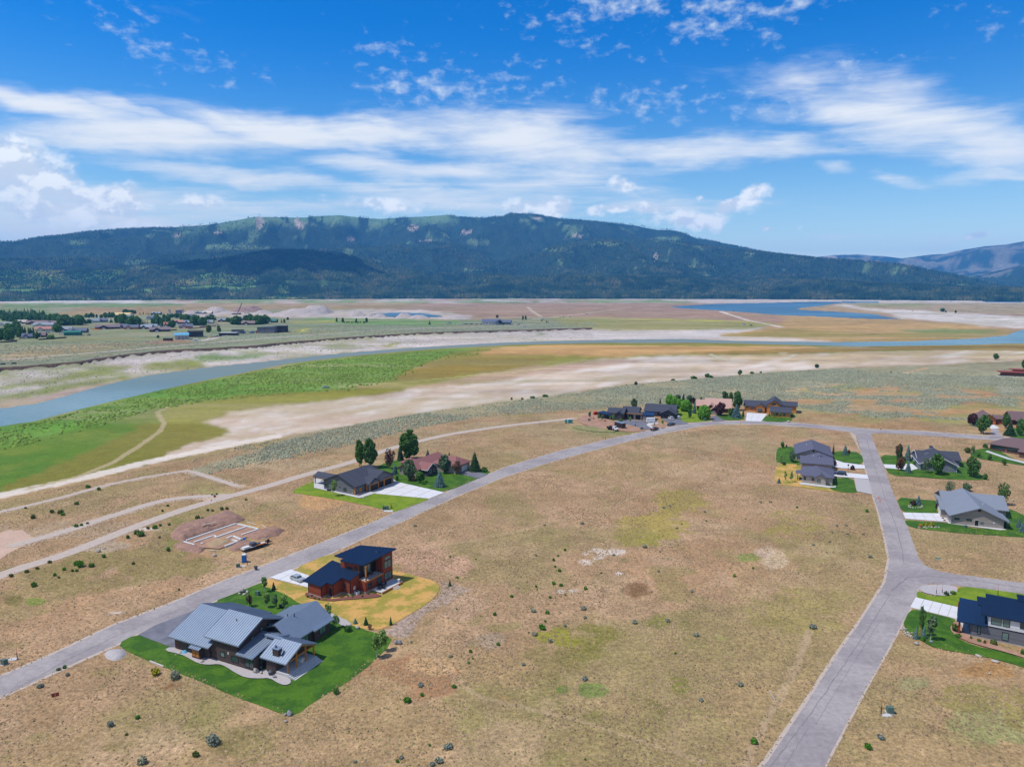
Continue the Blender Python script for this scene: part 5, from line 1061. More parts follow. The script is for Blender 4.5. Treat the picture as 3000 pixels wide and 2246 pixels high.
h.win('s', 1.3, 1.0, 1.0, 1.6, 1.5); h.win('s', 1.3, 10.3, .9, 1.5, 1.3); h.win('e', 15.2, 2.6, 1.0, 1.2, 1.2); h.door('s', 1.3, 14.0, .6, 1.2, 'chrome', z=.7, name='meter_box'); h.door('s', 1.3, 7.6, .9, .25, 'black', z=2.0, name='wall_lamp')
h.box('bench', 2.0, .2, 0, 3.8, .8, .7, 'black'); h.vent(6.0, 15, 6.9)
# --- reddish-roof house
h = House('taupe_house', 'taupe house with reddish shingle roof behind a screen of garden trees', (-46.64, 284.03, 0), -.52)
h.gable(0.6, 9.2, 0, 21, 3.1, 5.4, rp=4.6, ov=.7, wm='taupe', rm='shingle_red')
h.gable(8, 12.6, 2.8, 9.0, 2.9, 4.8, axis='x', ov=.5, wm='charcoal', rm='shingle_red', fascia='trim')
h.hip(8.8, 20.5, 12.0, 22.0, 3.1, 5.8, wm='taupe', rm='shingle_red', rl=.35)
h.hip(-4.0, 1.0, 7, 13, 2.9, 4.4, wm='taupe', rm='shingle_red', rl=.1)
h.win('e', 12.6, 5.0, 1.0, 1.2, 1.4, fm='trim'); h.win('e', 12.6, 7.6, 1.2, 1.0, 1.2, fm='trim'); h.door('e', 20.5, 18, 4.2, 2.3, 'white'); h.win('s', 0, 3, 1, 1.6, 1.3, fm='trim')
# --- the new grey house with building work
h = House('new_grey_house', 'new charcoal house with low dark roofs and black garage doors beside bare soil', (54.41, 404.66, 0), -.33)
h.gable(.5, 9.5, 3.0, 14, 3.9, 5.9, axis='x', ov=.7, wm='charcoal', rm='shingle_dark')
h.gable(8.0, 17.0, 9.0, 20, 3.6, 6.0, axis='x', ov=.7, wm='charcoal', rm='shingle_dark')
h.gable(5.5, 9.0, 1.0, 8, 3.8, 5.2, axis='y', ov=.6, wm='charcoal', rm='shingle_dark')
h.shed([(-6.0, 3.6), (3.2, -1.4), (3.4, 3.6), (-3.2, 7.4)], lambda x, y: 3.2 + .12 * y, th=.22, rm='blue_metal')
h.box('wall', -4.8, 3.8, -.3, 3.0, 9.0, 3.1, 'charcoal'); h.box('wall', 3.0, 1.5, -.3, 9.8, 9.0, 3.3, 'darkwood')
h.box('wall', 11.4, 6.9, -.3, 20.2, 13, 3.4, 'taupe2'); h.box('wall', 20.2, 5.2, -.3, 26.0, 12, 3.1, 'charcoal')
h.shed([(10.8, 5.9), (20.4, 5.9), (20.4, 13.6), (10.8, 13.6)], lambda x, y: 3.85 - .04 * (y - 6), th=.28, rm='shingle_dark'); h.shed([(19.6, 4.4), (26.6, 4.4), (26.6, 12.6), (19.6, 12.6)], lambda x, y: 3.3 + .07 * (y - 4.4), th=.25, rm='blue_metal')
h.box('fascia', 10.8, 5.8, 3.4, 20.4, 5.9, 3.8, 'timber')
for u in (13.4, 17.4): h.door('s', 6.9, u, 2.9, 2.7, 'black', name='garage_door')
h.door('s', 5.2, 21.4, .9, 2.1, 'black'); h.box('door_frame', 20.6, 5.0, 0, 22.2, 5.19, 2.6, 'taupe2'); h.win('s', 1.5, 8.2, .8, 1.4, 1.8, mull=1); h.win('s', 1.5, 4.6, .6, 1.2, 2.0)
for x, y, z in ((3, 9, 5.8), (3.8, 9.4, 5.8), (3.3, 7, 5.4), (13, 15, 5.9), (14.5, 15.6, 5.9), (19, 12, 3.9)): h.vent(x, y, z, .7, 'chrome')
# --- the dark garage house
h = House('dark_garage_house', 'black shingled house with a crossed gable roof and an open garage', (85.86, 415.38, 0), -.35)
h.gable(-7.0, 10.5, 1.0, 14, 3.1, 6.2, axis='x', ov=.8, wm='charcoal', rm='shingle_dark')
h.gable(3.2, 11.6, -5.0, 6, 3.0, 5.2, axis='y', ov=.7, wm='charcoal', rm='shingle_dark')
h.door('s', -5.0, 7.6, 4.8, 2.5, 'black', name='garage_door'); h.win('s', 1.0, -.6, 1.0, 1.1, 1.3, pm='glass_pale', fm='trim'); h.win('s', 1, -4.5, 1, 1.1, 1.3)
# --- tan roofed house
h = House('tan_roof_house', 'dark house under a broad tan shingle roof among tall trees', (122.16, 427.02, 0), -.30)
h.gable(-4.0, 10.5, 3.0, 22, 3.0, 7.2, axis='x', ov=.8, wm='darkwood', rm='shingle_tan', rp=12.5)
h.gable(-9.5, -4.0, 8.0, 20, 3.0, 5.8, axis='x', ov=.6, wm='darkwood', rm='shingle_tan')
h.gable(-4.2, 2.6, -2.0, 6, 3.0, 5.6, axis='y', ov=.6, wm='darkwood', rm='shingle_tan'); h.gable(-1.0, 3.8, -5.0, 3, 2.8, 4.6, axis='y', ov=.5, wm='charcoal', rm='shingle_tan')
h.win('s', -2.0, -2.8, 3.4, 1.0, 1.2, fm='trim', pm='glass_pale'); h.door('s', -5.0, 1.4, 3.6, 2.3, 'taupe', name='garage_door')
# --- orange wooden house
h = House('orange_house', 'orange timber house with charcoal cross-gabled roof and arched entrance', (144.77, 434.45, 0), -.36)
h.gable(-.5, 15, 1.0, 13, 3.3, 5.8, axis='x', ov=.7, wm='orange_wood', rm='shingle_dark')
h.gable(6.0, 11.6, -3.0, 6, 3.4, 5.2, axis='y', ov=.6, wm='orange_wood', rm='shingle_dark')
h.gable(12.6, 21, -3.0, 14, 5.2, 8.0, axis='y', ov=.7, wm='orange_wood', rm='shingle_dark')
h.gable(19, 29.5, 2, 12, 4.4, 6.2, axis='x', ov=.7, wm='orange_wood', rm='shingle_dark')
h.gable(15.2, 26.0, -14.8, -4.2, 3.0, 5.2, axis='x', ov=.7, wm='orange_wood', rm='shingle_dark')
h.door('s', -3.0, 8.8, 2.6, 2.7, 'glass', name='door'); 
for x in (7.0, 10.6): h.post(x, -4.0, 0, 3.0, .3)
b = MB(); b.bar((6.6, -4.0, 3.0), (11.0, -4.0, 3.0), .25, .35); b.bar((6.8, -4.0, 3.1), (8.8, -4.0, 4.6), .2); b.bar((10.8, -4.0, 3.1), (8.8, -4.0, 4.6), .2); b.bar((8.8, -4.0, 3.1), (8.8, -4.0, 4.6), .2); b.build('entrance_truss', 'timber', h.r)
h.win('s', -3.0, 6.6 - 0, 1.2, .9, 1.2); h.win('s', 1.0, 3.9, 1.2, 1.6, 1.3, mull=1); h.win('s', -3.0, 16.6, 5.3, 2.0, 1.0); h.win('s', 1.0, 1.2, 2.2, 1.6, .7)
for x in (18.6, 22.6): h.win('s', -14.8, x, .9, .9, 1.4)
# --- two slate-roofed houses near the right-hand road
h = House('slate_roof_house', 'larger pale house with slate shingle gables, the upper of the pair', (122.96, 294.06, 0), -.348)
h.gable(-1.6, 12.6, 13.2, 33, 3.1, 5.7, rp=5.2, ov=.7, wm='taupe2', rm='shingle_slate')
h.gable(0, 11.6, -2.2, 7.6, 2.9, 4.6, axis='x', ov=.7, wm='taupe', rm='shingle_slate')
h.gable(3.0, 11.8, 6.6, 26, 2.9, 4.4, axis='y', ov=.7, wm='taupe', rm='shingle_slate')
h.box('gable_vent', 4.8, 13.08, 4.5, 5.6, 13.2, 5.2, 'black'); h.win('s', 13.2, -.2, 1.0, 1.0, 1.3, fm='trim', pm='glass_pale'); h.door('e', 11.6, 2.5, 4.6, 2.3, 'white', name='garage_door'); h.win('s', -2.2, 4, 1, 1.4, 1.2, fm='trim')
h.vent(4.6, 2.6, 4.9, .7, 'white'); h.vent(7, 2.2, 4.8, .4, 'white'); h.vent(2.8, 24, 5.1, .5, 'white')
h = House('slate_roof_house', 'smaller pale house with slate hip roof, the lower of the pair', (113.86, 270.77, 0), -.406)
h.hip(-.2, 10.8, .8, 14.5, 2.9, 5.1, wm='taupe2', rm='shingle_slate', rl=.2, axis='y')
h.gable(4.5, 8.4, -.8, 6, 2.85, 4.2, axis='y', ov=.55, wm='taupe2', rm='shingle_slate')
h.box('foundation', -.24, .76, -.2, 10.84, 6, .35, 'stone'); h.box('foundation', 4.46, -.84, -.2, 8.44, .7, .35, 'stone')
h.win('s', .8, .9, 1.2, .8, 1.3); h.win('s', .8, 3.8, 1.2, .8, 1.3); h.win('s', -.8, 6.0, 1.0, 1.1, 1.4, pm='glass_pale'); h.post(-1.8, 3.2, 0, 2.8, .2, 'black'); h.door('e', 10.8, 6, 4.4, 2.3, 'navy_paint', name='garage_door'); h.vent(4.6, 5, 4.3, .6, 'chrome')
h.shed([(-2.6, 3), (0, 3), (0, 8), (-2.6, 8)], lambda x, y: 3.1 + .1 * (x + 2.6), th=.2, rm='shingle_slate'); h.post(-2.3, 7.6, 0, 2.8, .2, 'white')
# --- blue-grey house, white trim
h = House('blue_grey_house', 'blue-grey house with white trimmed gables and a small chimney', (170.83, 289.88, 0), -.348)
h.gable(.3, 13.6, .8, 20, 3.0, 5.7, rp=8.4, ov=.7, wm='blue_siding', rm='shingle_dark', fascia='trim')
h.gable(1.0, 8, 9, 22, 3.0, 5.3, axis='x', ov=.6, wm='blue_siding', rm='shingle_dark', fascia='trim'); h.gable(9, 17, 12, 24, 2.9, 5.2, axis='x', ov=.6, wm='blue_siding', rm='shingle_dark')
h.gable(2.6, 7.2, 3.6, 12, 3.6, 4.9, axis='y', ov=.5, wm='blue_siding', rm='shingle_dark', fascia='trim')
h.win('s', .8, 11.6, 1.5, 1.6, 1.2, fm='trim', pm='glass_pale', mull=1); h.win('s', .8, 2.0, 1.0, 1.4, 1.3, fm='trim'); c = h.box('chimney', 6.6, 18, 4.5, 7.8, 19.2, 6.9, 'blue_siding'); b = MB(); b.box(6.5, 17.9, 6.9, 7.9, 19.3, 7.05); b.build('chimney_cap', 'black', c)
for x in (.3, 13.55): h.box('corner_trim', x - .08, .74, 0, x + .1, .9, 2.95, 'trim')
h.door('w', .3, 14, 4.6, 2.3, 'white', name='garage_door')
# --- big grey-roof house
h = House('grey_roof_house', 'broad greige house with a big light grey shingle roof and a side door', (142.14, 222.3, 0), -.3632)
h.gable(.2, 14.8, 0, 23, 2.95, 6.1, rp=7.9, ov=.7, wm='taupe', rm='shingle_grey', endov=.8)
h.gable(.6, 18.4, 12.5, 26.0, 2.95, 5.8, axis='x', ov=.7, wm='taupe', rm='shingle_grey', rp=19)
h.gable(-1.4, 5, 6.5, 12.5, 2.9, 4.4, axis='x', ov=.5, wm='taupe', rm='shingle_grey')
h.box('gable_vent', 7.5, -.08, 5.0, 8.3, .01, 5.7, 'black')
h.win('s', 0, 1.9, 1.6, 1.5, .65); h.win('s', 0, 5.3, 1.6, 1.5, .65); h.door('s', 0, 7.4, 1.0, 2.1, 'black_paint'); h.box('door_frame', 6.85, -.04, 0, 7.95, -.005, 2.25, 'trim')
h.door('s', 0, 8.9, .9, .8, 'util_green', z=.9, name='meter_box'); h.door('s', 0, 12.1, .5, .5, 'trim', z=1.5, name='dish'); h.box('corner_trim', .12, -.06, 0, .3, .1, 2.9, 'trim')
h.post(16.3, .2, 0, 2.7, .2, 'black'); h.shed([(14.6, -.8), (16.6, -.8), (16.6, 9), (14.6, 9)], lambda x, y: 3.2 - .35 * (x - 14.6), th=.2, rm='shingle_grey'); h.box('wall', 14.81, .6, 0, 15.6, 6, 2.5, 'black'); h.vent(10.6, 8, 5.1, .7, 'white'); h.door('w', -1.4, 9.5, 4.4, 2.3, 'white', name='garage_door')
for y in (1.8, 4.4): h.box('planter', -1.4, y, 0, -.8, y + .5, .6, 'shingle_red')
# --- brown brick house at the edge
h = House('brown_brick_house', 'long brown house with a wide brown hip roof and strip windows', (225.58, 327.82, 0), -.95)
h.hip(0, 18, 0, 17, 3.0, 5.9, wm='v_brown', rm='shingle_brown', rl=.3, ov=1.1)
h.box('window_band', .6, -.06, 1.2, 13, .02, 2.6, 'glass')
for x in (6.4, 12.8): h.box('pillar', x, -.25, 0, x + .7, 0, 2.9, 'shingle_red')
h.box('porch_wall', 14, -.5, 0, 14.3, .01, 2.9, 'v_brown'); h.gable(14, 26, -6, 2, 2.8, 4.4, axis='x', ov=.6, wm='v_brown', rm='shingle_brown')
# --- timber gabled house
h = House('timber_gable_house', 'brown-roofed ranch house with a timber gable garage and red link', (267.24, 390.96, 0), -.38)
h.gable(-3.6, 3.2, .4, 15, 3.2, 5.6, axis='y', ov=.9, wm='timber', rm='shingle_brown'); h.door('s', .4, 0, 3.6, 2.4, 'dark_metal', name='garage_door')
h.gable(3.2, 12, 3.4, 9.4, 3.0, 4.4, axis='x', ov=.6, wm='rust_roof', rm='shingle_brown')
h.gable(11.4, 34, 4, 18, 3.0, 6.4, axis='x', ov=.8, wm='v_brown', rm='shingle_brown'); h.gable(14, 23, -4, 8, 2.9, 5.0, axis='y', ov=.9, wm='darkwood', rm='shingle_brown')
for x in (5.6, 8.6): h.win('s', 3.4, x, 2.1, 1.2, .6)
h.box('window_band', 15, -4.08, .8, 22, -3.98, 2.4, 'glass'); h.vent(13, 12, 6.4)
# --- low rust-roofed cabin far right
p = gp(2960, 1102); h = House('low_cabin', 'low dark cabin with two flat rust-red roofs at the sage edge', p, -.42)
h.box('wall', -6, 0, -.3, 16, 8, 3.0, 'darkwood'); h.shed([(-9, -1.5), (18, -1.5), (18, 9), (-9, 9)], lambda x, y: 3.6 + .03 * (y + 1.5), th=.3, rm='rust_roof'); h.box('wall', 4, 9, -.3, 24, 15, 4.6, 'darkwood'); h.shed([(1, 8.2), (26, 8.2), (26, 16), (1, 16)], lambda x, y: 4.9 + .03 * y, th=.3, rm='rust_roof')
h.box('window_band', 6, -.06, 1.0, 13, .01, 2.6, 'glass'); h.box('terrace', -12, -3.5, -.2, 20, -.05, .15, 'slab_concrete')
# --- white and grey modern house (right edge)
h = House('modern_house', 'two-storey white and grey siding house with dark blue ribbed roofs', (100.99, 147.31, 0), -.5407)
h.box('wall', 0, 0, .3, 22, 9.8, 3.0, 'grey_siding'); h.box('foundation', -.05, -.05, -.2, 22, 9.8, .3, 'found')
h.box('upper_wall', 2.9, .02, 3.2, 22, 9.6, 5.48, 'white_siding'); h.box('belt_trim', 2.86, -.06, 3.0, 22, .05, 3.2, 'black')
h.shed([(1.5, -.45), (22.6, -.45), (22.6, 9.6), (2.6, 9.6), (2.6, 7.6), (.9, 7.6), (.9, 3.6), (1.5, 3.6)], lambda x, y: 5.78 + .10 * (y + .4), th=.30, seams='x', pitch=.45)
h.shed([(8.6, 8.6), (22.6, 8.6), (22.6, 12.5), (8.6, 12.5)], lambda x, y: 6.95, th=.3, seams='x')
h.shed([(-2.9, -.7), (2.75, -.7), (2.75, 11.2), (-2.2, 11.2)], lambda x, y: 3.25 + .07 * (y + .7), th=.26, seams='y', pitch=.45)
h.box('wall', -.2, .2, -.2, 0, 9.8, 2.9, 'grey_siding'); h.post(-2.3, 0, 0, 3.0, .35, 'rust_roof'); h.post(-2.3, 9.6, 0, 3.6, .35, 'rust_roof'); h.box('porch_slab', -2.8, -.4, -.1, -.2, 10, .15, 'slab_concrete')
h.door('w', -.2, 6.5, 4.6, 2.4, 'dark_metal', name='garage_door')
h.win('s', .02, 4.3, 3.75, 1.9, 1.7, pm='glass_pale'); h.win('s', .02, 6.1, 3.75, 1.3, 1.7, pm='glass_pale'); h.win('s', .02, 8.9, 4.0, .8, 1.4, pm='glass')
h.win('s', 0, 1.35, .9, .65, 1.8, pm='glass_pale'); h.win('s', 0, 6.1, .7, 1.2, 1.8, pm='glass_pale'); h.win('s', 0, 12, .9, 1.6, 1.5, pm='glass_pale'); h.win('s', .02, 13, 3.9, 1.6, 1.4, pm='glass_pale')
print('houses', round(time.time() - T0, 1))
# ------------------------------------------------------------ plants
def leaves(lobes, n, size, rs, flat=.35, inner=.55):
    L = np.array([l[:6] for l in lobes], float); wt = np.array([l[3] * l[4] + l[4] * l[5] for l in lobes]); wt = wt / wt.sum()
    k = rs.choice(len(L), n, p=wt); d = rs.normal(size=(n, 3)); d /= np.linalg.norm(d, axis=1)[:, None]
    rr = inner + (1.06 - inner) * rs.random(n) ** .6; c = L[k, :3] + d * L[k, 3:6] * rr[:, None]
    nrm = d * (1 - flat) + rs.normal(size=(n, 3)) * .5; nrm /= np.linalg.norm(nrm, axis=1)[:, None]
    a = np.cross(nrm, rs.normal(size=(n, 3))); a /= np.linalg.norm(a, axis=1)[:, None] + 1e-6; b = np.cross(nrm, a)
    s = size * (.55 + .9 * rs.random(n))[:, None]; V = np.stack([c - a * s - b * s * .5, c + a * s * .2 - b * s * .9, c + a * s + b * s * .4, c - a * s * .3 + b * s * .8], 1)
    V[:, :, 2] = np.maximum(V[:, :, 2], .03)
    return V.reshape(-1, 3), np.arange(n * 4).reshape(n, 4)
def lobecrown(rs, H, r, z0, nl, colu=1.0):
    L = []
    for i in range(nl):
        t = (i + .5) / nl; z = z0 + (H - z0) * (.10 + .82 * t + .06 * (rs.random() - .5)); w = r * (math.sin(math.pi * min(1, (t * .82 + .16))) ** .6) * (1 if t < .75 else .8); a = i * 2.4 + rs.random() * .8
        off = w * (.35 + .3 * rs.random()) * colu; q = w * (.38 + .32 * rs.random()); L.append((off * math.cos(a), off * math.sin(a), z, q, q, min(q * 1.15, (H - z) * 1.0 + .1)))
    return L
TPL = {}
def trunkmesh(H, r, limbs, rs, top=.8):
    b = MB(); b.cone((0, 0, -.1), (0, 0, H * .4), r, r * .7, 6); b.cone((0, 0, H * .4), (0.04 * H * (rs.random() - .5), 0, H * top), r * .7, r * .15, 5)
    for i in range(limbs):
        z = H * (.2 + .45 * i / max(1, limbs)); a = i * 2.39; b.cone((0, 0, z), (H * .16 * math.cos(a), H * .16 * math.sin(a), z + H * .2), r * .35, r * .08, 4)
    return b
def template(k):
    if k in TPL: return TPL[k]
    base, var = k; rs = np.random.default_rng(abs(hash(base)) % 1000 + var * 13 if False else sum(map(ord, base)) + var * 13)
    tb = None
    if base == 'cotton': H = 22; V, F = leaves(lobecrown(rs, H, 5.2, 1.5, 16), 3400, .62, rs); tb = trunkmesh(H, .42, 6, rs)
    elif base == 'decid': H = 9; V, F = leaves(lobecrown(rs, H, 2.9, 1.2, 9), 1500, .36, rs); tb = trunkmesh(H, .2, 5, rs)
    elif base == 'round': H = 6; V, F = leaves([(0, 0, 3, 3, 3, 2.9), (1, .8, 2.4, 2.2, 2.2, 2.3), (-1.1, -.6, 2.3, 2.2, 2.2, 2.2)], 2000, .3, rs, inner=.75); tb = trunkmesh(H, .2, 3, rs, .5)
    elif base == 'sparse': H = 9; V, F = leaves(lobecrown(rs, H, 3.0, 1.5, 12, 1.5), 800, .3, rs); tb = trunkmesh(H, .17, 7, rs, .9)
    elif base == 'aspen': H = 7; V, F = leaves(lobecrown(rs, H, 1.5, 1.6, 9), 520, .24, rs); tb = trunkmesh(H, .1, 4, rs, .9)
    elif base == 'sapling': H = 4; V, F = leaves(lobecrown(rs, H, .8, .9, 5), 150, .2, rs); tb = trunkmesh(H, .06, 2, rs, .9)
    elif base == 'poplar': H = 16; V, F = leaves(lobecrown(rs, H, 2.4, .8, 10), 700, .75, rs); tb = trunkmesh(H, .3, 2, rs)
    elif base == 'farround': H = 12; V, F = leaves(lobecrown(rs, H, 4.6, 1.0, 8), 620, .95, rs, inner=.7); tb = trunkmesh(H, .35, 3, rs, .6)
    elif base == 'shrub': H = 1.4; V, F = leaves([(0, 0, .6, .8, .8, .7), (.4, .3, .5, .6, .6, .55), (-.4, .1, .45, .6, .55, .5)], 260, .17, rs, inner=.4)
    elif base == 'farshrub': H = 3; V, F = leaves([(0, 0, 1.4, 1.6, 1.6, 1.5), (.9, .3, 1.1, 1.2, 1.2, 1.2)], 200, .5, rs, inner=.5)
    elif base in ('spruce', 'column', 'farspruce'):
        H = 9; W_ = {'spruce': 2.3, 'column': .8, 'farspruce': 2.1}[base]; lv = {'spruce': 22, 'column': 20, 'farspruce': 11}[base]; Vl, Fl = [], []; n = 0
        for i in range(lv):
            t = i / lv; z = H * (.05 + .93 * t); r = W_ * (1 - t) ** .85 + .12; nb_ = max(5, int((15 if base != 'farspruce' else 8) * (1 - t * .6)))
            for j in range(nb_):
                a = j * 6.283 / nb_ + i * .7 + rs.random() * .3; rl = r * (.75 + .4 * rs.random()); ca, sa = math.cos(a), math.sin(a); dz = -rl * (.22 + .15 * rs.random()); w = rl * .26 + .08
                p0 = (0.1 * ca, .1 * sa, z + .08 * H / lv * 3); q1 = (rl * .6 * ca - w * sa, rl * .6 * sa + w * ca, z + dz * .5); q2 = (rl * ca, rl * sa, z + dz); q3 = (rl * .6 * ca + w * sa, rl * .6 * sa - w * ca, z + dz * .5)
                Vl += [p0, q1, q2, q3]; Fl.append((n, n + 1, n + 2, n + 3)); n += 4
                Vl += [p0, (rl * .5 * ca, rl * .5 * sa, z + dz * .2 + w * .5), q2, (rl * .5 * ca, rl * .5 * sa, z + dz * .9 - w * .5)]; Fl.append((n, n + 1, n + 2, n + 3)); n += 4
        V, F = np.array(Vl), np.array(Fl); tb = MB(); tb.cone((0, 0, -.1), (0, 0, H * .97), .16, .02, 6)
    me = np_mesh(base + '_crown', V, F, 'lf_green')
    tm = None
    if tb:
        tm = D_.meshes.new(base + '_trunk'); tm.from_pydata([tuple(map(float, p)) for p in tb.v], [], tb.f); tm.materials.append(MT['bark_white' if base in ('aspen', 'sapling') else 'bark'])
    TPL[k] = (H, me, tm, float(np.abs(V[:, :2]).max() * 2)); return TPL[k]
def plant(name, kind, px, py, ytop, wpx, leaf, lab, cat, group=None, far=False, ground=None):
    k = (kind, rnd.randint(0, 2)); H, me, tm, W0 = template(k)
    g0 = ground or (gp(px, py) if far else at(px, py)); dist = g0.y * cp + CAMH * sp
    hgt = max(.25, height_at(px, ytop, g0)) if ytop is not None else 2.0
    r_ = (wpx * dist / FPX) / W0
    o = D_.objects.new(name, None) if tm is not None else None
    if o is None:
        o = D_.objects.new(name, me); link(o); c = o
    else:
        link(o); o.empty_display_size = .5; c = link(D_.objects.new('crown', me), o); link(D_.objects.new('trunk', tm), o)
    if me.materials[0] is not MT[leaf]:
        c.material_slots[0].link = 'OBJECT'; c.material_slots[0].material = MT[leaf]
    o.location = g0; o.scale = (r_ * rnd.uniform(.94, 1.06), r_ * rnd.uniform(.94, 1.06), hgt / H); o.rotation_euler = (0, 0, rnd.uniform(0, 6.28))
    tag(o, lab, cat, group); return o
SP, DE, RO, AS, SA, CO, SPA = 'spruce', 'decid', 'round', 'aspen', 'sapling', 'cotton', 'sparse'
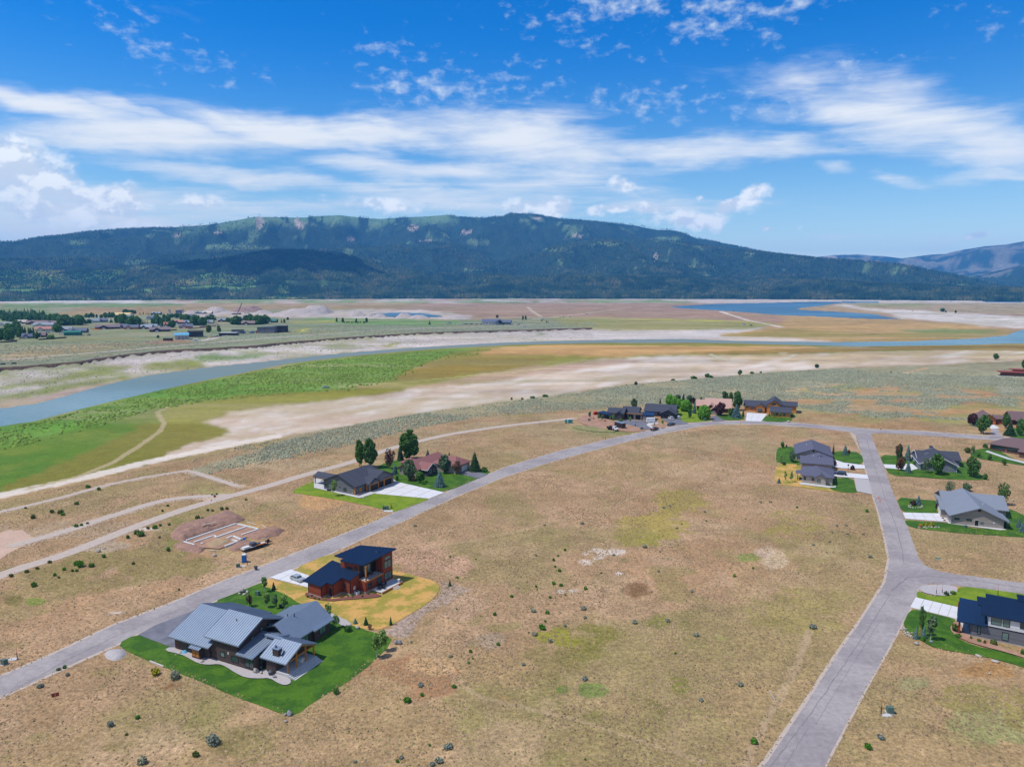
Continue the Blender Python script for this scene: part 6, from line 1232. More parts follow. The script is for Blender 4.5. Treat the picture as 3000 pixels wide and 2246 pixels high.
TR = [  # kind, px, base y, top y, width px, leaf, name, label
 (CO, 1054, 1367, 1279, 36, 'lf_cotton', 'cottonwood_tree', 'tall cottonwood, leftmost, behind the dark grey house'), (CO, 1083, 1370, 1274, 54, 'lf_cotton', 'cottonwood_tree', 'broad tall cottonwood beside the leftmost one behind the dark grey house'),
 (CO, 1200, 1345, 1253, 68, 'lf_cotton', 'cottonwood_tree', 'tallest cottonwood, behind the left end of the reddish roof'), (SP, 1173, 1348, 1298, 27, 'lf_spruce', 'spruce_tree', 'dark spruce leaning on the tallest cottonwood'),
 (SPA, 1142, 1372, 1311, 36, 'lf_plum', 'plum_tree', 'thin purple-leaved tree between the two groups of cottonwoods'), (SP, 1157, 1388, 1359, 24, 'lf_blue', 'spruce_tree', 'small blue spruce left of the reddish-roofed house'),
 (DE, 1198, 1407, 1342, 46, 'lf_grey', 'leafy_tree', 'grey-green tree before the left end of the reddish roof'), (DE, 1230, 1413, 1376, 34, 'lf_green', 'leafy_tree', 'dense low green tree before the reddish-roofed house'),
 (SP, 1288, 1425, 1375, 41, 'lf_blue', 'spruce_tree', 'fat blue spruce on the lawn near the road'), (DE, 1303, 1384, 1330, 42, 'lf_grey', 'leafy_tree', 'grey-green tree before the right half of the reddish roof'),
 (SPA, 1340, 1388, 1346, 35, 'lf_rust', 'plum_tree', 'dark brownish tree at the dark asphalt drive'), (SP, 1253, 1339, 1313, 17, 'lf_blue', 'spruce_tree', 'small blue spruce behind the reddish roof ridge'),
 (SP, 1316, 1343, 1323, 13, 'lf_spruce', 'spruce_tree', 'small dark spruce peeping over the reddish roof'), (SP, 1391, 1380, 1320, 45, 'lf_spruce', 'spruce_tree', 'large dark spruce right of the reddish-roofed house'),
 ('shrub', 1418, 1382, 1366, 26, 'lf_green', 'shrub', 'round shrub under the large dark spruce'), (AS, 979, 1452, 1402, 21, 'lf_aspen', 'young_aspen', 'young aspen in front of the dark grey gable wall'),
 ('shrub', 1239, 1418, 1407, 20, 'lf_bush', 'shrub', 'yellow-green low shrub on the lawn before the reddish-roofed house'), ('shrub', 1164, 1407, 1390, 12, 'lf_green', 'shrub', 'small shrub at the corner of the grey-green tree'), ('shrub', 1212, 1410, 1390, 14, 'lf_rust', 'shrub', 'rusty red shrub beside the dense low tree'),
 ('column', 1123, 1493, 1475, 4, 'lf_spruce', 'juniper', 'dark spire juniper, left one by the green utility boxes'), ('column', 1135, 1492, 1474, 4, 'lf_spruce', 'juniper', 'dark spire juniper, middle one by the green utility boxes'), ('column', 1146, 1489, 1473, 5, 'lf_spruce', 'juniper', 'dark spire juniper, right one by the green utility boxes'),
 (SPA, 731, 1777, 1738, 23, 'lf_plum', 'plum_tree', 'small purple tree on the lawn between road and metal roof'), (AS, 781, 1779, 1733, 29, 'lf_aspen', 'aspen_tree', 'young aspen right of the small purple tree'), (AS, 807, 1782, 1737, 20, 'lf_grey', 'aspen_tree', 'thin pale aspen in the middle of the row by the metal roof'),
 (AS, 834, 1785, 1736, 29, 'lf_aspen', 'aspen_tree', 'leafy aspen nearest the rear metal roof'), (AS, 776, 1733, 1684, 20, 'lf_aspen', 'aspen_tree', 'thin aspen beside the road left of the white drive'), (SP, 802, 1727, 1702, 16, 'lf_spruce', 'spruce_tree', 'small dark spruce beside the white concrete drive'),
 (AS, 961, 1817, 1764, 28, 'lf_aspen', 'aspen_tree', 'aspen behind the rear right corner of the metal-roofed house'), (AS, 985, 1839, 1796, 25, 'lf_aspen', 'aspen_tree', 'aspen on the purplish gravel bed'), ('shrub', 1018, 1849, 1829, 26, 'lf_green', 'shrub', 'broad green shrub by the white boulder'),
 (SP, 1041, 1826, 1809, 16, 'lf_blue', 'spruce_tree', 'silvery little spruce beside the white boulder'), (SP, 1072, 1830, 1804, 19, 'lf_spruce', 'spruce_tree', 'green young spruce at the edge of the golden lawn'), (SPA, 1084, 1843, 1826, 15, 'lf_rust', 'bare_shrub', 'grey twiggy young tree at the lawn corner'), (SP, 1145, 1830, 1802, 12, 'lf_spruce', 'spruce_tree', 'dark narrow spruce at the stony strip'),
 (AS, 1104, 1925, 1849, 42, 'lf_aspen', 'aspen_tree', 'white-barked aspen at the right corner of the green lawn'), (AS, 1123, 1906, 1841, 32, 'lf_aspen', 'aspen_tree', 'second aspen behind the white-barked one in the lawn corner'), (SP, 1318, 1716, 1696, 13, 'lf_green', 'spruce_tree', 'little spruce right of the golden lawn'),
 (DE, 2292, 1312, 1292, 14, 'lf_green', 'leafy_tree', 'small tree at the back left of the upper slate-roofed house'), ('shrub', 2304, 1310, 1301, 7, 'lf_spruce', 'shrub', 'dark shrub at the back left of the upper slate-roofed house'), (DE, 2321, 1353, 1318, 22, 'lf_grey', 'leafy_tree', 'grey-green tree at the left gable of the upper slate-roofed house'),
 (SPA, 2288, 1356, 1330, 17, 'lf_aspen', 'leafy_tree', 'light green tree on the lawn left of the slate-roofed pair'), ('shrub', 2297, 1362, 1351, 12, 'lf_spruce', 'shrub', 'dark shrub below the light green tree'), ('column', 2441, 1330, 1294, 9, 'lf_spruce', 'juniper', 'tall dark column juniper right of the upper slate roof'),
 (SP, 2476, 1332, 1300, 22, 'lf_blue', 'spruce_tree', 'blue spruce in a white ring near the road'), ('shrub', 2487, 1328, 1316, 10, 'lf_plum', 'shrub', 'purple shrub tucked beside the ringed blue spruce'), ('shrub', 2445, 1364, 1346, 12, 'lf_plum', 'shrub', 'purple shrub at the corner of the upper drive'),
 ('shrub', 2498, 1376, 1361, 14, 'lf_plum', 'shrub', 'round purple shrub between the two white drives'), (SP, 2282, 1415, 1398, 14, 'lf_blue', 'spruce_tree', 'little blue spruce at the dry lawn corner'), (SA, 2300, 1414, 1376, 10, 'lf_aspen', 'sapling', 'left sapling on the patchy lawn of the lower slate-roofed house'), (SA, 2319, 1412, 1377, 12, 'lf_aspen', 'sapling', 'right sapling on the patchy lawn of the lower slate-roofed house'),
 (DE, 2633, 1343, 1298, 24, 'lf_rust', 'plum_tree', 'reddish tall tree behind the spruces near the blue-grey house'), (SP, 2636, 1345, 1306, 24, 'lf_spruce', 'spruce_tree', 'green spruce of the front garden trio near the blue-grey house'), (SP, 2659, 1349, 1297, 24, 'lf_blue', 'spruce_tree', 'tallest blue spruce left of the blue-grey house'),
 (DE, 2638, 1379, 1334, 26, 'lf_rust', 'plum_tree', 'dark plum tree below the white drive of the blue-grey house'), (SP, 2660, 1384, 1347, 22, 'lf_blue', 'spruce_tree', 'short blue spruce beside the dark plum tree'), ('shrub', 2678, 1360, 1349, 16, 'lf_bush', 'shrub', 'clipped shrub at the door of the blue-grey house'),
 (SPA, 2712, 1384, 1337, 22, 'lf_grey', 'leafy_tree', 'thin tree before the left wall of the blue-grey house'), (DE, 2745, 1389, 1326, 46, 'lf_green', 'leafy_tree', 'large leafy tree before the middle of the blue-grey house'), (DE, 2849, 1397, 1335, 42, 'lf_cotton', 'leafy_tree', 'big dark tree right of the blue-grey house'),
 ('shrub', 2885, 1404, 1385, 18, 'lf_green', 'shrub', 'shrub right of the big dark tree'), (SPA, 2781, 1445, 1406, 30, 'lf_grey', 'leafy_tree', 'left tree rising behind the big grey roof'), (DE, 2832, 1437, 1414, 28, 'lf_grey', 'leafy_tree', 'right tree rising behind the big grey roof'), (SPA, 2939, 1479, 1408, 36, 'lf_cotton', 'pine_tree', 'open dark pine right of the big grey roof'),
 (SP, 2690, 1479, 1448, 21, 'lf_blue', 'spruce_tree', 'blue spruce in the rock ring of the front lawn'), ('shrub', 2676, 1480, 1464, 20, 'lf_plum', 'shrub', 'purple shrub in the rock ring of the front lawn'), ('shrub', 2748, 1490, 1467, 23, 'lf_plum', 'shrub', 'large purple shrub at the porch of the big grey-roofed house'),
 ('shrub', 2753, 1504, 1491, 20, 'lf_yellow', 'shrub', 'yellow shrub at the porch of the big grey-roofed house'), ('shrub', 2696, 1541, 1532, 15, 'lf_yellow', 'shrub', 'left yellow shrub of the roadside rock bed'), ('shrub', 2713, 1539, 1532, 11, 'lf_yellow', 'shrub', 'middle yellow shrub of the roadside rock bed'), ('shrub', 2729, 1542, 1527, 17, 'lf_yellow', 'shrub', 'right and largest yellow shrub of the roadside rock bed'),
 (SP, 2984, 1545, 1516, 20, 'lf_blue', 'spruce_tree', 'left blue spruce at the photo edge by the big grey roof'), (SP, 2998, 1558, 1524, 28, 'lf_blue', 'spruce_tree', 'right blue spruce at the photo edge by the big grey roof'),
 (DE, 2847, 1247, 1207, 26, 'lf_plum', 'plum_tree', 'tall plum tree left of the timber gable'), (SP, 2860, 1248, 1210, 18, 'lf_blue', 'spruce_tree', 'blue spruce between the plum tree and the timber gable'), (DE, 2881, 1270, 1212, 40, 'lf_cotton', 'leafy_tree', 'large dense tree in front of the timber gable'),
 (DE, 2948, 1254, 1209, 28, 'lf_cotton', 'leafy_tree', 'tall dark tree by the right part of the timber-gabled house'), (SP, 2958, 1276, 1232, 38, 'lf_spruce', 'spruce_tree', 'wide dark spruce beside the grey drive'), (DE, 2990, 1276, 1224, 32, 'lf_cotton', 'leafy_tree', 'dark tree at the photo edge above the brown hip roof'),
 (DE, 2833, 1326, 1309, 22, 'lf_olive', 'shrub', 'wide olive shrub at the end of the striped lawn'), (SPA, 2850, 1329, 1303, 14, 'lf_green', 'young_tree', 'upright young tree on the striped lawn end'), ('shrub', 2885, 1311, 1297, 15, 'lf_green', 'shrub', 'shrub at the left corner of the brown hip roof'),
 (DE, 2867, 1338, 1323, 13, 'lf_green', 'young_tree', 'small round tree, left of three on the striped lawn'), (DE, 2899, 1348, 1329, 13, 'lf_green', 'young_tree', 'small round tree, middle of three on the striped lawn'), (DE, 2941, 1362, 1344, 16, 'lf_green', 'young_tree', 'small round tree, right of three on the striped lawn'),
 (DE, 1858, 1199, 1165, 24, 'lf_grey', 'leafy_tree', 'tall tree behind the new grey house'), (SP, 1934, 1182, 1165, 9, 'lf_spruce', 'spruce_tree', 'narrow spruce behind the black garage house'),
 (RO, 1962, 1186, 1154, 28, 'lf_bright', 'round_tree', 'bright round tree, first from the left of the hedge row'), (RO, 1977, 1191, 1161, 30, 'lf_bright', 'round_tree', 'bright round tree, second from the left of the hedge row'), (RO, 1991, 1196, 1168, 26, 'lf_bright', 'round_tree', 'bright round tree, third from the left of the hedge row'), (RO, 2009, 1205, 1170, 36, 'lf_bright', 'round_tree', 'bright round tree, largest and rightmost of the hedge row'),
 (DE, 1986, 1172, 1153, 22, 'lf_grey', 'leafy_tree', 'grey tree behind the left of the hedge row'), (SP, 2002, 1176, 1150, 14, 'lf_spruce', 'spruce_tree', 'dark spruce behind the hedge row'), (DE, 2020, 1182, 1154, 22, 'lf_grey', 'leafy_tree', 'grey tree behind the right of the hedge row'), (DE, 2032, 1184, 1162, 12, 'lf_plum', 'plum_tree', 'thin plum tree left of the tan roof'),
 (SP, 2034, 1211, 1174, 15, 'lf_blue', 'spruce_tree', 'blue-grey spruce left of the tan roof'), (SP, 2053, 1197, 1158, 24, 'lf_spruce', 'spruce_tree', 'tall green spruce in front of the left end of the tan roof'), (RO, 2062, 1228, 1187, 45, 'lf_bright', 'round_tree', 'very large round green tree by the asphalt drive'),
 (SPA, 2093, 1197, 1165, 22, 'lf_olive', 'leafy_tree', 'pale thin tree against the tan roof'), (DE, 2110, 1217, 1177, 36, 'lf_plum', 'plum_tree', 'dark purple tree against the tan roof'), (DE, 2123, 1176, 1144, 22, 'lf_cotton', 'leafy_tree', 'left dark tree behind the right end of the tan roof'), (DE, 2140, 1186, 1146, 18, 'lf_cotton', 'leafy_tree', 'slim dark tree behind the right end of the tan roof'),
 (DE, 2161, 1202, 1143, 34, 'lf_cotton', 'leafy_tree', 'tallest dark tree between tan roof and orange house'), (SP, 2157, 1223, 1181, 34, 'lf_blue', 'spruce_tree', 'fat blue-green spruce between tan roof and orange house'), (DE, 2139, 1220, 1194, 15, 'lf_green', 'shrub', 'upright shrub left of the fat blue-green spruce'), ('column', 2177, 1220, 1195, 11, 'lf_olive', 'juniper', 'olive column shrub right of the fat blue-green spruce'),
 (DE, 2020, 1225, 1195, 12, 'lf_green', 'young_tree', 'slim young tree on the striped lawn before the hedge row'), (SA, 2253, 1224, 1207, 8, 'lf_bush', 'sapling', 'left of three saplings at the orange garage wall'), (SA, 2268, 1224, 1207, 8, 'lf_bush', 'sapling', 'middle of three saplings at the orange garage wall'), (SA, 2284, 1224, 1207, 8, 'lf_bush', 'sapling', 'right of three saplings at the orange garage wall'),
 (AS, 1728, 1226, 1203, 12, 'lf_grey', 'young_aspen', 'grey young aspen at the left end of the bare soil'), (AS, 1754, 1232, 1210, 11, 'lf_aspen', 'young_aspen', 'young aspen, left of the pair before the low blue roof'), (AS, 1765, 1233, 1212, 12, 'lf_grey', 'young_aspen', 'young aspen, right of the pair before the low blue roof'), (AS, 1787, 1236, 1216, 7, 'lf_aspen', 'young_aspen', 'thin aspen at the corner of the new grey house'),
 (AS, 1796, 1237, 1213, 10, 'lf_aspen', 'young_aspen', 'green aspen behind the black trailer'), (AS, 1847, 1239, 1218, 9, 'lf_aspen', 'young_aspen', 'young aspen before the pale garage front'), ('column', 1861, 1248, 1237, 4, 'lf_spruce', 'juniper', 'tiny dark juniper at the asphalt court'), ('column', 1917, 1246, 1233, 5, 'lf_spruce', 'juniper', 'tiny dark juniper between two drives'), (AS, 1941, 1245, 1228, 9, 'lf_aspen', 'young_aspen', 'young aspen on the small bare bed'), ('shrub', 1819, 1234, 1226, 14, 'lf_bush', 'shrub', 'bushy shrub before the new grey house'), ('column', 1773, 1236, 1228, 4, 'lf_spruce', 'juniper', 'tiny juniper before the charcoal wall'), ('column', 1740, 1229, 1220, 4, 'lf_spruce', 'juniper', 'tiny juniper left of the low blue roof'),
 (AS, 2697, 1864, 1768, 24, 'lf_cotton', 'birch_tree', 'tall slender birch rising over the white drive'), (SP, 2683, 1870, 1832, 20, 'lf_blue', 'spruce_tree', 'left blue spruce under the slender birch'), (SP, 2705, 1870, 1830, 20, 'lf_blue', 'spruce_tree', 'right blue spruce under the slender birch'), (AS, 2726, 1875, 1796, 30, 'lf_grey', 'birch_tree', 'airy birch with white trunk casting a shadow on the lawn'), ('shrub', 2703, 1876, 1862, 16, 'lf_bush', 'shrub', 'light green shrub at the foot of the blue spruces'), (SP, 2694, 1862, 1824, 12, 'lf_yellow', 'spruce_tree', 'yellowish spruce squeezed between the blue ones'),
 (DE, 2797, 1850, 1825, 26, 'lf_olive', 'shrub', 'tall olive shrub at the porch of the modern house'), ('shrub', 2807, 1866, 1854, 20, 'lf_green', 'shrub', 'green shrub below the tall olive one'), ('shrub', 2868, 1880, 1869, 15, 'lf_green', 'shrub', 'shrub under the narrow window of the modern house'), ('shrub', 2912, 1886, 1871, 20, 'lf_olive', 'shrub', 'shrub under the tall window of the modern house'), ('shrub', 2884, 1886, 1872, 8, 'lf_rust', 'shrub', 'rusty shrub between two windows of the modern house'), ('shrub', 2995, 1918, 1898, 12, 'lf_green', 'shrub', 'dark shrub at the photo edge by the grey siding'),
 ('shrub', 2773, 1744, 1730, 15, 'lf_spruce', 'shrub', 'dark shrub in the white gravel island'), ('shrub', 2792, 1741, 1729, 20, 'lf_green', 'shrub', 'wide green shrub in the white gravel island'), ('shrub', 2845, 1872, 1862, 10, 'lf_olive', 'shrub', 'small shrub by the modern house corner'),
 (DE, 2168, 1099, 1082, 16, 'lf_cotton', 'lone_tree', 'forked lone tree at the edge of the reservoir bed'), (RO, 2393, 1077, 1066, 13, 'lf_spruce', 'lone_tree', 'small round lone tree on the pale reservoir edge'), (DE, 2917, 1054, 1034, 17, 'lf_cotton', 'lone_tree', 'lone tree on the far right sage edge'), (DE, 2999, 1082, 1052, 16, 'lf_cotton', 'lone_tree', 'dark tree at the photo edge behind the low cabin'), (RO, 1863, 1127, 1117, 10, 'lf_spruce', 'lone_tree', 'dark little tree on the sage edge, left of the others')]
for (kind, px, py, yt, w, leaf, nm, lab) in TR:
    plant(nm, kind, px, py, yt, w, leaf, lab, 'shrub' if ('shrub' in nm) else 'tree', far=py < 1130)
for (px, py, w, hh) in [(2203, 1094, 15, 6), (2229, 1092, 9, 5), (2072, 1105, 22, 11), (2032, 1110, 24, 9), (1972, 1114, 15, 5), (1499, 1171, 8, 8), (1597, 1162, 22, 7), (1560, 1166, 20, 6), (1530, 1170, 12, 5), (2082, 1107, 16, 8), (1835, 1130, 8, 4), (2610, 1093, 6, 5)]:
    plant('edge_shrub', 'farshrub', px, py, py - hh, w, 'lf_cotton', 'dark bush along the edge between sage and pale reservoir bed', 'bush', 'bushes on the reservoir edge', far=True)
def zz(o, s, L): return [(o[0] + x * s, o[1] + y * s, *r) for (x, y, *r) in L]
# single bushes in the dry field
LM = [(1000, 1700, 'near the red house'), (1330, 1800, 'between the golden lawn and the middle field'), (1780, 1640, 'near the white bare patches'), (1620, 1700, 'left of the white bare patches'), (1180, 2040, 'right of the green lawn'), (1300, 2200, 'at the bottom centre edge'), (1600, 1930, 'in the large olive grass patch'), (1700, 2150, 'below the olive grass patch'), (2050, 1850, 'in the right half of the field'), (2000, 2050, 'by the two small olive patches'), (2380, 1830, 'near the bend of the right road'), (2450, 1560, 'above the road junction'), (2480, 1640, 'left of the road junction'), (2200, 1480, 'in the upper right of the field'), (1950, 1490, 'in the upper middle of the field'), (1230, 1540, 'just below the curving road'), (2200, 2180, 'beside the lower right road'), (2580, 2180, 'right of the lower right road'), (90, 1520, 'beside the leftmost dirt fork'), (180, 1500, 'between the two dirt tracks at the left'), (230, 1545, 'at the upper gravel fork'), (480, 1490, 'between the forks of the gravel track'), (630, 1450, 'by the diamond sign'), (300, 1630, 'by the big white boulder'), (230, 1660, 'in the green strip below the gravel track'), (180, 1690, 'left below the gravel track'), (400, 1565, 'left of the building site'), (500, 1600, 'at the soil heaps'), (600, 1510, 'behind the building site'), (680, 1490, 'right behind the building site'), (90, 1715, 'near the left road'), (550, 1720, 'above the left road'), (190, 1960, 'just below the left road'), (570, 2210, 'at the bottom left')]
def whr(px, py): return min(LM, key=lambda q: (q[0] - px) ** 2 + ((q[1] - py) * 1.6) ** 2)[2]
def szw(s): return 'tiny' if s < .75 else 'small' if s < 1.15 else 'mid-sized' if s < 1.6 else 'large'
gm = zz((1000, 1500), .4505, [(1455, 250, 1), (1380, 315, 1.1), (1410, 287, .7), (1390, 357, .9), (1420, 385, 1.2), (1380, 468, 1.2), (1428, 480, 1.2), (1265, 487, .9), (1273, 505, .6), (1587, 502, 1.2), (1107, 552, 1.1), (997, 669, 1.3), (1690, 399, .7), (875, 309, .6), (708, 294, .7), (838, 910, 1.2), (1022, 864, 1.2), (856, 953, .7), (828, 984, .9), (735, 1140, 1.4), (525, 1193, 1.3), (427, 1235, 2.3), (1302, 760, 2.2), (1325, 712, .8), (1220, 784, .6), (1340, 658, 1.3), (573, 1518, .9), (362, 1624, 1.3), (1585, 1610, .8), (750, 632, .6), (755, 429, .9), (1356, 558, 1)]) + \
     zz((1800, 1450), .4808, [(1540, 103, 1.2), (560, 159, .6), (852, 1510, 2.2), (732, 496, 1), (845, 447, .8), (372, 968, .9), (1112, 78, .8), (410, 178, .5)]) + zz((2300, 1500), .4505, [(537, 1535, 2.3)])
for (x, y, s) in gm: plant('green_bush', 'shrub', x, y, y - 7.5 * s, 11 * s, 'lf_bush', szw(s) + ' bright green bush ' + whr(x, y), 'bush', 'green bushes in the middle field')
sg = zz((1000, 1500), .4505, [(1265, 283, .8), (1250, 648, 1.5), (1575, 632, 1.6), (1585, 690, 1.2), (1910, 722, 1.5), (1255, 800, 1.6), (1455, 742, 1), (1360, 842, 1.4), (710, 940, 1.2), (1185, 994, 1.2), (515, 1130, 1.7), (1583, 1090, 1.7), (695, 1535, 2.4), (630, 1625, 2.4), (590, 1645, 1.6), (390, 1600, 1.4), (1455, 540, .9), (1772, 281, .9), (1973, 230, 1.3), (1565, 78, 1.2), (480, 92, 1), (1320, 86, .7), (455, 847, .8), (550, 797, .5), (90, 1625, 1.1)]) + \
     zz((1800, 1450), .4808, [(187, 320, 1.3), (300, 79, .9), (337, 67, .7), (550, 104, .8), (890, 46, .9), (950, 43, .8), (797, 148, .6), (381, 204, .8), (278, 347, .6), (268, 467, .9), (473, 590, .9), (225, 592, .6), (125, 780, 1.5), (323, 770, 1.4), (500, 858, 1.6), (768, 1160, 1.7), (528, 1254, 1.4), (1210, 810, 2), (1355, 188, .8), (1412, 188, .9), (1325, 227, .7), (1393, 227, .5), (1420, 238, .8), (1517, 241, .8), (1310, 287, .7), (1213, 306, .9), (1293, 351, .6), (1333, 348, .5), (1560, 380, 1.2), (1620, 1482, 2)])
for (x, y, s) in sg: plant('sage_bush', 'shrub', x, y, y - 6.5 * s, 13 * s, 'lf_sage', szw(s) + ' grey-green sagebrush ' + whr(x, y), 'bush', 'sagebrush in the middle field')
lb = zz((0, 1200), .3617, [(270, 880, 1.6), (420, 835, 1.4), (490, 840, 1.6), (510, 855, 1.1), (620, 768, 1.3), (205, 801, .8), (800, 650, 1.2), (710, 632, 1.3), (620, 948, 1.2), (660, 938, 1), (710, 924, .8), (1360, 781, .8), (1315, 823, .8), (1720, 690, .6), (1755, 688, .7), (840, 1194, 1.2), (275, 1430, 1.7), (650, 1270, 2.4), (620, 1255, 1.6), (740, 1272, 1.6), (520, 1298, 1.1), (475, 1362, .8), (445, 1345, 1.2), (585, 1308, .9), (620, 1308, .9), (90, 1352, 1.3), (215, 1318, 1.2), (1145, 1022, 2.2), (1110, 1005, 1.6), (1035, 1040, 1.3), (1255, 962, 1.5), (1600, 880, 1.3), (1640, 888, 1), (1720, 822, .8), (1795, 810, 1.2), (1840, 806, 1), (1685, 818, .9), (1365, 1142, 1.4), (1995, 732, .7), (1610, 905, 1.2), (1080, 1250, 1), (1200, 965, 1), (300, 1290, 1), (400, 1240, 1.1), (1295, 1040, .9), (1300, 940, .9), (1370, 935, 1)]) + zz((0, 1700), .3297, [(300, 46, 1.4), (575, 778, 1.2), (520, 798, 1.1), (1590, 86, .7), (1735, 1560, 2.1), (1125, 1372, .9), (1225, 1225, 1.4)])
for (x, y, s) in lb: plant('green_bush', 'shrub', x, y, y - 8 * s, 12 * s, rnd.choice(['lf_olive', 'lf_green', 'lf_bush']), szw(s) + ' dark green bush ' + whr(x, y), 'bush', 'bushes on the left dry ground')
for (x, y, s, lf, lab) in [(625, 2178, 3.2, 'lf_sage', 'large sagebrush at the bottom left of the field'), (323, 2126, 1.8, 'lf_sage', 'lone sagebrush in the lower left dry grass'), (419, 2234, 2.2, 'lf_sage', 'sagebrush at the bottom edge on the left'), (117, 2013, 1.4, 'lf_sage', 'small sagebrush just below the road on the left'), (198, 1978, 1.1, 'lf_sage', 'tiny sagebrush right of the road at the lower left'), (512, 1986, 2.6, 'lf_sage', 'sagebrush by the green lawn edge'), (455, 1975, 2.2, 'lf_yellow', 'yellow-green flowering bush by the green lawn edge'), (985, 2030, 1.8, 'lf_green', 'green bush outside the lower lawn edge')]:
    plant('bush', 'shrub', x, y, y - 9 * s, 14 * s, lf, lab, 'bush')
for (x, y, c) in zz((780, 1570), .2441, [(500, 735, 0), (548, 728, 1), (583, 755, 0), (705, 765, 2), (635, 765, 0), (985, 730, 0), (1040, 738, 0), (1155, 735, 1), (1230, 705, 0), (1305, 692, 0)]): plant('garden_shrub', 'shrub', x, y, y - 7, 9, ['lf_green', 'lf_spruce', 'lf_yellow'][c], 'little shrub in the bark bed round the red house', 'shrub', 'shrubs in the bark bed')
# ------------------------------------------------------------ ground cover nobody could count
def tufts(name, lab, n, poly, h0, h1, w, mt, K=3, far=False, dens=None, cat='grass'):
    xs = [p[0] for p in poly]; ys = [p[1] for p in poly]
    a_ = at(CX, max(ys)).y; b_ = at(CX, min(ys)).y
    r = np.sqrt(a_ ** 2 + (min(b_, 1e5) ** 2 - a_ ** 2) * nr.random(n * 3)); a = R(-42) + R(84) * nr.random(n * 3)
    x, y = r * np.sin(a), r * np.cos(a); px, py = pr_np(x, y, np.zeros_like(x)); k = pip(px, py, poly)
    for hp in HOLES: k &= ~pip(px, py, hp)
    if dens is not None: k &= nr.random(len(x)) < dens(x, y, px, py)
    x, y = x[k][:n], y[k][:n]; z = ground_h(x, y) if far else np.zeros_like(x); m = len(x)
    h = h0 + (h1 - h0) * nr.random(m) ** 1.6; ww = w * (.6 + .8 * nr.random(m)); V, F = spires(x, y, z + .98, h, ww / 2, 3)
    V = V.reshape(-1, 4, 3); V[:, 3, :2] += (nr.random((m, 2)) - .5) * ww[:, None] * .7; V[:, 3, 2] -= .96
    return tag(link(D_.objects.new(name, np_mesh(name, V.reshape(-1, 3), F, mt))), lab, cat, kind='stuff')
def domes(name, lab, n, poly, h0, h1, w, mt, far=False, dens=None, cat='brush'):
    xs = [p[0] for p in poly]; ys = [p[1] for p in poly]; a_ = at(CX, max(ys)).y; b_ = at(CX, min(ys)).y
    r = np.sqrt(a_ ** 2 + (b_ ** 2 - a_ ** 2) * nr.random(n * 5)); a = R(-42) + R(84) * nr.random(n * 5)
    x, y = r * np.sin(a), r * np.cos(a); zz_ = ground_h(x, y); px, py = pr_np(x, y, zz_); k = pip(px, py, poly)
    for hp in HOLES: k &= ~pip(px, py, hp)
    if dens is not None: k &= nr.random(len(x)) < dens(x, y, px, py)
    x, y, z = x[k][:n], y[k][:n], zz_[k][:n]; m = len(x); s = w * (.5 + nr.random(m)); h = h0 + (h1 - h0) * nr.random(m)
    N = 4; V = np.zeros((m, 2 * N + 1, 3)); ph = nr.random(m) * 6.28
    for i in range(N):
        j1 = .75 + .5 * nr.random(m); j2 = .75 + .5 * nr.random(m)
        V[:, i, 0] = x + np.cos(ph + i * 1.5708) * s * j1; V[:, i, 1] = y + np.sin(ph + i * 1.5708) * s * j1; V[:, i, 2] = z - .05
        V[:, N + i, 0] = x + np.cos(ph + i * 1.5708 + .5) * s * .75 * j2; V[:, N + i, 1] = y + np.sin(ph + i * 1.5708 + .5) * s * .75 * j2; V[:, N + i, 2] = z + h * .7 * j1
    V[:, 2 * N] = np.stack([x, y, z + h], 1); b0 = np.arange(m)[:, None] * (2 * N + 1); F = []
    for i in range(N):
        j = (i + 1) % N; F += [np.concatenate([b0 + i, b0 + j, b0 + N + i], 1), np.concatenate([b0 + j, b0 + N + j, b0 + N + i], 1), np.concatenate([b0 + N + i, b0 + N + j, b0 + 2 * N], 1)]
    return tag(link(D_.objects.new(name, np_mesh(name, V.reshape(-1, 3), np.concatenate(F), mt))), lab, cat, kind='stuff')
ROADP = L1u + L1d + LB_r + LB_r2 + LB_l + L1b
HOLES = [ROADP, *TRK, [(340, 1885), (600, 1760), (790, 1690), (990, 1612), (1100, 1660), (1220, 1684), (1292, 1712), (1150, 1880), (870, 2096)], [(850, 1445), (930, 1400), (1100, 1350), (1300, 1340), (1440, 1375), (1150, 1502)],
         [(2270, 1300), (2440, 1270), (2540, 1325), (2560, 1450), (2270, 1430)], [(2570, 1325), (2700, 1320), (2900, 1395), (2890, 1410), (2590, 1400)], [(2620, 1450), (2760, 1440), (2960, 1480), (3060, 1560), (2650, 1545)], [(2660, 1720), (2810, 1705), (3100, 1740), (3100, 1990), (2640, 1840)],
         [(1660, 1220), (1800, 1190), (2340, 1190), (2340, 1250), (1900, 1265), (1660, 1262)], [(2840, 1190), (3100, 1190), (3100, 1400), (2830, 1345)], [(490, 1590), (560, 1510), (700, 1495), (840, 1560), (790, 1620), (600, 1640)]]
M_('tuft_straw', (.39, .28, .17), rough=.9, var=.1, island=.32, vscale=.03, col2=(.29, .21, .125), c2scale=.05, trans=.3, spec=.1, coords='Object')
M_('tuft_green', (.22, .21, .09), rough=.9, var=.1, island=.35, trans=.3, spec=.1)
M_('sagecover', (.21, .222, .155), rough=.9, var=.2, island=.3, spec=.1, vscale=.05)
M_('willow', (.135, .205, .035), rough=.8, var=.2, island=.35, spec=.1, vscale=.02)
field = [(-200, 2330), (-200, 1500), (0, 1470), (800, 1290), (1000, 1250), (1500, 1200), (1900, 1180), (3200, 1180), (3200, 2330)]
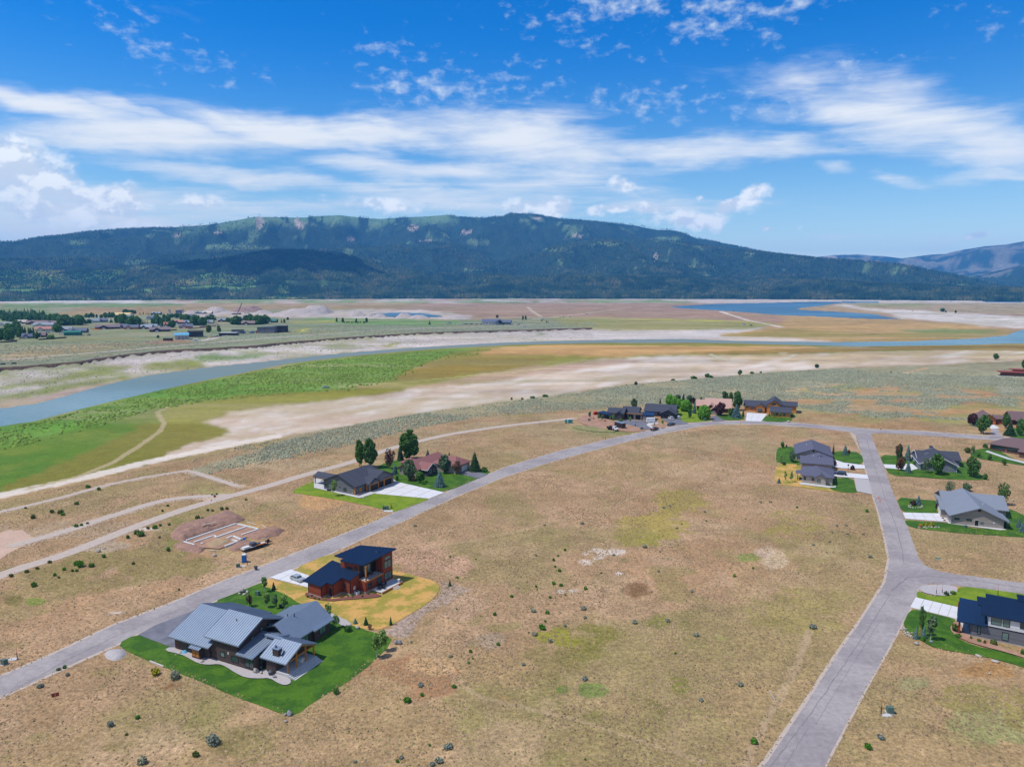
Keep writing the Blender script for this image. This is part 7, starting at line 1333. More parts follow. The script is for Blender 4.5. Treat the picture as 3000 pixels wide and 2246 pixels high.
tufts('dry_grass', 'straw-coloured dry grass tufts over the open lots', 150000, field, .08, .3, .55, 'tuft_straw', dens=lambda x, y, px, py: .25 + .75 * ss(fbm(x / 12, y / 12, 501, 3), .38, .6))
tufts('green_grass', 'greener grass tufts among the dry grass', 14000, field, .08, .28, .5, 'tuft_green', dens=lambda x, y, px, py: ss(fbm(x / 18, y / 18, 511, 3), .5, .66))
SAGEP = [(560, 1402), (800, 1300), (1000, 1252), (1226, 1212), (1497, 1176), (1859, 1126), (2271, 1091), (2497, 1078), (2768, 1069), (3200, 1055), (3200, 1240), (2560, 1225), (2200, 1175), (1700, 1200), (1400, 1222), (1240, 1250), (1000, 1310)]
domes('sagebrush_cover', 'grey-green sagebrush covering the far part of the bench', 48000, SAGEP, .3, .75, .5, 'sagecover', dens=lambda x, y, px, py: np.where((px > 2300) & (py > 1130 + (px - 2300) * .02), ss(fbm(x / 18, y / 14, 131, 5), .47, .53), .12 + .9 * ss(fbm(x / 40, y / 40, 521, 3), .36, .56)))
domes('sage_patches', 'dense sage patches near the gravel tracks', 1800, [(560, 1350), (800, 1280), (960, 1262), (940, 1300), (700, 1372), (590, 1372)], .3, .7, .45, 'sagecover', dens=lambda x, y, px, py: ss(fbm(x / 16, y / 16, 531, 3), .46, .6))
domes('sage_patch', 'oval sage patch inside the loop of the dirt tracks', 380, [(460, 1420), (500, 1404), (545, 1408), (540, 1426), (490, 1440), (462, 1434)], .3, .8, .5, 'sagecover')
WILP = [(-100, 1275), (100, 1240), (200, 1214), (400, 1163), (520, 1137), (700, 1100), (850, 1070), (1000, 1051), (1200, 1032), (1420, 1018), (1330, 1034), (1270, 1055), (1190, 1088), (1160, 1112), (1000, 1142), (850, 1154), (700, 1166), (450, 1200), (250, 1260), (0, 1320)]
domes('willow_scrub', 'green willow scrub on the drained river flat', 22000, WILP, .25, .9, .95, 'willow', dens=lambda x, y, px, py: .15 + .85 * ss(fbm(x / 30, y / 22, 541, 3), .40, .55))
domes('willow_scrub', 'thin willow scrub at the upstream end of the flat', 1500, [(1000, 1060), (1420, 1020), (1500, 1014), (1500, 1024), (1300, 1052), (1180, 1110), (1000, 1150)], .8, 1.6, 1.2, 'willow', dens=lambda x, y, px, py: ss(fbm(x / 40, y / 30, 551, 3), .5, .62))
domes('stones', 'pale cobbles and boulders on the river bluff', 9000, [(-100, 1190), (0, 1090), (300, 1055), (700, 1022), (1000, 996), (1300, 980), (1740, 968), (1740, 990), (1270, 1010), (1000, 1030), (700, 1062), (425, 1095), (250, 1130), (0, 1180)], .2, .6, .5, 'gravel', cat='stones')
domes('bluff_scrub', 'dark low scrub dotted over the river bluff', 1500, [(-100, 1190), (0, 1090), (300, 1055), (700, 1022), (1000, 996), (1300, 980), (1740, 968), (1740, 990), (1270, 1010), (1000, 1030), (700, 1062), (425, 1095), (250, 1130), (0, 1180)], .3, .9, .7, 'willow', dens=lambda x, y, px, py: ss(fbm(x / 30, y / 20, 571, 3), .5, .6))
domes('terrace_scrub', 'low sage scrub on the far village terrace', 9000, [(-100, 1075), (0, 1000), (400, 1000), (800, 960), (1200, 950), (1720, 940), (1760, 958), (1540, 964), (1000, 986), (500, 1022), (200, 1056)], .4, .9, 1.3, 'sagecover', dens=lambda x, y, px, py: .3 + .7 * ss(fbm(x / 60, y / 60, 561, 3), .4, .6))
print('plants', round(time.time() - T0, 1))
# ------------------------------------------------------------ vehicles and small things
def vehicle(kind, px, py, yaw, paint, lab, cat, name=None, far=False, group=None, scale=1.0, loc=None):
    g0 = loc or (gp(px, py) if far else at(px, py, .02)); root = empty(name or kind, g0, yaw); tag(root, lab, cat, group); root.scale = (scale,) * 3
    P_ = {'hatchback': dict(L=4.3, W=1.78, hb=.92, prof=[(-2.15, .35), (-2.12, .85), (-1.9, .95), (-.95, .98), (2.0, 1.0), (2.15, .8), (2.15, .35)], cab=[(-1.0, .96), (-.35, 1.46), (1.3, 1.48), (2.0, 1.0)]),
          'suv': dict(L=4.8, W=1.9, hb=1.05, prof=[(-2.4, .4), (-2.38, .95), (-2.1, 1.08), (-1.1, 1.12), (2.35, 1.12), (2.4, .4)], cab=[(-1.15, 1.1), (-.5, 1.75), (2.1, 1.75), (2.36, 1.1)]),
          'pickup': dict(L=5.8, W=1.98, hb=1.1, prof=[(-2.9, .45), (-2.88, 1.02), (-2.6, 1.14), (-1.35, 1.18), (2.85, 1.18), (2.9, .45)], cab=[(-1.4, 1.16), (-.75, 1.85), (.85, 1.86), (1.15, 1.16)]),
          'van': dict(L=6.5, W=2.2, hb=1.1, prof=[(-3.2, .45), (-3.2, 1.1), (-2.4, 1.2), (3.2, 1.2), (3.2, .45)], cab=[(-2.5, 1.15), (-2.1, 2.5), (3.1, 2.6), (3.19, 1.15)])}[kind]
    W_ = P_['W'] / 2; b = MB(); b.prism(P_['prof'], 'y', -W_, W_); body = b.build('body', paint, root)
    c = P_['cab']; b = MB(); t = .16; lo = [(x, z) for x, z in c]; b.hull([(c[0][0], -W_ + .04, c[0][1]), (c[3][0], -W_ + .04, c[3][1]), (c[3][0], W_ - .04, c[3][1]), (c[0][0], W_ - .04, c[0][1])], [(c[1][0], -W_ + t, c[1][1]), (c[2][0], -W_ + t, c[2][1]), (c[2][0], W_ - t, c[2][1]), (c[1][0], W_ - t, c[1][1])]); b.build('cabin', paint, root)
    z0, z1 = c[0][1] + .06, c[1][1] - .1
    def lerp(a, d, z): return a[0] + (d[0] - a[0]) * (z - a[1]) / (d[1] - a[1])
    def yw(z): return W_ - .04 + (-t + .04) * (z - c[0][1]) / (c[1][1] - c[0][1]) + .012
    b = MB(); e = .012
    for (A, B, s) in ((c[0], c[1], -1), (c[3], c[2], 1)):
        x0, x1 = lerp(A, B, z0) + s * e, lerp(A, B, z1) + s * e; b.slab([(x0, -yw(z0) + .12, z0), (x0, yw(z0) - .12, z0), (x1, yw(z1) - .12, z1), (x1, -yw(z1) + .12, z1)], .01)
    b.build('windscreen', 'glass', root)
    xa, xb = lerp(c[0], c[1], z0) + .15, lerp(c[3], c[2], z0) - .15; xc, xd = lerp(c[0], c[1], z1) + .12, lerp(c[3], c[2], z1) - .12; xm0, xm1 = (xa + xb) / 2, (xc + xd) / 2
    for s in (-1, 1):
        for (p, q, u, v) in ((xa, xm0 - .05, xc, xm1 - .05), (xm0 + .05, xb, xm1 + .05, xd)):
            b = MB(); b.hull([(p, s * (yw(z0) - .01), z0), (q, s * (yw(z0) - .01), z0), (q, s * (yw(z0) + .01), z0), (p, s * (yw(z0) + .01), z0)], [(u, s * (yw(z1) - .01), z1), (v, s * (yw(z1) - .01), z1), (v, s * (yw(z1) + .01), z1), (u, s * (yw(z1) + .01), z1)]); b.build('side_window', 'glass', root)
    x0 = P_['prof'][0][0]; wb = P_['L'] * .31; wr = .33 if kind == 'hatchback' else .39
    for sx in (-wb, wb):
        for s in (-1, 1):
            b = MB(); b.cone((sx, s * (W_ - .18), wr), (sx, s * (W_ + .02), wr), wr, wr, 14); wh = b.build('wheel', 'rubber', root); b = MB(); b.cone((sx, s * (W_ + .015), wr), (sx, s * (W_ + .035), wr), wr * .58, wr * .5, 10); b.build('rim', 'chrome', wh)
    for s in (-1, 1):
        b = MB(); b.box(x0 - .02, s * (W_ - .3) - .18, .62, x0 + .04, s * (W_ - .3) + .18, .8); b.build('headlight', 'white', root); b = MB(); b.box(-x0 - .04, s * (W_ - .18) - .1, .7, -x0 + .02, s * (W_ - .18) + .1, .98); b.build('tail_light', 'red_paint', root)
    if kind == 'pickup': b = MB(); b.box(1.25, -W_ + .12, 1.1, 2.78, W_ - .12, 1.195); b.build('cargo_bed', 'black', root)
    return root
def face(px, py, qx, qy):
    a, b = at(px, py), at(qx, qy); return math.atan2(b.y - a.y, b.x - a.x)
vehicle('hatchback', 872, 1700, face(851, 1690, 892, 1706) + math.pi, 'silver_paint', 'silver hatchback parked on the white concrete drive', 'car')
vehicle('suv', 2461, 1391, face(2446, 1389, 2478, 1392), 'navy_paint', 'dark sport utility car on the drive by the slate-roofed houses', 'car', name='sport_utility_car')
vehicle('pickup', 1966, 1229, face(1960, 1224, 1975, 1233), 'white_paint', 'white pickup, the nearer of two on the asphalt drive', 'pickup')
vehicle('suv', 1985, 1226, face(1975, 1222, 1992, 1229), 'white_paint', 'white topped pickup, the farther of two on the asphalt drive', 'pickup', name='topped_pickup')
vehicle('pickup', 1966, 1246, face(1955, 1249, 1979, 1243), 'navy_paint', 'dark blue pickup on the road verge', 'pickup')
v = vehicle('pickup', 1917, 1260, face(1905, 1262, 1930, 1256), 'black_paint', 'dark pickup with a cluttered flatbed at the road edge', 'pickup')
b = MB(); b.box(-2.7, -1.1, 1.2, -1.2, 1.1, 1.32); b.build('flatbed', 'rust_roof', v)
b = MB(); b.box(-2.5, -.6, 1.33, -1.7, .3, 1.8); b.build('toolbox', 'ply', v)
def boxy(name, lab, cat, px, py, yaw, parts, far=False, group=None, loc=None):
    g0 = loc or (gp(px, py) if far else at(px, py, 0)); r = empty(name, g0, yaw); tag(r, lab, cat, group); made = []
    for (pn, mt, fn) in parts: b = MB(); fn(b); made.append(b.build(pn, mt, r))
    return r
def wheels(xs, w, r=.4):
    return [('wheel', 'rubber', (lambda b, x=x, s=s: b.cone((x, s * (w - .25), r), (x, s * w, r), r, r, 12))) for x in xs for s in (-1, 1)]
boxy('dump_truck', 'white cab dump truck with red door and black tipping body', 'truck', 1796, 1261, face(1785, 1258, 1808, 1262), [('cab', 'white_paint', lambda b: b.prism([(.3, .9), (3.0, .9), (3.0, 1.5), (1.9, 1.75), (1.5, 2.5), (.3, 2.5)], 'y', -1.1, 1.1)), ('windscreen', 'glass', lambda b: b.slab([(1.93, -.95, 1.8), (1.93, .95, 1.8), (1.56, .95, 2.42), (1.56, -.95, 2.42)], .03)), ('door', 'red_paint', lambda b: b.box(.5, -1.13, .95, 1.4, -1.1, 1.8)), ('tipping_body', 'dark_metal', lambda b: (b.box(-3.4, -1.2, 1.1, .1, 1.2, 1.25), b.box(-3.4, -1.2, 1.25, .1, -1.1, 2.2), b.box(-3.4, 1.1, 1.25, .1, 1.2, 2.2), b.box(-.0, -1.1, 1.25, .1, 1.1, 2.3))), ('chassis', 'dark_metal', lambda b: b.box(-3.2, -.5, .6, 2.9, .5, .95))] + wheels((-2.3, 2.1), 1.15, .5))
boxy('cargo_trailer', 'long black enclosed trailer on the bare soil', 'trailer', 1817, 1253, face(1800, 1250, 1832, 1258), [('body', 'black_paint', lambda b: b.box(-3.4, -1.25, .6, 3.0, 1.25, 3.0)), ('roof', 'chrome', lambda b: b.box(-3.4, -1.22, 3.0, 3.0, 1.22, 3.08)), ('drawbar', 'dark_metal', lambda b: (b.bar((3.0, -.8, .6), (5.2, 0, .55), .12), b.bar((3.0, .8, .6), (5.2, 0, .55), .12)))] + wheels((-.9, .2), 1.3, .35))
boxy('cargo_trailer', 'white enclosed trailer before the asphalt court', 'trailer', 1906, 1238, .05, [('body', 'white_paint', lambda b: b.box(-2.3, -1.1, .5, 2.3, 1.1, 2.9)), ('drawbar', 'dark_metal', lambda b: b.bar((-2.3, 0, .5), (-3.6, 0, .5), .12))] + wheels((-.4, .4), 1.12, .33))
boxy('skid_loader', 'red skid loader left of the new grey house', 'loader', 1746, 1215, .4, [('body', 'red_paint', lambda b: b.prism([(-1.6, .4), (1.4, .4), (1.4, 1.2), (.2, 2.1), (-1.2, 2.1), (-1.7, 1.3)], 'y', -.8, .8)), ('arm', 'red_paint', lambda b: (b.bar((-1.4, -.95, 1.8), (2.4, -.95, .7), .2), b.bar((-1.4, .95, 1.8), (2.4, .95, .7), .2))), ('bucket', 'dark_metal', lambda b: b.prism([(2.2, .1), (3.2, .1), (2.4, .9)], 'y', -1, 1))] + wheels((-1, .9), 1.1, .45))
def toilet(px, py, yaw, m, lab, group=None):
    r = boxy('portable_toilet', lab, 'portable toilet', px, py, yaw, [('cabin', m, lambda b: b.box(-.55, -.55, .1, .55, .55, 2.1)), ('roof', 'white', lambda b: b.prism([(-.6, 2.1), (.6, 2.1), (.45, 2.3), (0, 2.38), (-.45, 2.3)], 'y', -.6, .6)), ('door', m, lambda b: b.box(-.42, -.59, .15, .42, -.55, 2.0)), ('vent_pipe', 'red_paint', lambda b: b.cone((.58, -.4, .3), (.58, -.4, 2.3), .05, .05, 6)), ('skid', 'black', lambda b: b.box(-.6, -.6, 0, .6, .6, .1))], group=group); return r
toilet(716, 1646, .15, 'blue_plastic', 'bright blue portable toilet with white roof by the road')
for x in (1658, 1667, 1674): toilet(x, 1239, .1, 'teal', 'teal portable toilet in the row beside the bare soil', 'teal portable toilets in a row')
boxy('wheelie_bin', 'dark grey wheelie bin at the road edge', 'bin', 750, 1669, -.3, [('body', 'bin_grey', lambda b: b.hull([(-.25, -.25, .08), (.25, -.25, .08), (.25, .25, .08), (-.25, .25, .08)], [(-.34, -.34, 1.05), (.34, -.34, 1.05), (.34, .34, 1.05), (-.34, .34, 1.05)])), ('lid', 'bin_grey', lambda b: b.box(-.37, -.4, 1.05, .37, .36, 1.13)), ('wheel', 'rubber', lambda b: b.cone((-.3, .28, .1), (.3, .28, .1), .1, .1, 8))])
def ubox(px, py, yaw, lab, s=1.0, m='util_green'):
    boxy('utility_box', lab, 'utility box', px, py, yaw, [('cabinet', m, lambda b: b.prism([(-.4 * s, 0), (.4 * s, 0), (.4 * s, .95 * s), (-.4 * s, 1.05 * s)], 'x', -.45 * s, .45 * s)), ('pad', 'slab_concrete', lambda b: b.box(-.6 * s, -.6 * s, -.05, .6 * s, .6 * s, .06))])
ubox(13, 1945, -.4, 'green utility box left of the road at the photo edge', 1.1); ubox(698, 1661, .2, 'small green utility box below the blue toilet'); ubox(755, 1743, -.3, 'grey-green utility box on the lawn by the road', 1.1)
ubox(1126, 1492, 0, 'left of two green utility boxes on the lime lawn', 1.2); ubox(1134, 1492, 0, 'right of two green utility boxes on the lime lawn', 1.2); ubox(2607, 2087, -.2, 'green utility box in the grass right of the road', 1.2); ubox(1726, 1233, 0, 'green utility box at the left end of the bare soil', 1.4); ubox(1880, 1259, 0, 'green utility box near the dark pickup', 1.5); ubox(2065, 1232, 0, 'pale utility box below the large round tree', 1.6, 'util_green')
ubox(2828, 1546, 0, 'teal metal cabinet at the side wall of the big grey-roofed house', .9)
def pad(px, py, w, d, lab):
    p = at(px, py); b = MB(); b.box(-w / 2, -d / 2, -.05, w / 2, d / 2, .12); o = b.build('utility_slab', 'slab_concrete'); o.location = p; tag(o, lab, 'utility slab')
pad(38, 1931, 1.6, 1.2, 'flat concrete lid beside the leftmost utility box'); pad(712, 1658, 1.5, .9, 'flat pale lid beside the small green utility box'); pad(2597, 2095, 1.5, .9, 'flat concrete lid left of the roadside utility box'); pad(1138, 1497, 3.0, 1.8, 'pale slab under the green utility boxes')
def marker(px, py, h, lab, m='orange', lower='black'):
    boxy('marker_post', lab, 'post', px, py, 0, [('post', lower, lambda b: b.cone((0, 0, 0), (0, 0, h * .45), .07, .07, 6)), ('flag_rod', m, lambda b: b.cone((0, 0, h * .45), (0, 0, h), .035, .02, 5))])
for (x, y, h, l) in [(51, 1931, 3.2, 'hydrant marker rod by the leftmost utility box'), (2581, 2092, 3.3, 'orange marker rod by the roadside utility box'), (2743, 1741, 2.8, 'marker rod in the white gravel island'), (2760, 1738, 2.4, 'short orange marker in the white gravel island'), (2923, 1744, 3.0, 'marker rod behind the modern house roof'), (2706, 1544, 2.8, 'orange marker rod in the roadside rock bed'), (2632, 1391, 3.0, 'red marker rod below the dark plum tree'), (725, 1655, 1.6, 'small red marker by the blue toilet'), (1151, 1492, 2.4, 'orange marker rod by the spire junipers'), (2645, 1253, 3.0, 'orange marker above the far road')]: marker(x, y, h, l)
for (x, y, lab) in [(2574, 1460, 'upper orange cone on the right-hand road'), (2578, 1469, 'lower orange cone on the right-hand road'), (592, 1469, 'orange cone left of the dark diamond sign'), (619, 1467, 'orange cone right next to the dark diamond sign')]:
    boxy('traffic_cone', lab, 'cone', x, y, 0, [('cone', 'orange', lambda b: b.cone((0, 0, .04), (0, 0, .75), .2, .04, 10)), ('foot', 'orange', lambda b: b.box(-.25, -.25, 0, .25, .25, .05))])
def sign(px, py, h, lab, cat, plate, m, txt=None, tcol='white', post='chrome', size=.3, yaw=0):
    r = boxy(cat.replace(' ', '_'), lab, cat, px, py, yaw, [('post', post, lambda b: b.cone((0, 0, 0), (0, 0, h), .05, .05, 6)), ('plate', m, plate)])
    if txt:
        cu = D_.curves.new('lettering', 'FONT'); cu.body = txt; cu.size = size; cu.align_x = 'CENTER'; cu.align_y = 'CENTER'; cu.extrude = .004; cu.materials.append(MT[tcol]); o_ = link(D_.objects.new('lettering', cu)); me_ = D_.meshes.new_from_object(o_.evaluated_get(bpy.context.evaluated_depsgraph_get())); D_.objects.remove(o_); o = link(D_.objects.new('lettering', me_), r); o.location = (0, -.062, h - .38); o.rotation_euler = (R(90), 0, 0)
    return r
oct_ = [(.38 * math.cos(R(22.5 + 45 * i)), 2.3 + .38 * math.sin(R(22.5 + 45 * i))) for i in range(8)]
sign(2580, 1269, 2.68, 'red octagonal stop sign at the far road junction', 'stop sign', lambda b: b.prism(oct_, 'y', -.06, -.04), 'red_paint', 'STOP', size=.24)
sign(2746, 1664, 3.0, 'green street name sign at the near junction', 'street sign', lambda b: (b.box(-.75, -.02, 2.75, .75, .02, 2.98), b.box(-.02, -.75, 2.5, .02, .75, 2.72)), 'teal')
dia = [(.62, 1.7), (0, 2.32), (-.62, 1.7), (0, 1.08)]
sign(630, 1466, 2.2, 'dark diamond road-work sign on the gravel track', 'road sign', lambda b: b.prism(dia, 'y', -.06, -.03), 'rust_roof')
sign(163, 2047, 1.3, 'small dark red yard sign in the dry grass', 'yard sign', lambda b: b.box(-.6, -.03, .5, .6, .03, 1.25), 'rust_roof', yaw=.5)
sign(2081, 1231, 2.4, 'small red sign beside the asphalt drive', 'yard sign', lambda b: b.box(-.4, -.03, 1.6, .4, .03, 2.3), 'red_paint')
boxy('hydrant', 'yellow hydrant marker on the far field edge', 'hydrant', 2169, 1244, 0, [('post', 'yellow', lambda b: b.cone((0, 0, 0), (0, 0, 1.1), .22, .18, 8)), ('rod', 'yellow', lambda b: b.cone((0, 0, 1.1), (0, 0, 2.8), .05, .05, 5))])
boxy('hydrant', 'yellow hydrant at the edge of the gravel island', 'hydrant', 2805, 1732, 0, [('post', 'yellow', lambda b: b.cone((0, 0, 0), (0, 0, .9), .18, .14, 8)), ('cap', 'yellow', lambda b: b.cone((0, 0, .9), (0, 0, 1.05), .2, .08, 8))])
boxy('hydrant', 'red hydrant in the roadside rock bed', 'hydrant', 2697, 1545, 0, [('post', 'red_paint', lambda b: b.cone((0, 0, 0), (0, 0, .8), .17, .14, 8)), ('cap', 'red_paint', lambda b: b.cone((0, 0, .8), (0, 0, .95), .2, .08, 8))])
boxy('lamp_post', 'black garden lamp post between the two drives', 'lamp post', 2484, 1387, 0, [('post', 'black', lambda b: b.cone((0, 0, 0), (0, 0, 3.4), .08, .06, 6)), ('lamp_head', 'black', lambda b: b.box(-.25, -.25, 3.4, .25, .25, 3.9))])
boxy('satellite_pipe', 'white plastic pipe stuck in the middle field', 'pipe', 2270, 2050, 0, [('pipe', 'white', lambda b: b.bar((0, 0, 0), (-.9, .3, 1.6), .14))])
# boulders
def rock_mesh(seed, rough=.28):
    bm = bmesh.new(); bmesh.ops.create_icosphere(bm, subdivisions=2, radius=.5); rr = random.Random(seed); ax = [Vector((rr.uniform(-1, 1), rr.uniform(-1, 1), rr.uniform(-1, 1))).normalized() for _ in range(7)]
    for v_ in bm.verts:
        for a_ in ax:
            d = v_.co.dot(a_)
            if d > .32: v_.co -= a_ * (d - .32) * .85
        v_.co *= 1 + rr.uniform(-.04, .04)
    me = D_.meshes.new('boulder'); bm.to_mesh(me); bm.free(); me.materials.append(MT['stone']); return me
RK = [rock_mesh(i) for i in range(5)]
def rock(px, py, wpx, hpx, lab, m='stone', group=None):
    p = at(px, py); d = p.y * cp + CAMH * sp; w = wpx * d / FPX; h = hpx * d / FPX * 1.1; o = link(D_.objects.new('boulder', rnd.choice(RK)))
    o.location = (p.x, p.y, h * .38); o.scale = (w, w * .75, h); o.rotation_euler = (0, 0, rnd.uniform(0, 6)); 
    if m != 'stone': o.material_slots[0].link = 'OBJECT'; o.material_slots[0].material = MT[m]
    tag(o, lab, 'boulder', group)
for r_ in [(848, 2094, 22, 16, 'grey boulder at the lowest tip of the green lawn', 'stone_grey'), (836, 2095, 10, 9, 'brown stone left of the lowest lawn boulder'), (838, 2114, 11, 7, 'pale stone below the lawn tip'), (709, 1735, 20, 13, 'largest pale boulder on the lawn by the road'), (725, 1736, 12, 9, 'round boulder right of the largest one on the lawn by the road'), (702, 1741, 12, 7, 'flat stone left of the largest one on the lawn by the road'), (716, 1742, 14, 6, 'flat stone in front of the largest one on the lawn by the road'),
           (750, 1972, 18, 20, 'upright cream slab of rock by the house corner'), (766, 1974, 14, 10, 'brown rock beside the upright cream slab'), (765, 1958, 12, 12, 'dark stone behind the upright cream slab', 'stone_grey'), (805, 1986, 15, 11, 'grey boulder by the deck corner', 'stone_grey'), (527, 1914, 17, 8, 'tan stone on the gravel bed by the garage'), (592, 1941, 17, 10, 'tan boulder on the gravel bed by the garage corner'),
           (1048, 1841, 16, 11, 'white boulder at the green lawn corner'), (1160, 1886, 12, 15, 'left grey boulder at the right lawn corner', 'stone_grey'), (1172, 1885, 16, 15, 'right grey boulder at the right lawn corner', 'stone_grey'), (1193, 1887, 6, 5, 'small stone right of the paired grey boulders'), (1312, 1720, 6, 5, 'small white stone at the stony strip'), (289, 1616, 16, 12, 'big white boulder left of the building site'), (306, 1607, 10, 4, 'flat stone beside the big white boulder'), (629, 1629, 15, 9, 'pale log-like stone below the building site'),
           (1064, 1459, 12, 6, 'pale stones beside the pale concrete drive'), (2685, 1888, 16, 11, 'white boulder below the blue spruces'), (2728, 1881, 16, 6, 'flat grey stone under the airy birch', 'stone_grey'), (2866, 1922, 20, 7, 'left flat stone on the lower lawn edge'), (2917, 1938, 24, 6, 'right flat stone on the lower lawn edge'), (2898, 1974, 9, 6, 'small white stone in the lower right grass'), (1159, 1828, 8, 6, 'little stone right of the dark narrow spruce'), (515, 1918, 6, 3, 'small brown stone before the garage'), (2310, 1236, 14, 5, 'pale boulder by the far road right of the orange house'), (2967, 1467, 9, 6, 'pale stones right of the open dark pine')]:
    rock(*r_)
for i in range(26):
    t = i / 25; rock(2642 + t * 30 + rnd.uniform(-6, 6), 1842 + t * 22 + rnd.uniform(-8, 10), rnd.uniform(5, 9), rnd.uniform(4, 7), 'white rock of the rough pile at the drive corner', group='rocks piled at the drive corner')
for i in range(16): a_ = i * 6.283 / 16; rock(2682 + 20 * math.cos(a_), 1484 + 5 * math.sin(a_), 6, 4, 'rounded rock of the ring on the front lawn', group='rocks ringing the front lawn bed')
for i in range(14): rock(2692 + i * 4.4 + rnd.uniform(-2, 2), 1546 + rnd.uniform(-2, 3), 6, 4, 'white rock edging the roadside bed', group='rocks edging the roadside bed')
for i in range(18): a_ = i * 6.283 / 18; rock(2749 + 56 * math.cos(a_), 1729 + 16 * math.sin(a_), 4, 3, 'small edging rock round the gravel island', group='rocks round the gravel island')
for (x, y) in [(860, 1673), (866, 1676), (872, 1671), (877, 1675), (803, 1699), (808, 1702), (814, 1701), (1232, 1458), (1240, 1460), (1246, 1457)]: rock(x, y, 5, 3, 'small pale stone beside a concrete drive', group='stones beside the drives')
boxy('log', 'pale log lying on the left lawn edge', 'log', 459, 1946, -.5, [('log', 'ply', lambda b: b.bar((-2.2, 0, .15), (2.2, 0, .15), .3))])
p = at(541, 1912); b = MB(); b.cone((0, 0, 0), (0, 0, .55), 1.0, .35, 12); o = b.build('fire_bowl', 'v_cyan'); o.location = p; tag(o, 'blue covered bowl on the gravel bed', 'bowl')
p = at(793, 1978); b = MB(); b.cone((0, 0, 0), (0, 0, .9), .35, .5, 10); b.cone((0, 0, .9), (0, 0, 1.2), .5, .1, 10); o = b.build('grill', 'bin_grey'); o.location = p; tag(o, 'covered grill on the gravel by the deck', 'grill')
boxy('wheelbarrow', 'dark cart behind the modern row of aspens', 'cart', 824, 1778, 0, [('tray', 'bin_grey', lambda b: b.box(-.5, -.3, .3, .5, .3, .8))] + wheels((0,), .4, .25))
# patio furniture of the red house and porch of the grey house
fr = (at(*(780 + 510 * .2441, 1570 + 700 * .2441)), -.555)
def L2W(fr, x, y, z=0): return Vector((fr[0].x + x * math.cos(fr[1]) - y * math.sin(fr[1]), fr[0].y + x * math.sin(fr[1]) + y * math.cos(fr[1]), z))
def chair(loc, yaw, lab, m='dark_metal', grp=None):
    boxy('patio_chair', lab, 'chair', 0, 0, yaw, [('seat', m, lambda b: b.box(-.28, -.28, .4, .28, .28, .48)), ('backrest', m, lambda b: b.box(-.28, .22, .48, .28, .3, 1.0))] + [('leg', m, (lambda b, x=x, y=y: b.box(x - .03, y - .03, 0, x + .03, y + .03, .4))) for x in (-.24, .24) for y in (-.24, .24)], loc=loc, group=grp)
for i, (x, y, a_) in enumerate([(13.0, 11.6, 1.5), (14.6, 11.4, -1.4), (13.6, 13.0, 0.1), (14.0, 10.4, 3.1)]): chair(L2W(fr, x, y, .61), fr[1] + a_, 'dark chair round the table on the lower deck of the red house', grp='chairs on the lower deck')
for x, y in ((10.4, 10.0), (10.4, 11.6)): chair(L2W(fr, x, y, 3.29), fr[1] + 1.5, 'wooden chair on the upper balcony of the red house', 'darkwood', 'chairs on the balcony')
boxy('patio_table', 'dark round table on the lower deck of the red house', 'table', 0, 0, 0, [('tabletop', 'dark_metal', lambda b: b.cone((0, 0, .7), (0, 0, .76), .7, .7, 14)), ('base', 'dark_metal', lambda b: b.cone((0, 0, 0), (0, 0, .7), .3, .08, 8))], loc=L2W(fr, 13.8, 11.7, .61))
boxy('planter', 'white urn on the lower deck of the red house', 'planter', 0, 0, 0, [('urn', 'white', lambda b: b.cone((0, 0, 0), (0, 0, .8), .2, .42, 10))], loc=L2W(fr, 15.0, 16.6, .61))
boxy('heat_pump', 'white heat pump against the red wall', 'heat pump', 0, 0, fr[1], [('casing', 'white', lambda b: b.box(-.5, -.45, .1, .5, .45, .9)), ('fan', 'black', lambda b: b.cone((0, 0, .9), (0, 0, .93), .38, .38, 12))], loc=L2W(fr, 10.3, 6.3))
fr3 = (Vector((-71.63, 260.52, 0)), -.5368)
boxy('garden_gnome_stand', 'small orange garden ornament by the timber door', 'ornament', 0, 0, 0, [('stand', 'timber', lambda b: b.cone((0, 0, 0), (0, 0, .8), .25, .1, 8)), ('top', 'red_paint', lambda b: b.cone((0, 0, .8), (0, 0, 1.3), .25, .05, 8))], loc=L2W(fr3, 17.0, .9))
boxy('patio_table', 'dark table under the small porch roof of the dark grey house', 'table', 0, 0, 0, [('tabletop', 'black', lambda b: b.box(-.9, -.6, .7, .9, .6, .78)), ('leg', 'black', lambda b: b.box(-.7, -.4, 0, -.6, .4, .7)), ('leg', 'black', lambda b: b.box(.6, -.4, 0, .7, .4, .7))], loc=L2W(fr3, -4.2, 6.4))
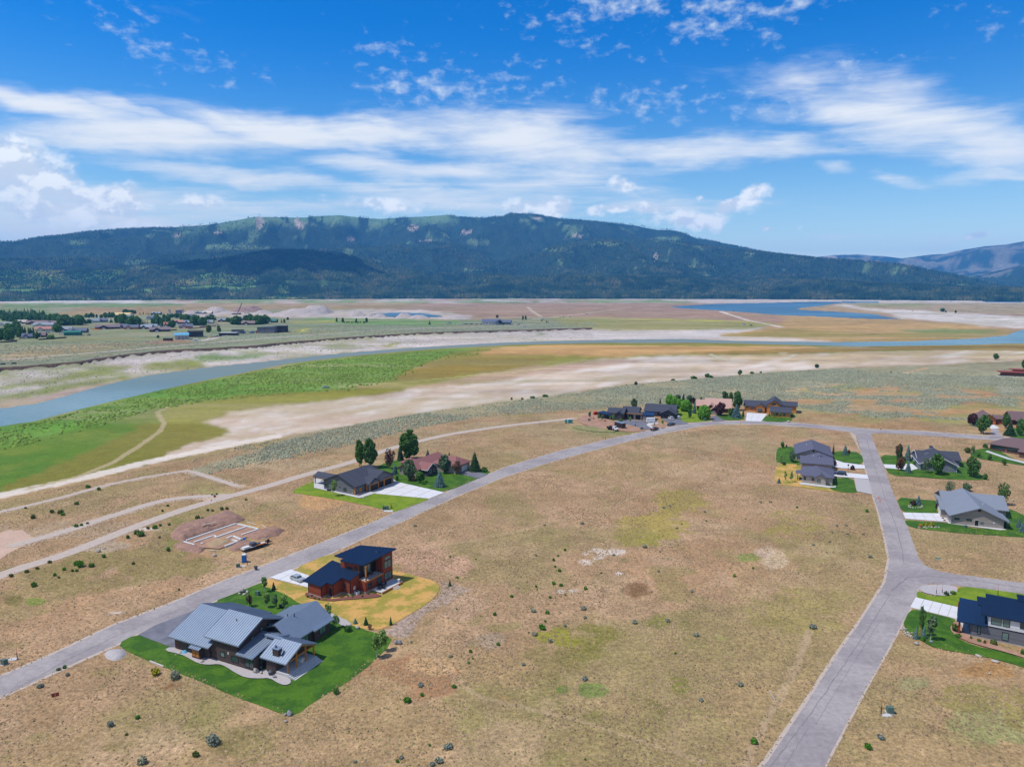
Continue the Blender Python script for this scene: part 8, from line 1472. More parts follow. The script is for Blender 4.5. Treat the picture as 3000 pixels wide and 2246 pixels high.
# ------------------------------------------------------------ building site
S4 = lambda x, y: (480 + x * .18083, 1480 + y * .18083)
def mound(pts, hgt, mt, lab, name='soil_mound', cell=.45, seed=1):
    """heaped earth inside an outline, highest away from its edge"""
    P2 = [at(*S4(*p)) for p in pts]; xs = [p.x for p in P2]; ys = [p.y for p in P2]; nx = int((max(xs) - min(xs)) / cell) + 2; ny = int((max(ys) - min(ys)) / cell) + 2
    X_, Y_ = np.meshgrid(np.linspace(min(xs), max(xs), nx), np.linspace(min(ys), max(ys), ny)); x, y = X_.ravel(), Y_.ravel(); ins = pip(x, y, [(p.x, p.y) for p in P2]); d = np.full(x.shape, 1e9)
    for a_, b_ in zip(P2, P2[1:] + P2[:1]):
        bx, by = b_.x - a_.x, b_.y - a_.y; t = np.clip(((x - a_.x) * bx + (y - a_.y) * by) / (bx * bx + by * by), 0, 1); d = np.minimum(d, np.hypot(x - a_.x - bx * t, y - a_.y - by * t))
    z = np.where(ins, hgt * (1 - np.exp(-d / (hgt * .9))) * (.75 + .5 * fbm(x / 2.5, y / 2.5, seed, 3)) + (fbm(x / .8, y / .8, seed + 3, 2) - .5) * .35 * np.clip(d, 0, 1), -.25)
    I = np.arange(nx * ny).reshape(ny, nx); F = np.stack([I[:-1, :-1].ravel(), I[:-1, 1:].ravel(), I[1:, 1:].ravel(), I[1:, :-1].ravel()], 1); keep = z[F].max(1) > -.2
    return tag(link(D_.objects.new(name, np_mesh(name, np.stack([x, y, z], 1), F[keep], mt))), lab, 'mound')
mound([(80, 480), (250, 330), (560, 260), (800, 170), (1050, 90), (1250, 180), (1330, 230), (1180, 300), (850, 390), (420, 540), (330, 600), (150, 560)], 1.9, 'dirt_dark', 'long reddish soil bank behind the new foundation', seed=601)
mound([(150, 640), (330, 600), (500, 650), (680, 700), (600, 780), (420, 760), (260, 730)], 1.1, 'dirt_dark', 'soil heap in front of the left foundation corner', seed=602)
mound([(1320, 520), (1500, 420), (1750, 350), (1960, 400), (1850, 500), (1500, 560)], 1.4, 'dirt_dark', 'soil heap right of the new foundation', seed=603)
mound([(1040, 700), (1200, 600), (1400, 570), (1520, 640), (1280, 730), (1120, 750)], 1.0, 'dirt_dark', 'soil heap behind the loaded trailer', seed=604)
mound([(650, 640), (850, 540), (1080, 540), (1110, 590), (880, 690), (760, 700)], .8, 'tuft_straw', 'grassy island of uncut soil inside the foundation', seed=605)
S5 = S4; S4 = lambda x, y: (x, y)
mound([(304, 1914), (318, 1905), (345, 1901), (366, 1903), (372, 1915), (360, 1929), (335, 1936), (310, 1928)], .8, 'gravel', 'round heap of pale gravel beside the road', name='gravel_heap', seed=606)
S4 = S5
sheet('excavated_floor', 'bare reddish floor of the excavation', [S4(*p) for p in [(300, 610), (1150, 280), (1560, 400), (1250, 560), (900, 700), (500, 670)]], 'dirt')
f0 = at(*S4(400, 600)); fnd = empty('foundation', (f0.x, f0.y, 0)); tag(fnd, 'new white foundation forms laid out in reddish soil', 'foundation')
def fwall(a_, b_, w=.55, h=.55, nm='footing'):
    A, B = at(*S4(*a_)), at(*S4(*b_)); b = MB(); b.bar((A.x - f0.x, A.y - f0.y, h / 2), (B.x - f0.x, B.y - f0.y, h / 2), w, h); b.build(nm, 'form', fnd)
for a_, b_ in [((365, 585), (1170, 312)), ((1190, 318), (1530, 400)), ((485, 618), (800, 510)), ((815, 508), (860, 535)), ((870, 528), (1335, 365)), ((1520, 408), (1260, 495)), ((320, 608), (495, 658)), ((600, 640), (640, 630)), ((990, 680), (1200, 600)), ((1110, 580), (1200, 600)), ((1015, 555), (1110, 515)), ((1120, 515), (1250, 570))]: fwall(a_, b_)
for i in range(9):
    x = 1140 + i * 14; y = 490 + i * 6; A, B = at(*S4(x, y)), at(*S4(x + 120, y + 65)); b = MB(); b.bar((A.x, A.y, .1 + .03 * (i % 3)), (B.x, B.y, .1 + .03 * (i % 3)), .3, .12); o = b.build('plank', 'form'); tag(o, 'white form board in the stack beside the foundation', 'plank', 'form boards beside the foundation')
for (a_, b_, lab) in [((620, 415), (855, 355), 'long board lying on the soil bank'), ((1340, 270), (1500, 318), 'board lying beyond the right foundation corner'), ((1580, 320), (1650, 365), 'short board right of the foundation'), ((1505, 545), (1640, 540), 'board lying right of the soil heap'), ((750, 738), (830, 740), 'pale board in front of the foundation'), ((1145, 722), (1245, 715), 'board at the tail of the loaded trailer')]:
    A, B = at(*S4(*a_)), at(*S4(*b_)); zz_ = 1.9 if 'bank' in lab else .15; b = MB(); b.bar((A.x, A.y, zz_), (B.x, B.y, zz_), .35, .1); o = b.build('board', 'ply'); tag(o, lab, 'board')
ty = face(*S4(1260, 740), *S4(1690, 610)); tl = at(*S4(1480, 690))
boxy('flatbed_trailer', 'flatbed trailer loaded with boards and tools at the building site', 'trailer', 0, 0, ty, [('deck', 'ply', lambda b: b.box(-4.2, -1.2, .75, 3.4, 1.2, .88)), ('frame', 'dark_metal', lambda b: (b.box(-4.25, -1.27, .6, 3.45, -1.2, .95), b.box(-4.25, 1.2, .6, 3.45, 1.27, .95))), ('drawbar', 'dark_metal', lambda b: (b.bar((3.4, -.8, .7), (5.6, 0, .6), .15), b.bar((3.4, .8, .7), (5.6, 0, .6), .15))), ('load', 'bin_grey', lambda b: (b.box(-1.4, -.6, .88, .2, .7, 1.9), b.box(.6, -.4, .88, 1.6, .5, 1.3))), ('load', 'form', lambda b: b.box(-3.9, -.8, .88, -1.9, .6, 1.3)), ('load', 'timber', lambda b: b.box(-.2, -1.0, .88, 3.0, -.6, 1.05)), ('winch', 'black', lambda b: (b.cone((3.8, -.5, .9), (3.8, .5, .9), .35, .35, 10), b.box(4.0, -.3, .8, 4.6, .3, 1.5)))] + wheels((-.6, .4, 1.4), 1.3, .4), loc=tl)
boxy('wooden_spool', 'blue drum beside the form boards', 'drum', *S4(1300, 565), 0, [('drum', 'blue_plastic', lambda b: b.cone((0, 0, 0), (0, 0, .8), .4, .4, 10))])
# ------------------------------------------------------------ village across the river
def zv(o, s, x, y): return o[0] + x * s, o[1] + y * s
def vhouse(zo, x, y, wz, roof, wall, lab, s=.2034, dep=.6, ht=3.9, rh=3.9, yaw=None, cross=True, name='village_house', axis='x'):
    px, py = zv(zo, s, x, y); g0 = gp(px, py); d = math.hypot(g0.x, g0.y); w = wz * s * d / FPX; dp = min(w * dep, 13); yw = (yaw if yaw is not None else rnd.uniform(-.35, .25))
    h = House(name, lab, (g0.x, g0.y, g0.z), yw - math.atan2(g0.x, g0.y) * 0.6, 'house'); h.gable(-w / 2, w / 2, 0, dp, ht, ht + rh, axis=axis, ov=.9, wm=wall, rm=roof)
    if cross: h.gable(-w * .32, w * .02, -dp * .22, dp * .4, ht, ht + rh * .75, axis='y', ov=.8, wm=wall, rm=roof)
    n = 3 if w > 16 else 2
    for k in range(n): h.win('s', 0, w * (.12 + .34 * k / max(1, n - 1)), 1.0, 1.6, 1.2, fm='trim', pm='glass')
    if cross: h.door('s', -dp * .22, -w * .15, min(4.6, w * .22), 2.8, 'trim', name='garage_door')
    return h
ZA, ZB = (0, 880), (430, 880)
for (zo, x, y, w, rf, wl, lab) in [
 (ZA, 520, 345, 220, 'mauve', 'v_brown', 'long mauve-roofed house behind the left village trees'), (ZA, 620, 378, 210, 'v_bluegrey', 'v_cream', 'blue-grey roofed house left of the village centre'), (ZA, 745, 348, 110, 'mauve', 'v_brown', 'small mauve-roofed house beside the leafy trees'), (ZA, 620, 442, 160, 'v_salmon', 'v_cream', 'cream house with rosy roof in the left village'),
 (ZA, 935, 445, 140, 'v_bluegrey', 'v_slate', 'pale roofed grey house by the parked vans'), (ZA, 1110, 468, 200, 'v_slate', 'v_slate', 'long grey house behind the green-roofed barn'), (ZA, 405, 548, 125, 'v_slate', 'v_bluegrey', 'slate-blue cottage between the poplars'), (ZA, 25, 548, 100, 'v_slate', 'v_brown', 'house at the left photo edge in the village'), (ZA, 600, 530, 80, 'mauve', 'v_brown', 'small brown house right of the poplars'),
 (ZA, 1345, 318, 130, 'v_bluegrey', 'v_cream', 'pale roofed house in the village centre'), (ZA, 1470, 312, 130, 'v_slate', 'v_slate', 'slate gabled house in the village centre'), (ZA, 1550, 412, 270, 'mauve', 'v_dark', 'broad brown-roofed house with a wooden fence'), (ZA, 1770, 402, 160, 'v_slate', 'v_brown', 'slate-roofed house right of the broad brown one'), (ZA, 1885, 415, 165, 'v_slate', 'timber', 'slate-roofed house with orange front'),
 (ZA, 1850, 252, 90, 'v_bluegrey', 'v_cream', 'white gabled house beside the yellow arched hall'), (ZA, 2100, 412, 140, 'v_bluegrey', 'v_brown', 'blue-grey roofed house among shrubs'), (ZA, 60, 372, 160, 'v_bluegrey', 'v_cream', 'pale roof at the far left of the village'), (ZA, 320, 335, 90, 'v_cream', 'v_brown', 'tan roof peeping over the left trees'),
 (ZB, 190, 450, 240, 'mauve', 'v_dark', 'dark gabled house at the meadow edge'), (ZB, 60, 402, 140, 'v_bluegrey', 'v_brown', 'pale roofed house behind the dark gabled one'), (ZB, 565, 400, 165, 'v_slate', 'v_salmon', 'navy-roofed house with tan gable'), (ZB, 455, 335, 120, 'v_salmon', 'v_brown', 'salmon-roofed house among trees'), (ZB, 285, 370, 60, 'v_salmon', 'v_brown', 'small salmon-roofed shed left of the leafy trees'), (ZB, 590, 340, 90, 'v_bluegrey', 'v_brown', 'grey-teal roof between leafy trees'),
 (ZB, 50, 275, 90, 'v_slate', 'v_cream', 'navy-roofed house with white gable'), (ZB, 130, 205, 110, 'v_bluegrey', 'v_dark', 'silver-roofed barn before the gravel works'), (ZB, 625, 245, 80, 'v_slate', 'v_dark', 'navy roof behind the central trees'), (ZB, 1095, 308, 120, 'v_bluegrey', 'v_brown', 'blue-grey roofed house with white front'), (ZB, 1372, 285, 70, 'v_bluegrey', 'v_slate', 'small blue-grey roof between round trees'), (ZB, 1460, 352, 170, 'mauve', 'v_brown', 'mauve-brown ranch house at the meadow'),
 (ZB, 1800, 318, 120, 'v_green', 'v_brown', 'teal-roofed house at the right end of the village'), (ZB, 905, 335, 80, 'v_bluegrey', 'v_cream', 'small pale roof behind the fence'), (ZB, 755, 192, 100, 'v_bluegrey', 'v_slate', 'pale roofed workshop by the gravel heaps'), (ZB, 865, 194, 120, 'v_cream', 'v_brown', 'white-roofed brown barn by the gravel heaps')]:
    vhouse(zo, x, y, w, rf, wl, lab)
vhouse(ZA, 1040, 505, 175, 'v_green', 'v_green', 'green metal-roofed barn with stepped roof', ht=5, rh=2.4, cross=False, name='green_barn', yaw=0).gable(-6, 6, 3, 9, 6.5, 8, axis='x', ov=.6, wm='v_green', rm='v_green')
h = vhouse(ZB, 505, 562, 160, 'v_cyan', 'v_cream', 'cream barn with light blue roof and two bay doors', ht=6.5, rh=2.8, cross=False, name='blue_roofed_barn', yaw=.1, dep=.8)
for x in (-3.5, 1.5, 6): h.door('s', 0, x, 3.6, 4.4, 'v_bluegrey', name='bay_door')
vhouse(ZB, 700, 528, 175, 'v_dark', 'v_dark', 'dark timber shed rising to the right of the blue roof', ht=8.5, rh=1.6, cross=False, name='dark_shed', yaw=.05)
def vbox(name, lab, cat, zo, x, y, wz, dep, ht, wm, rm, tilt=0, s=.2034, yaw=0, arch=False):
    px, py = zv(zo, s, x, y); g0 = gp(px, py); d = math.hypot(g0.x, g0.y); w = wz * s * d / FPX; h = House(name, lab, (g0.x, g0.y, g0.z), yaw, cat)
    if arch:
        A_ = [(dep / 2 + dep / 2 * math.cos(t), ht * math.sin(t)) for t in [math.pi * i / 10 for i in range(11)]]; b = MB(); b.prism(A_, 'x', -w / 2, w / 2); b.build('vault', rm, h.r); h.door('s', dep * .02, 0, 4, 1.0, wm, name='window'); return h
    b = MB(); b.hull([(-w / 2, 0, -.5), (w / 2, 0, -.5), (w / 2, dep, -.5), (-w / 2, dep, -.5)], [(-w / 2, 0, ht), (w / 2, 0, ht + tilt), (w / 2, dep, ht + tilt), (-w / 2, dep, ht)]); b.build('wall', wm, h.r)
    h.shed([(-w / 2 - .6, -.6), (w / 2 + .6, -.6), (w / 2 + .6, dep + .6), (-w / 2 - .6, dep + .6)], lambda X0, Y0: ht + .35 + tilt * (X0 + w / 2) / w, th=.3, rm=rm); return h
vbox('arched_hall', 'pale yellow arched hall behind the village trees', 'hall', ZA, 1740, 225, 230, 22, 9, 'v_ochre', 'v_ochre', arch=True)
vbox('long_shelter', 'long low white-roofed shelter by the far road', 'shelter', ZB, 1160, 505, 230, 12, 4.2, 'v_dark', 'white')
vbox('grey_shed', 'small flat grey shed behind the white shelter', 'shed', ZB, 1295, 480, 140, 10, 6.2, 'v_grey', 'v_dark')
h = vbox('warehouse', 'big ribbed grey warehouse with a darker right half', 'warehouse', ZB, 1715, 470, 235, 16, 9.6, 'v_grey', 'v_slate', tilt=1.0); h.door('s', 0, -16, 2.4, 4.0, 'rust_roof')
vbox('dark_warehouse_wing', 'dark wing joined to the right of the grey warehouse', 'warehouse', ZB, 1908, 462, 155, 18, 10.8, 'v_dark', 'v_dark')
vbox('concrete_plant', 'grey block of the gravel works', 'plant', ZB, 450, 185, 60, 12, 9, 'v_grey', 'v_slate'); vbox('silo_block', 'pale tower left in the gravel works', 'tower', ZB, 320, 185, 22, 6, 12, 'v_cream', 'v_cream'); vbox('silo_block', 'pale tower right of the gravel works block', 'tower', ZB, 512, 180, 22, 6, 12, 'v_cream', 'v_cream')
vbox('white_container', 'white container left of the far road turn-off', 'container', ZB, 695, 588, 45, 3, 3.2, 'white', 'white'); vbox('cube_shed', 'cream cube beside the blue tarpaulins', 'shed', ZB, 1478, 478, 25, 5, 4.5, 'v_cream', 'v_cream')
for x, l in ((1395, 'left blue covered pile by the warehouse'), (1525, 'right blue covered pile by the warehouse')): vbox('covered_pile', l, 'covered pile', ZB, x, 470, 32, 4, 2.6, 'blue_plastic', 'blue_plastic')
vbox('small_cabin', 'brown cabin on bare soil left of the blue-roofed barn', 'cabin', ZB, 290, 582, 100, 7, 3.6, 'v_brown', 'v_slate')
# commercial building by the reservoir road
Z3 = (1220, 880); px, py = zv(Z3, .2034, 1130, 352); g0 = gp(px, py); h = House('long_hall', 'long white and blue-grey hall with a dark roof and round emblem by the bluff', (g0.x, g0.y, g0.z), -.12, 'hall'); S_ = g0.y / FPX * .2034
h.gable(-190 * S_, 60 * S_, 4, 30, 6.5, 11, axis='x', ov=1.5, wm='white', rm='v_slate'); h.gable(60 * S_, 215 * S_, 6, 26, 5.5, 9.5, axis='x', ov=1.5, wm='v_bluegrey', rm='v_slate'); h.gable(20 * S_, 100 * S_, -3, 10, 6.5, 10.5, axis='y', ov=1.5, wm='v_bluegrey', rm='v_slate'); h.box('wall', -40 * S_, .5, -.5, 20 * S_, 4, 5.5, 'v_bluegrey')
b = MB(); b.cone((80 * S_, -3.3, 6), (80 * S_, -3.0, 6), 3.6, 3.6, 18); b.build('round_emblem', 'black', h.r)
for k in range(9): h.win('s', 4 if k < 3 else (.5 if k < 4 else 6), (-40 + k * 28) * S_ if k >= 3 else (-170 + k * 50) * S_, 2.2, 4.2, 1.6, fm='trim', pm='glass')
for k, x in enumerate((140, 165, 190)): h.win('s', 6, x * S_, 2.4, 3.6, 2.2, fm='trim', pm='glass')
# gravel heaps
def heap(px, py, w, hh, lab, m='pile', flat=.35, seed=1):
    g0 = gp(px, py); d = math.hypot(g0.x, g0.y); W_ = w * d / FPX; Hh = hh * d / FPX; n = 34; x, y = np.meshgrid(np.linspace(-1, 1, n), np.linspace(-1, 1, n)); x, y = x.ravel(), y.ravel()
    r = np.hypot(x, y) + (fbm(x * 2 + seed * 3.1, y * 2, seed, 3) - .5) * .35; z = np.clip((1 - r) / (1 - flat), 0, 1); z = z * Hh + (fbm(x * 6 + seed, y * 6, seed + 5, 3) - .5) * Hh * .25 * (z > 0); z = np.where(r > 1, -1.5, z)
    I = np.arange(n * n).reshape(n, n); F = np.stack([I[:-1, :-1].ravel(), I[:-1, 1:].ravel(), I[1:, 1:].ravel(), I[1:, :-1].ravel()], 1); F = F[z[F].max(1) > -1]
    o = link(D_.objects.new('gravel_heap', np_mesh('gravel_heap', np.stack([x * W_ * .55, y * min(W_ * .5, 60), z], 1), F, m, smooth=False))); o.location = g0; tag(o, lab, 'gravel heap')
for i, a_ in enumerate([(880, 922, 150, 17, 'largest flat-topped gravel bank of the works'), (930, 917, 90, 21, 'high peak on the largest gravel bank'), (1044, 925, 52, 13, 'trapezoid gravel heap left of the pond'), (1086, 926, 26, 8, 'small heap beside the trapezoid one'), (1113, 930, 44, 10, 'cream heap in front of the pond'), (1185, 931, 50, 13, 'pointed grey heap before the blue pond'), (1225, 932, 58, 9, 'low grey heap right of the pointed one'), (1330, 934, 90, 9, 'low pale bank near the long hall'), (636, 916, 70, 15, 'tall grey heap behind the village'), (612, 928, 24, 10, 'small grey cone before the tall heap'), (560, 918, 40, 7, 'low pale heap at the left of the works'), (770, 918, 50, 8, 'low pale ridge between brown heaps and the bank'), (668, 919, 60, 6, 'low skirt of the tall grey heap')]): heap(*a_, seed=700 + i)
heap(706, 913, 58, 12, 'brown rubble heap behind the boom', 'pile_brown', seed=720); heap(738, 912, 60, 14, 'high brown and grey rubble heap right of the boom', 'pile_brown', seed=721)
g0 = gp(694, 921); r = empty('conveyor', (g0.x, g0.y, g0.z)); tag(r, 'dark lattice conveyor boom leaning over the gravel works', 'conveyor'); b = MB()
b.bar((0, 0, 0), (16, 0, 34), .9); b.bar((2.5, 0, 0), (17, 0, 33), .7)
for k in range(10): b.bar((1.6 * k, 0, 3.4 * k), (2.5 + 1.45 * (k + .6), 0, 3.3 * (k + .6)), .4)
b.build('boom', 'dark_metal', r); b = MB(); b.box(-14, -2, 0, 12, 3, 3); b.build('base_frame', 'dark_metal', r)
VP = [(125, 975, 'by the left roofs'), (150, 974, 'left of the cream house'), (182, 980, 'beside the pale grey house'), (63, 993, 'by the slate cottage'), (130, 994, 'right of the poplars'), (260, 982, 'in the open meadow'), (342, 945, 'by the slate gabled house'), (380, 945, 'near the central trees'), (440, 970, 'by the dark gabled house'), (30, 922, 'before the left wood'), (635, 951, 'behind the reddish fence'), (620, 988, 'in the yard of the white shelter'), (645, 987, 'at the end of the white shelter'), (838, 969, 'right of the dark warehouse wing'), (703, 918, 'under the conveyor boom'), (722, 918, 'right of the conveyor boom'), (690, 919, 'left of the conveyor boom')]
CN = {'white_paint': 'white', 'navy_paint': 'dark blue', 'black_paint': 'black', 'silver_paint': 'grey', 'red_paint': 'red', 'blue_plastic': 'bright blue', 'yellow': 'yellow', 'orange': 'orange'}
def far_vehicles(L, grp, lab):
    for n_, (px, py, k, m) in enumerate(L):
        w_ = min(VP, key=lambda q: (q[0] - px) ** 2 + ((q[1] - py) * 3) ** 2)[2] if 'village' in grp else ['at the left end of the parked row', 'in the left of the parked row', 'at the middle of the forecourt', 'at the right of the forecourt', 'before the round emblem'][min(4, n_ * 5 // len(L))] if 'hall' in grp and len(L) > 5 else ['leftmost', 'middle', 'rightmost'][min(2, n_)]
        vehicle(k, px, py, rnd.uniform(-.4, .4), m, '%s %s %s, %s' % (CN[m], {'van': 'camper van', 'suv': 'car', 'pickup': 'pickup'}[k], w_, lab), 'car', far=True, group=grp, scale=1.15)
far_vehicles([zv(Z3, .2034, x, 345) + (k, m) for x, k, m in [(670, 'van', 'white_paint'), (700, 'suv', 'navy_paint'), (730, 'suv', 'black_paint'), (775, 'suv', 'black_paint'), (805, 'pickup', 'black_paint'), (845, 'suv', 'white_paint'), (870, 'suv', 'red_paint'), (930, 'pickup', 'black_paint'), (1020, 'suv', 'silver_paint'), (1050, 'suv', 'navy_paint'), (1075, 'suv', 'black_paint'), (1250, 'suv', 'red_paint'), (1290, 'suv', 'red_paint'), (1340, 'suv', 'black_paint')]], 'cars parked by the long hall', 'by the long hall')
far_vehicles([(1308, 947, 'van', 'white_paint'), (1318, 947, 'van', 'white_paint'), (1332, 948, 'suv', 'white_paint')], 'white vans left of the hall', 'in the grass left of the long hall')
for (px, py, k, m, lab) in [(1508, 947, 'van', 'white_paint', 'white camper at the right end of the long hall'), (1536, 958, 'pickup', 'white_paint', 'white pickup on the bluff edge'), (1520, 951, 'suv', 'navy_paint', 'dark car right of the long hall'), (1591, 936, 'van', 'white_paint', 'white camper where two tracks meet'), (1671, 930, 'van', 'white_paint', 'white camper on the reddish plain'), (1640, 931, 'suv', 'silver_paint', 'grey car left of the camper on the reddish plain'), (1650, 929, 'suv', 'silver_paint', 'second grey car beside the camper on the reddish plain'), (1717, 922, 'van', 'white_paint', 'white camper alone on the upper plain'),
    (2023, 901, 'van', 'white_paint', 'white camper at the lake tip'), (2076, 908, 'suv', 'silver_paint', 'grey car at the lake shore'), (2099, 908, 'suv', 'white_paint', 'white car at the lake shore'), (2147, 913, 'van', 'white_paint', 'white camper on the lake shore track'), (2178, 953, 'van', 'white_paint', 'white camper on the yellow-green flat'), (2200, 954, 'suv', 'navy_paint', 'dark car beside the camper on the flat'), (2472, 887, 'van', 'white_paint', 'white camper on the far spit'), (2591, 903, 'van', 'white_paint', 'campers on the white bank'), (2674, 911, 'suv', 'silver_paint', 'car on the white bank'), (2838, 914, 'van', 'white_paint', 'lone white camper on the right plain'), (2785, 884, 'van', 'white_paint', 'white camper at the far right shore'),
    (955, 1137, 'pickup', 'silver_paint', 'blue-grey pickup alone on the green flat'), (1071, 970, 'suv', 'silver_paint', 'car driving on the far pale road'), (8, 1068, 'suv', 'black_paint', 'dark car at the left end of the far bluff'), (40, 1066, 'suv', 'navy_paint', 'dark blue car on the far bluff at the left'), (66, 920, 'van', 'white_paint', 'white camper behind the left wood')]:
    vehicle(k, px, py, rnd.uniform(-.4, .4), m, lab, 'car', far=True, scale=1.25 if py < 960 else 1.0)
far_vehicles([zv(ZA, .2034, x, y) + (k, m) for x, y, k, m in [(680, 470, 'van', 'white_paint'), (735, 462, 'van', 'white_paint'), (880, 490, 'van', 'white_paint'), (915, 492, 'suv', 'white_paint'), (310, 555, 'van', 'white_paint'), (640, 560, 'suv', 'white_paint'), (1280, 503, 'suv', 'navy_paint'), (1680, 318, 'van', 'white_paint'), (1860, 320, 'suv', 'white_paint'), (2180, 450, 'suv', 'blue_plastic'), (150, 210, 'van', 'white_paint')]] + [zv(ZB, .2034, x, y) + (k, m) for x, y, k, m in [(1010, 350, 'suv', 'silver_paint'), (90, 440, 'suv', 'blue_plastic'), (930, 535, 'suv', 'yellow'), (960, 530, 'suv', 'silver_paint'), (1000, 528, 'suv', 'black_paint'), (1050, 522, 'suv', 'black_paint'), (2010, 440, 'van', 'silver_paint'), (1340, 190, 'van', 'white_paint'), (1420, 188, 'van', 'white_paint'), (1290, 195, 'suv', 'orange'), (1460, 190, 'van', 'silver_paint')]], 'vehicles parked about the village', 'far across the river')
def fence(a_, b_, lab, m, zo, h_=1.9):
    A, B = gp(*zv(zo, .2034, *a_)), gp(*zv(zo, .2034, *b_)); r = empty('board_fence', A); tag(r, lab, 'fence'); L = (B - A).length; n = max(3, int(L / 2.4)); d = (B - A) / n
    for i in range(n):
        p, q = d * i, d * (i + .97); bb = MB(); bb.bar((p.x, p.y, p.z + h_ / 2), (q.x, q.y, q.z + h_ / 2), .1, h_); bb.build('panel', m, r); bb = MB(); bb.bar((p.x, p.y, p.z), (p.x, p.y, p.z + h_ + .15), .16); bb.build('post', m, r)
fence((1310, 420), (1460, 425), 'orange-brown board fence left of the broad brown-roofed house', 'timber', ZA); fence((560, 572), (960, 540), 'dark board fence at the meadow edge of the left village', 'v_dark', ZA); fence((0, 610), (250, 595), 'dark fence at the lower left corner of the village', 'v_dark', ZA)
fence((600, 412), (845, 395), 'brown board fence right of the navy-roofed house', 'v_salmon', ZB); fence((310, 432), (435, 428), 'dark board fence right of the dark gabled house', 'v_dark', ZB); fence((760, 385), (1000, 370), 'reddish board fence behind the two round meadow trees', 'v_salmon', ZB)
# village trees: cluster boxes
CL = [(ZA, 0, 170, 640, 260, 34, 70, 'farspruce', 'lf_spruce'), (ZA, 0, 220, 640, 320, 44, 80, 'farround', 'lf_cotton'), (ZA, 20, 500, 190, 580, 9, 130, 'farround', 'lf_cotton'), (ZA, 80, 430, 300, 540, 10, 120, 'farround', 'lf_green'), (ZA, 650, 305, 830, 325, 8, 105, 'farround', 'lf_cotton'), (ZA, 860, 350, 980, 365, 7, 150, 'farround', 'lf_cotton'), (ZA, 990, 345, 1180, 362, 8, 120, 'farround', 'lf_cotton'), (ZA, 1180, 330, 1300, 340, 4, 55, 'farround', 'lf_green'),
      (ZA, 880, 300, 1200, 320, 8, 90, 'farspruce', 'lf_spruce'), (ZA, 1590, 318, 1630, 322, 2, 80, 'farspruce', 'lf_spruce'), (ZA, 1200, 245, 1640, 255, 10, 55, 'farround', 'lf_cotton'), (ZA, 1690, 325, 1810, 335, 4, 120, 'farround', 'lf_cotton'), (ZA, 1870, 370, 2000, 395, 7, 130, 'farround', 'lf_cotton'), (ZA, 2040, 385, 2130, 395, 4, 120, 'farspruce', 'lf_spruce'), (ZA, 1500, 242, 1640, 250, 6, 65, 'farround', 'lf_cotton'), (ZA, 1780, 190, 1960, 195, 11, 55, 'farround', 'lf_cotton'), (ZA, 2000, 196, 2150, 202, 6, 40, 'farspruce', 'lf_spruce'), (ZA, 780, 445, 860, 460, 4, 100, 'farround', 'lf_green'), (ZA, 670, 545, 780, 560, 4, 60, 'farround', 'lf_aspen'),
      (ZB, 80, 310, 320, 370, 15, 100, 'farround', 'lf_cotton'), (ZB, 190, 385, 245, 392, 3, 95, 'farspruce', 'lf_blue'), (ZB, 330, 385, 390, 390, 3, 110, 'farround', 'lf_cotton'), (ZB, 510, 325, 610, 335, 6, 105, 'farround', 'lf_green'), (ZB, 640, 350, 760, 365, 8, 120, 'farround', 'lf_cotton'), (ZB, 760, 350, 850, 362, 6, 100, 'farround', 'lf_green'), (ZB, 840, 300, 960, 330, 6, 90, 'farround', 'lf_cotton'), (ZB, 850, 270, 1000, 300, 7, 75, 'farspruce', 'lf_spruce'), (ZB, 1150, 310, 1200, 315, 3, 65, 'farround', 'lf_cotton'), (ZB, 1225, 340, 1350, 352, 7, 110, 'farround', 'lf_cotton'), (ZB, 1400, 285, 1460, 292, 4, 75, 'farround', 'lf_cotton'), (ZB, 1490, 325, 1740, 350, 14, 110, 'farround', 'lf_cotton'), (ZB, 1700, 330, 1740, 335, 3, 80, 'farspruce', 'lf_spruce'), (ZB, 30, 200, 230, 215, 8, 50, 'farspruce', 'lf_spruce'), (ZB, 290, 245, 520, 260, 8, 60, 'farround', 'lf_cotton'),
      ((900, 880), 560, 345, 900, 350, 10, 28, 'farround', 'lf_cotton')]
CW = ['in the left wood', 'in the left wood', 'at the left photo edge', 'left of the poplars', 'behind the long mauve roof', 'behind the rosy-roofed house', 'left of the village centre', 'left of the pale central roof', 'among the left roofs', 'by the slate gabled house', 'in the row left of the yellow hall', 'before the yellow arched hall', 'right of the yellow arched hall', 'beside the house with orange front', 'near the yellow hall', 'behind the yellow hall', 'right of the yellow hall roof', 'beside the cream house', 'before the parked vans', 'around the navy and white house', 'behind the salmon shed', 'beside the salmon shed', 'behind the salmon roof', 'right of the navy-roofed house', 'by the small pale roof', 'left of the white-fronted house', 'behind the small pale roof', 'beside the white-fronted house', 'left of the mauve ranch house', 'above the mauve ranch house', 'right of the mauve ranch house', 'left of the teal roof', 'before the gravel works', 'above the central roofs', 'along the green rise']
VL = {'farspruce': ('dark spruce among the village houses across the river', 'village spruces'), 'farround': ('leafy tree among the village houses across the river', 'village leafy trees')}
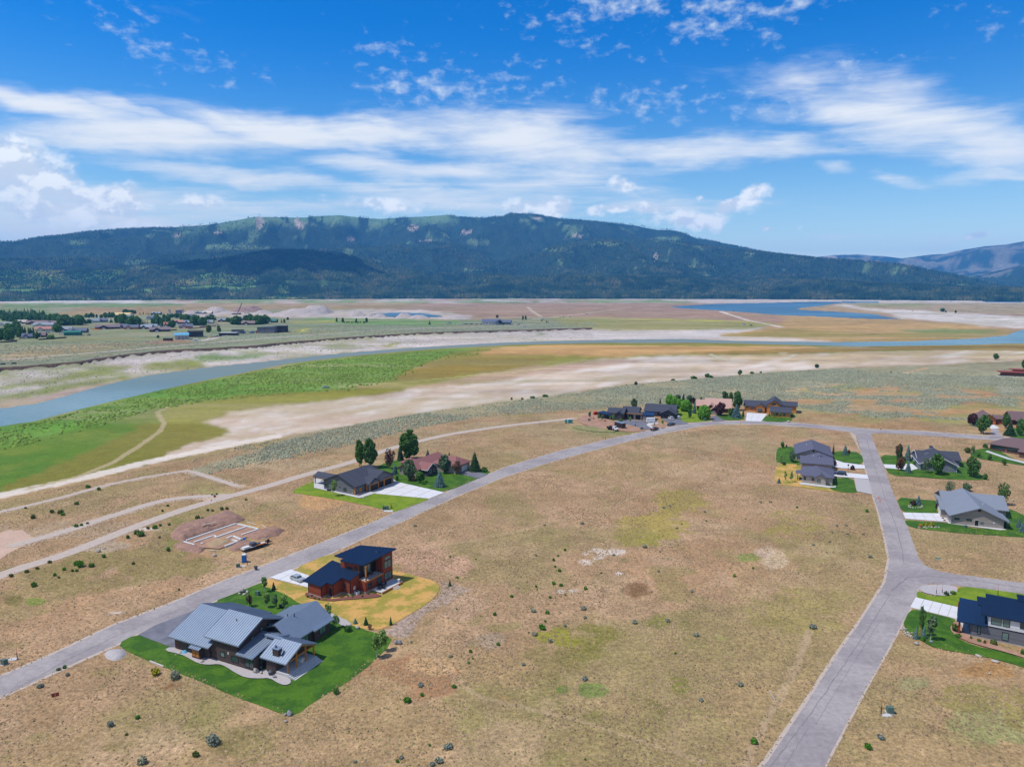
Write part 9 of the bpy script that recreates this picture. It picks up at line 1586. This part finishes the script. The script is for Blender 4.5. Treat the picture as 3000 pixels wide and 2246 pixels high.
for ci, (zo, x0, y0, x1, y1, n, hz_, kd, lf) in enumerate(CL):
    s = .19 if zo[0] == 900 else .2034
    n = int(n * 1.25)
    for i in range(n):
        x = x0 + (x1 - x0) * (i + rnd.random()) / n; y = rnd.uniform(y0, y1); hh = hz_ * rnd.uniform(.8, 1.3) * s; px, py = zv(zo, s, x, y)
        plant('village_spruce' if kd == 'farspruce' else 'village_tree', kd, px, py, py - hh, hh * (.42 if kd == 'farspruce' else rnd.uniform(.62, .95)), rnd.choice([lf, lf, 'lf_green']) if kd == 'farround' else lf, ('dark spruce ' if kd == 'farspruce' else 'leafy tree ') + CW[ci] + ' across the river', 'tree', VL[kd][1] + ' ' + CW[ci], far=True)
for x, y, h_ in ((300, 540, 190), (335, 540, 180), (365, 520, 150), (420, 545, 170), (450, 540, 165), (490, 548, 180), (540, 562, 120)): px, py = zv(ZA, .2034, x, y); plant('poplar_tree', 'poplar', px, py, py - h_ * .2034, 10 if h_ > 130 else 18, 'lf_cotton', 'dark poplar in the row at the left of the village', 'tree', 'poplars at the left of the village', far=True)
for (zo, s, x, y, h_, w, kd, lf, lab) in [(ZB, .2034, 893, 458, 112, 92, 'farround', 'lf_olive', 'left and larger of two round trees in the meadow'), (ZB, .2034, 1040, 452, 100, 66, 'farround', 'lf_olive', 'right and smaller of two round trees in the meadow'), (ZB, .2034, 1942, 322, 68, 34, 'farspruce', 'lf_spruce', 'left of two small trees right of the village'), (ZB, .2034, 1984, 324, 62, 44, 'farround', 'lf_cotton', 'right of two small trees right of the village'), (ZB, .2034, 2028, 282, 44, 40, 'farround', 'lf_cotton', 'lone tree above the pair right of the village'),
    ((900, 880), .19, 455, 330, 70, 38, 'farround', 'lf_cotton', 'first of four trees on the green rise'), ((900, 880), .19, 552, 342, 78, 45, 'farround', 'lf_cotton', 'second of four trees on the green rise'), ((900, 880), .19, 757, 346, 72, 32, 'farround', 'lf_green', 'third of four trees on the green rise'), ((900, 880), .19, 918, 342, 78, 48, 'farround', 'lf_green', 'fourth of four trees on the green rise'), ((900, 880), .19, 1888, 372, 72, 58, 'farspruce', 'lf_spruce', 'lone dark spruce left of the long hall'),
    (Z3, .2034, 1534, 282, 64, 36, 'farround', 'lf_cotton', 'left of the paired trees right of the long hall'), (Z3, .2034, 1574, 282, 66, 34, 'farround', 'lf_cotton', 'right of the paired trees right of the long hall'), (Z3, .2034, 1165, 252, 46, 52, 'farround', 'lf_olive', 'pale tree behind the roof of the long hall'), (Z3, .2034, 1870, 318, 48, 26, 'farspruce', 'lf_spruce', 'dark spruce right of the track junction'), (Z3, .2034, 1895, 318, 40, 22, 'farspruce', 'lf_spruce', 'second dark spruce right of the track junction'), (Z3, .2034, 1806, 305, 36, 20, 'farround', 'lf_cotton', 'small tree below the camper at the track junction'), (ZB, .2034, 160, 540, 40, 44, 'farround', 'lf_cotton', 'bush in the meadow before the village'),
    ((2000, 840), .452, 1684, 162, 24, 34, 'farround', 'lf_cotton', 'clump of trees on the far right plain'), ((2000, 840), .452, 1770, 170, 18, 14, 'farround', 'lf_spruce', 'dark tree right of the clump on the far plain'), ((2000, 840), .452, 1706, 166, 12, 12, 'farround', 'lf_spruce', 'small dark tree below the clump on the far plain')]:
    px, py = zv(zo, s, x, y); plant('lone_tree', kd, px, py, py - h_ * s, w * s, lf, lab, 'tree', far=True)
# masts on the crest
for i, dx in enumerate((-4, 0, 4)):
    p = atr(760 + dx, 634, 10480); b = MB(); b.cone((0, 0, -20), (0, 0, 38), 1.5, .8, 6); o = b.build('radio_mast', 'dark_metal'); o.location = p; tag(o, 'thin radio mast on the mountain crest', 'mast', 'radio masts on the crest')
print('all done', round(time.time() - T0, 1), 'objects', len(D_.objects), 'tris', sum(sum(max(0, 2 if len(p.vertices) == 4 else len(p.vertices) - 2) for p in m.polygons) if len(m.polygons) < 200 else len(m.polygons) * (len(m.loops) // len(m.polygons) - 2) for m in D_.meshes))
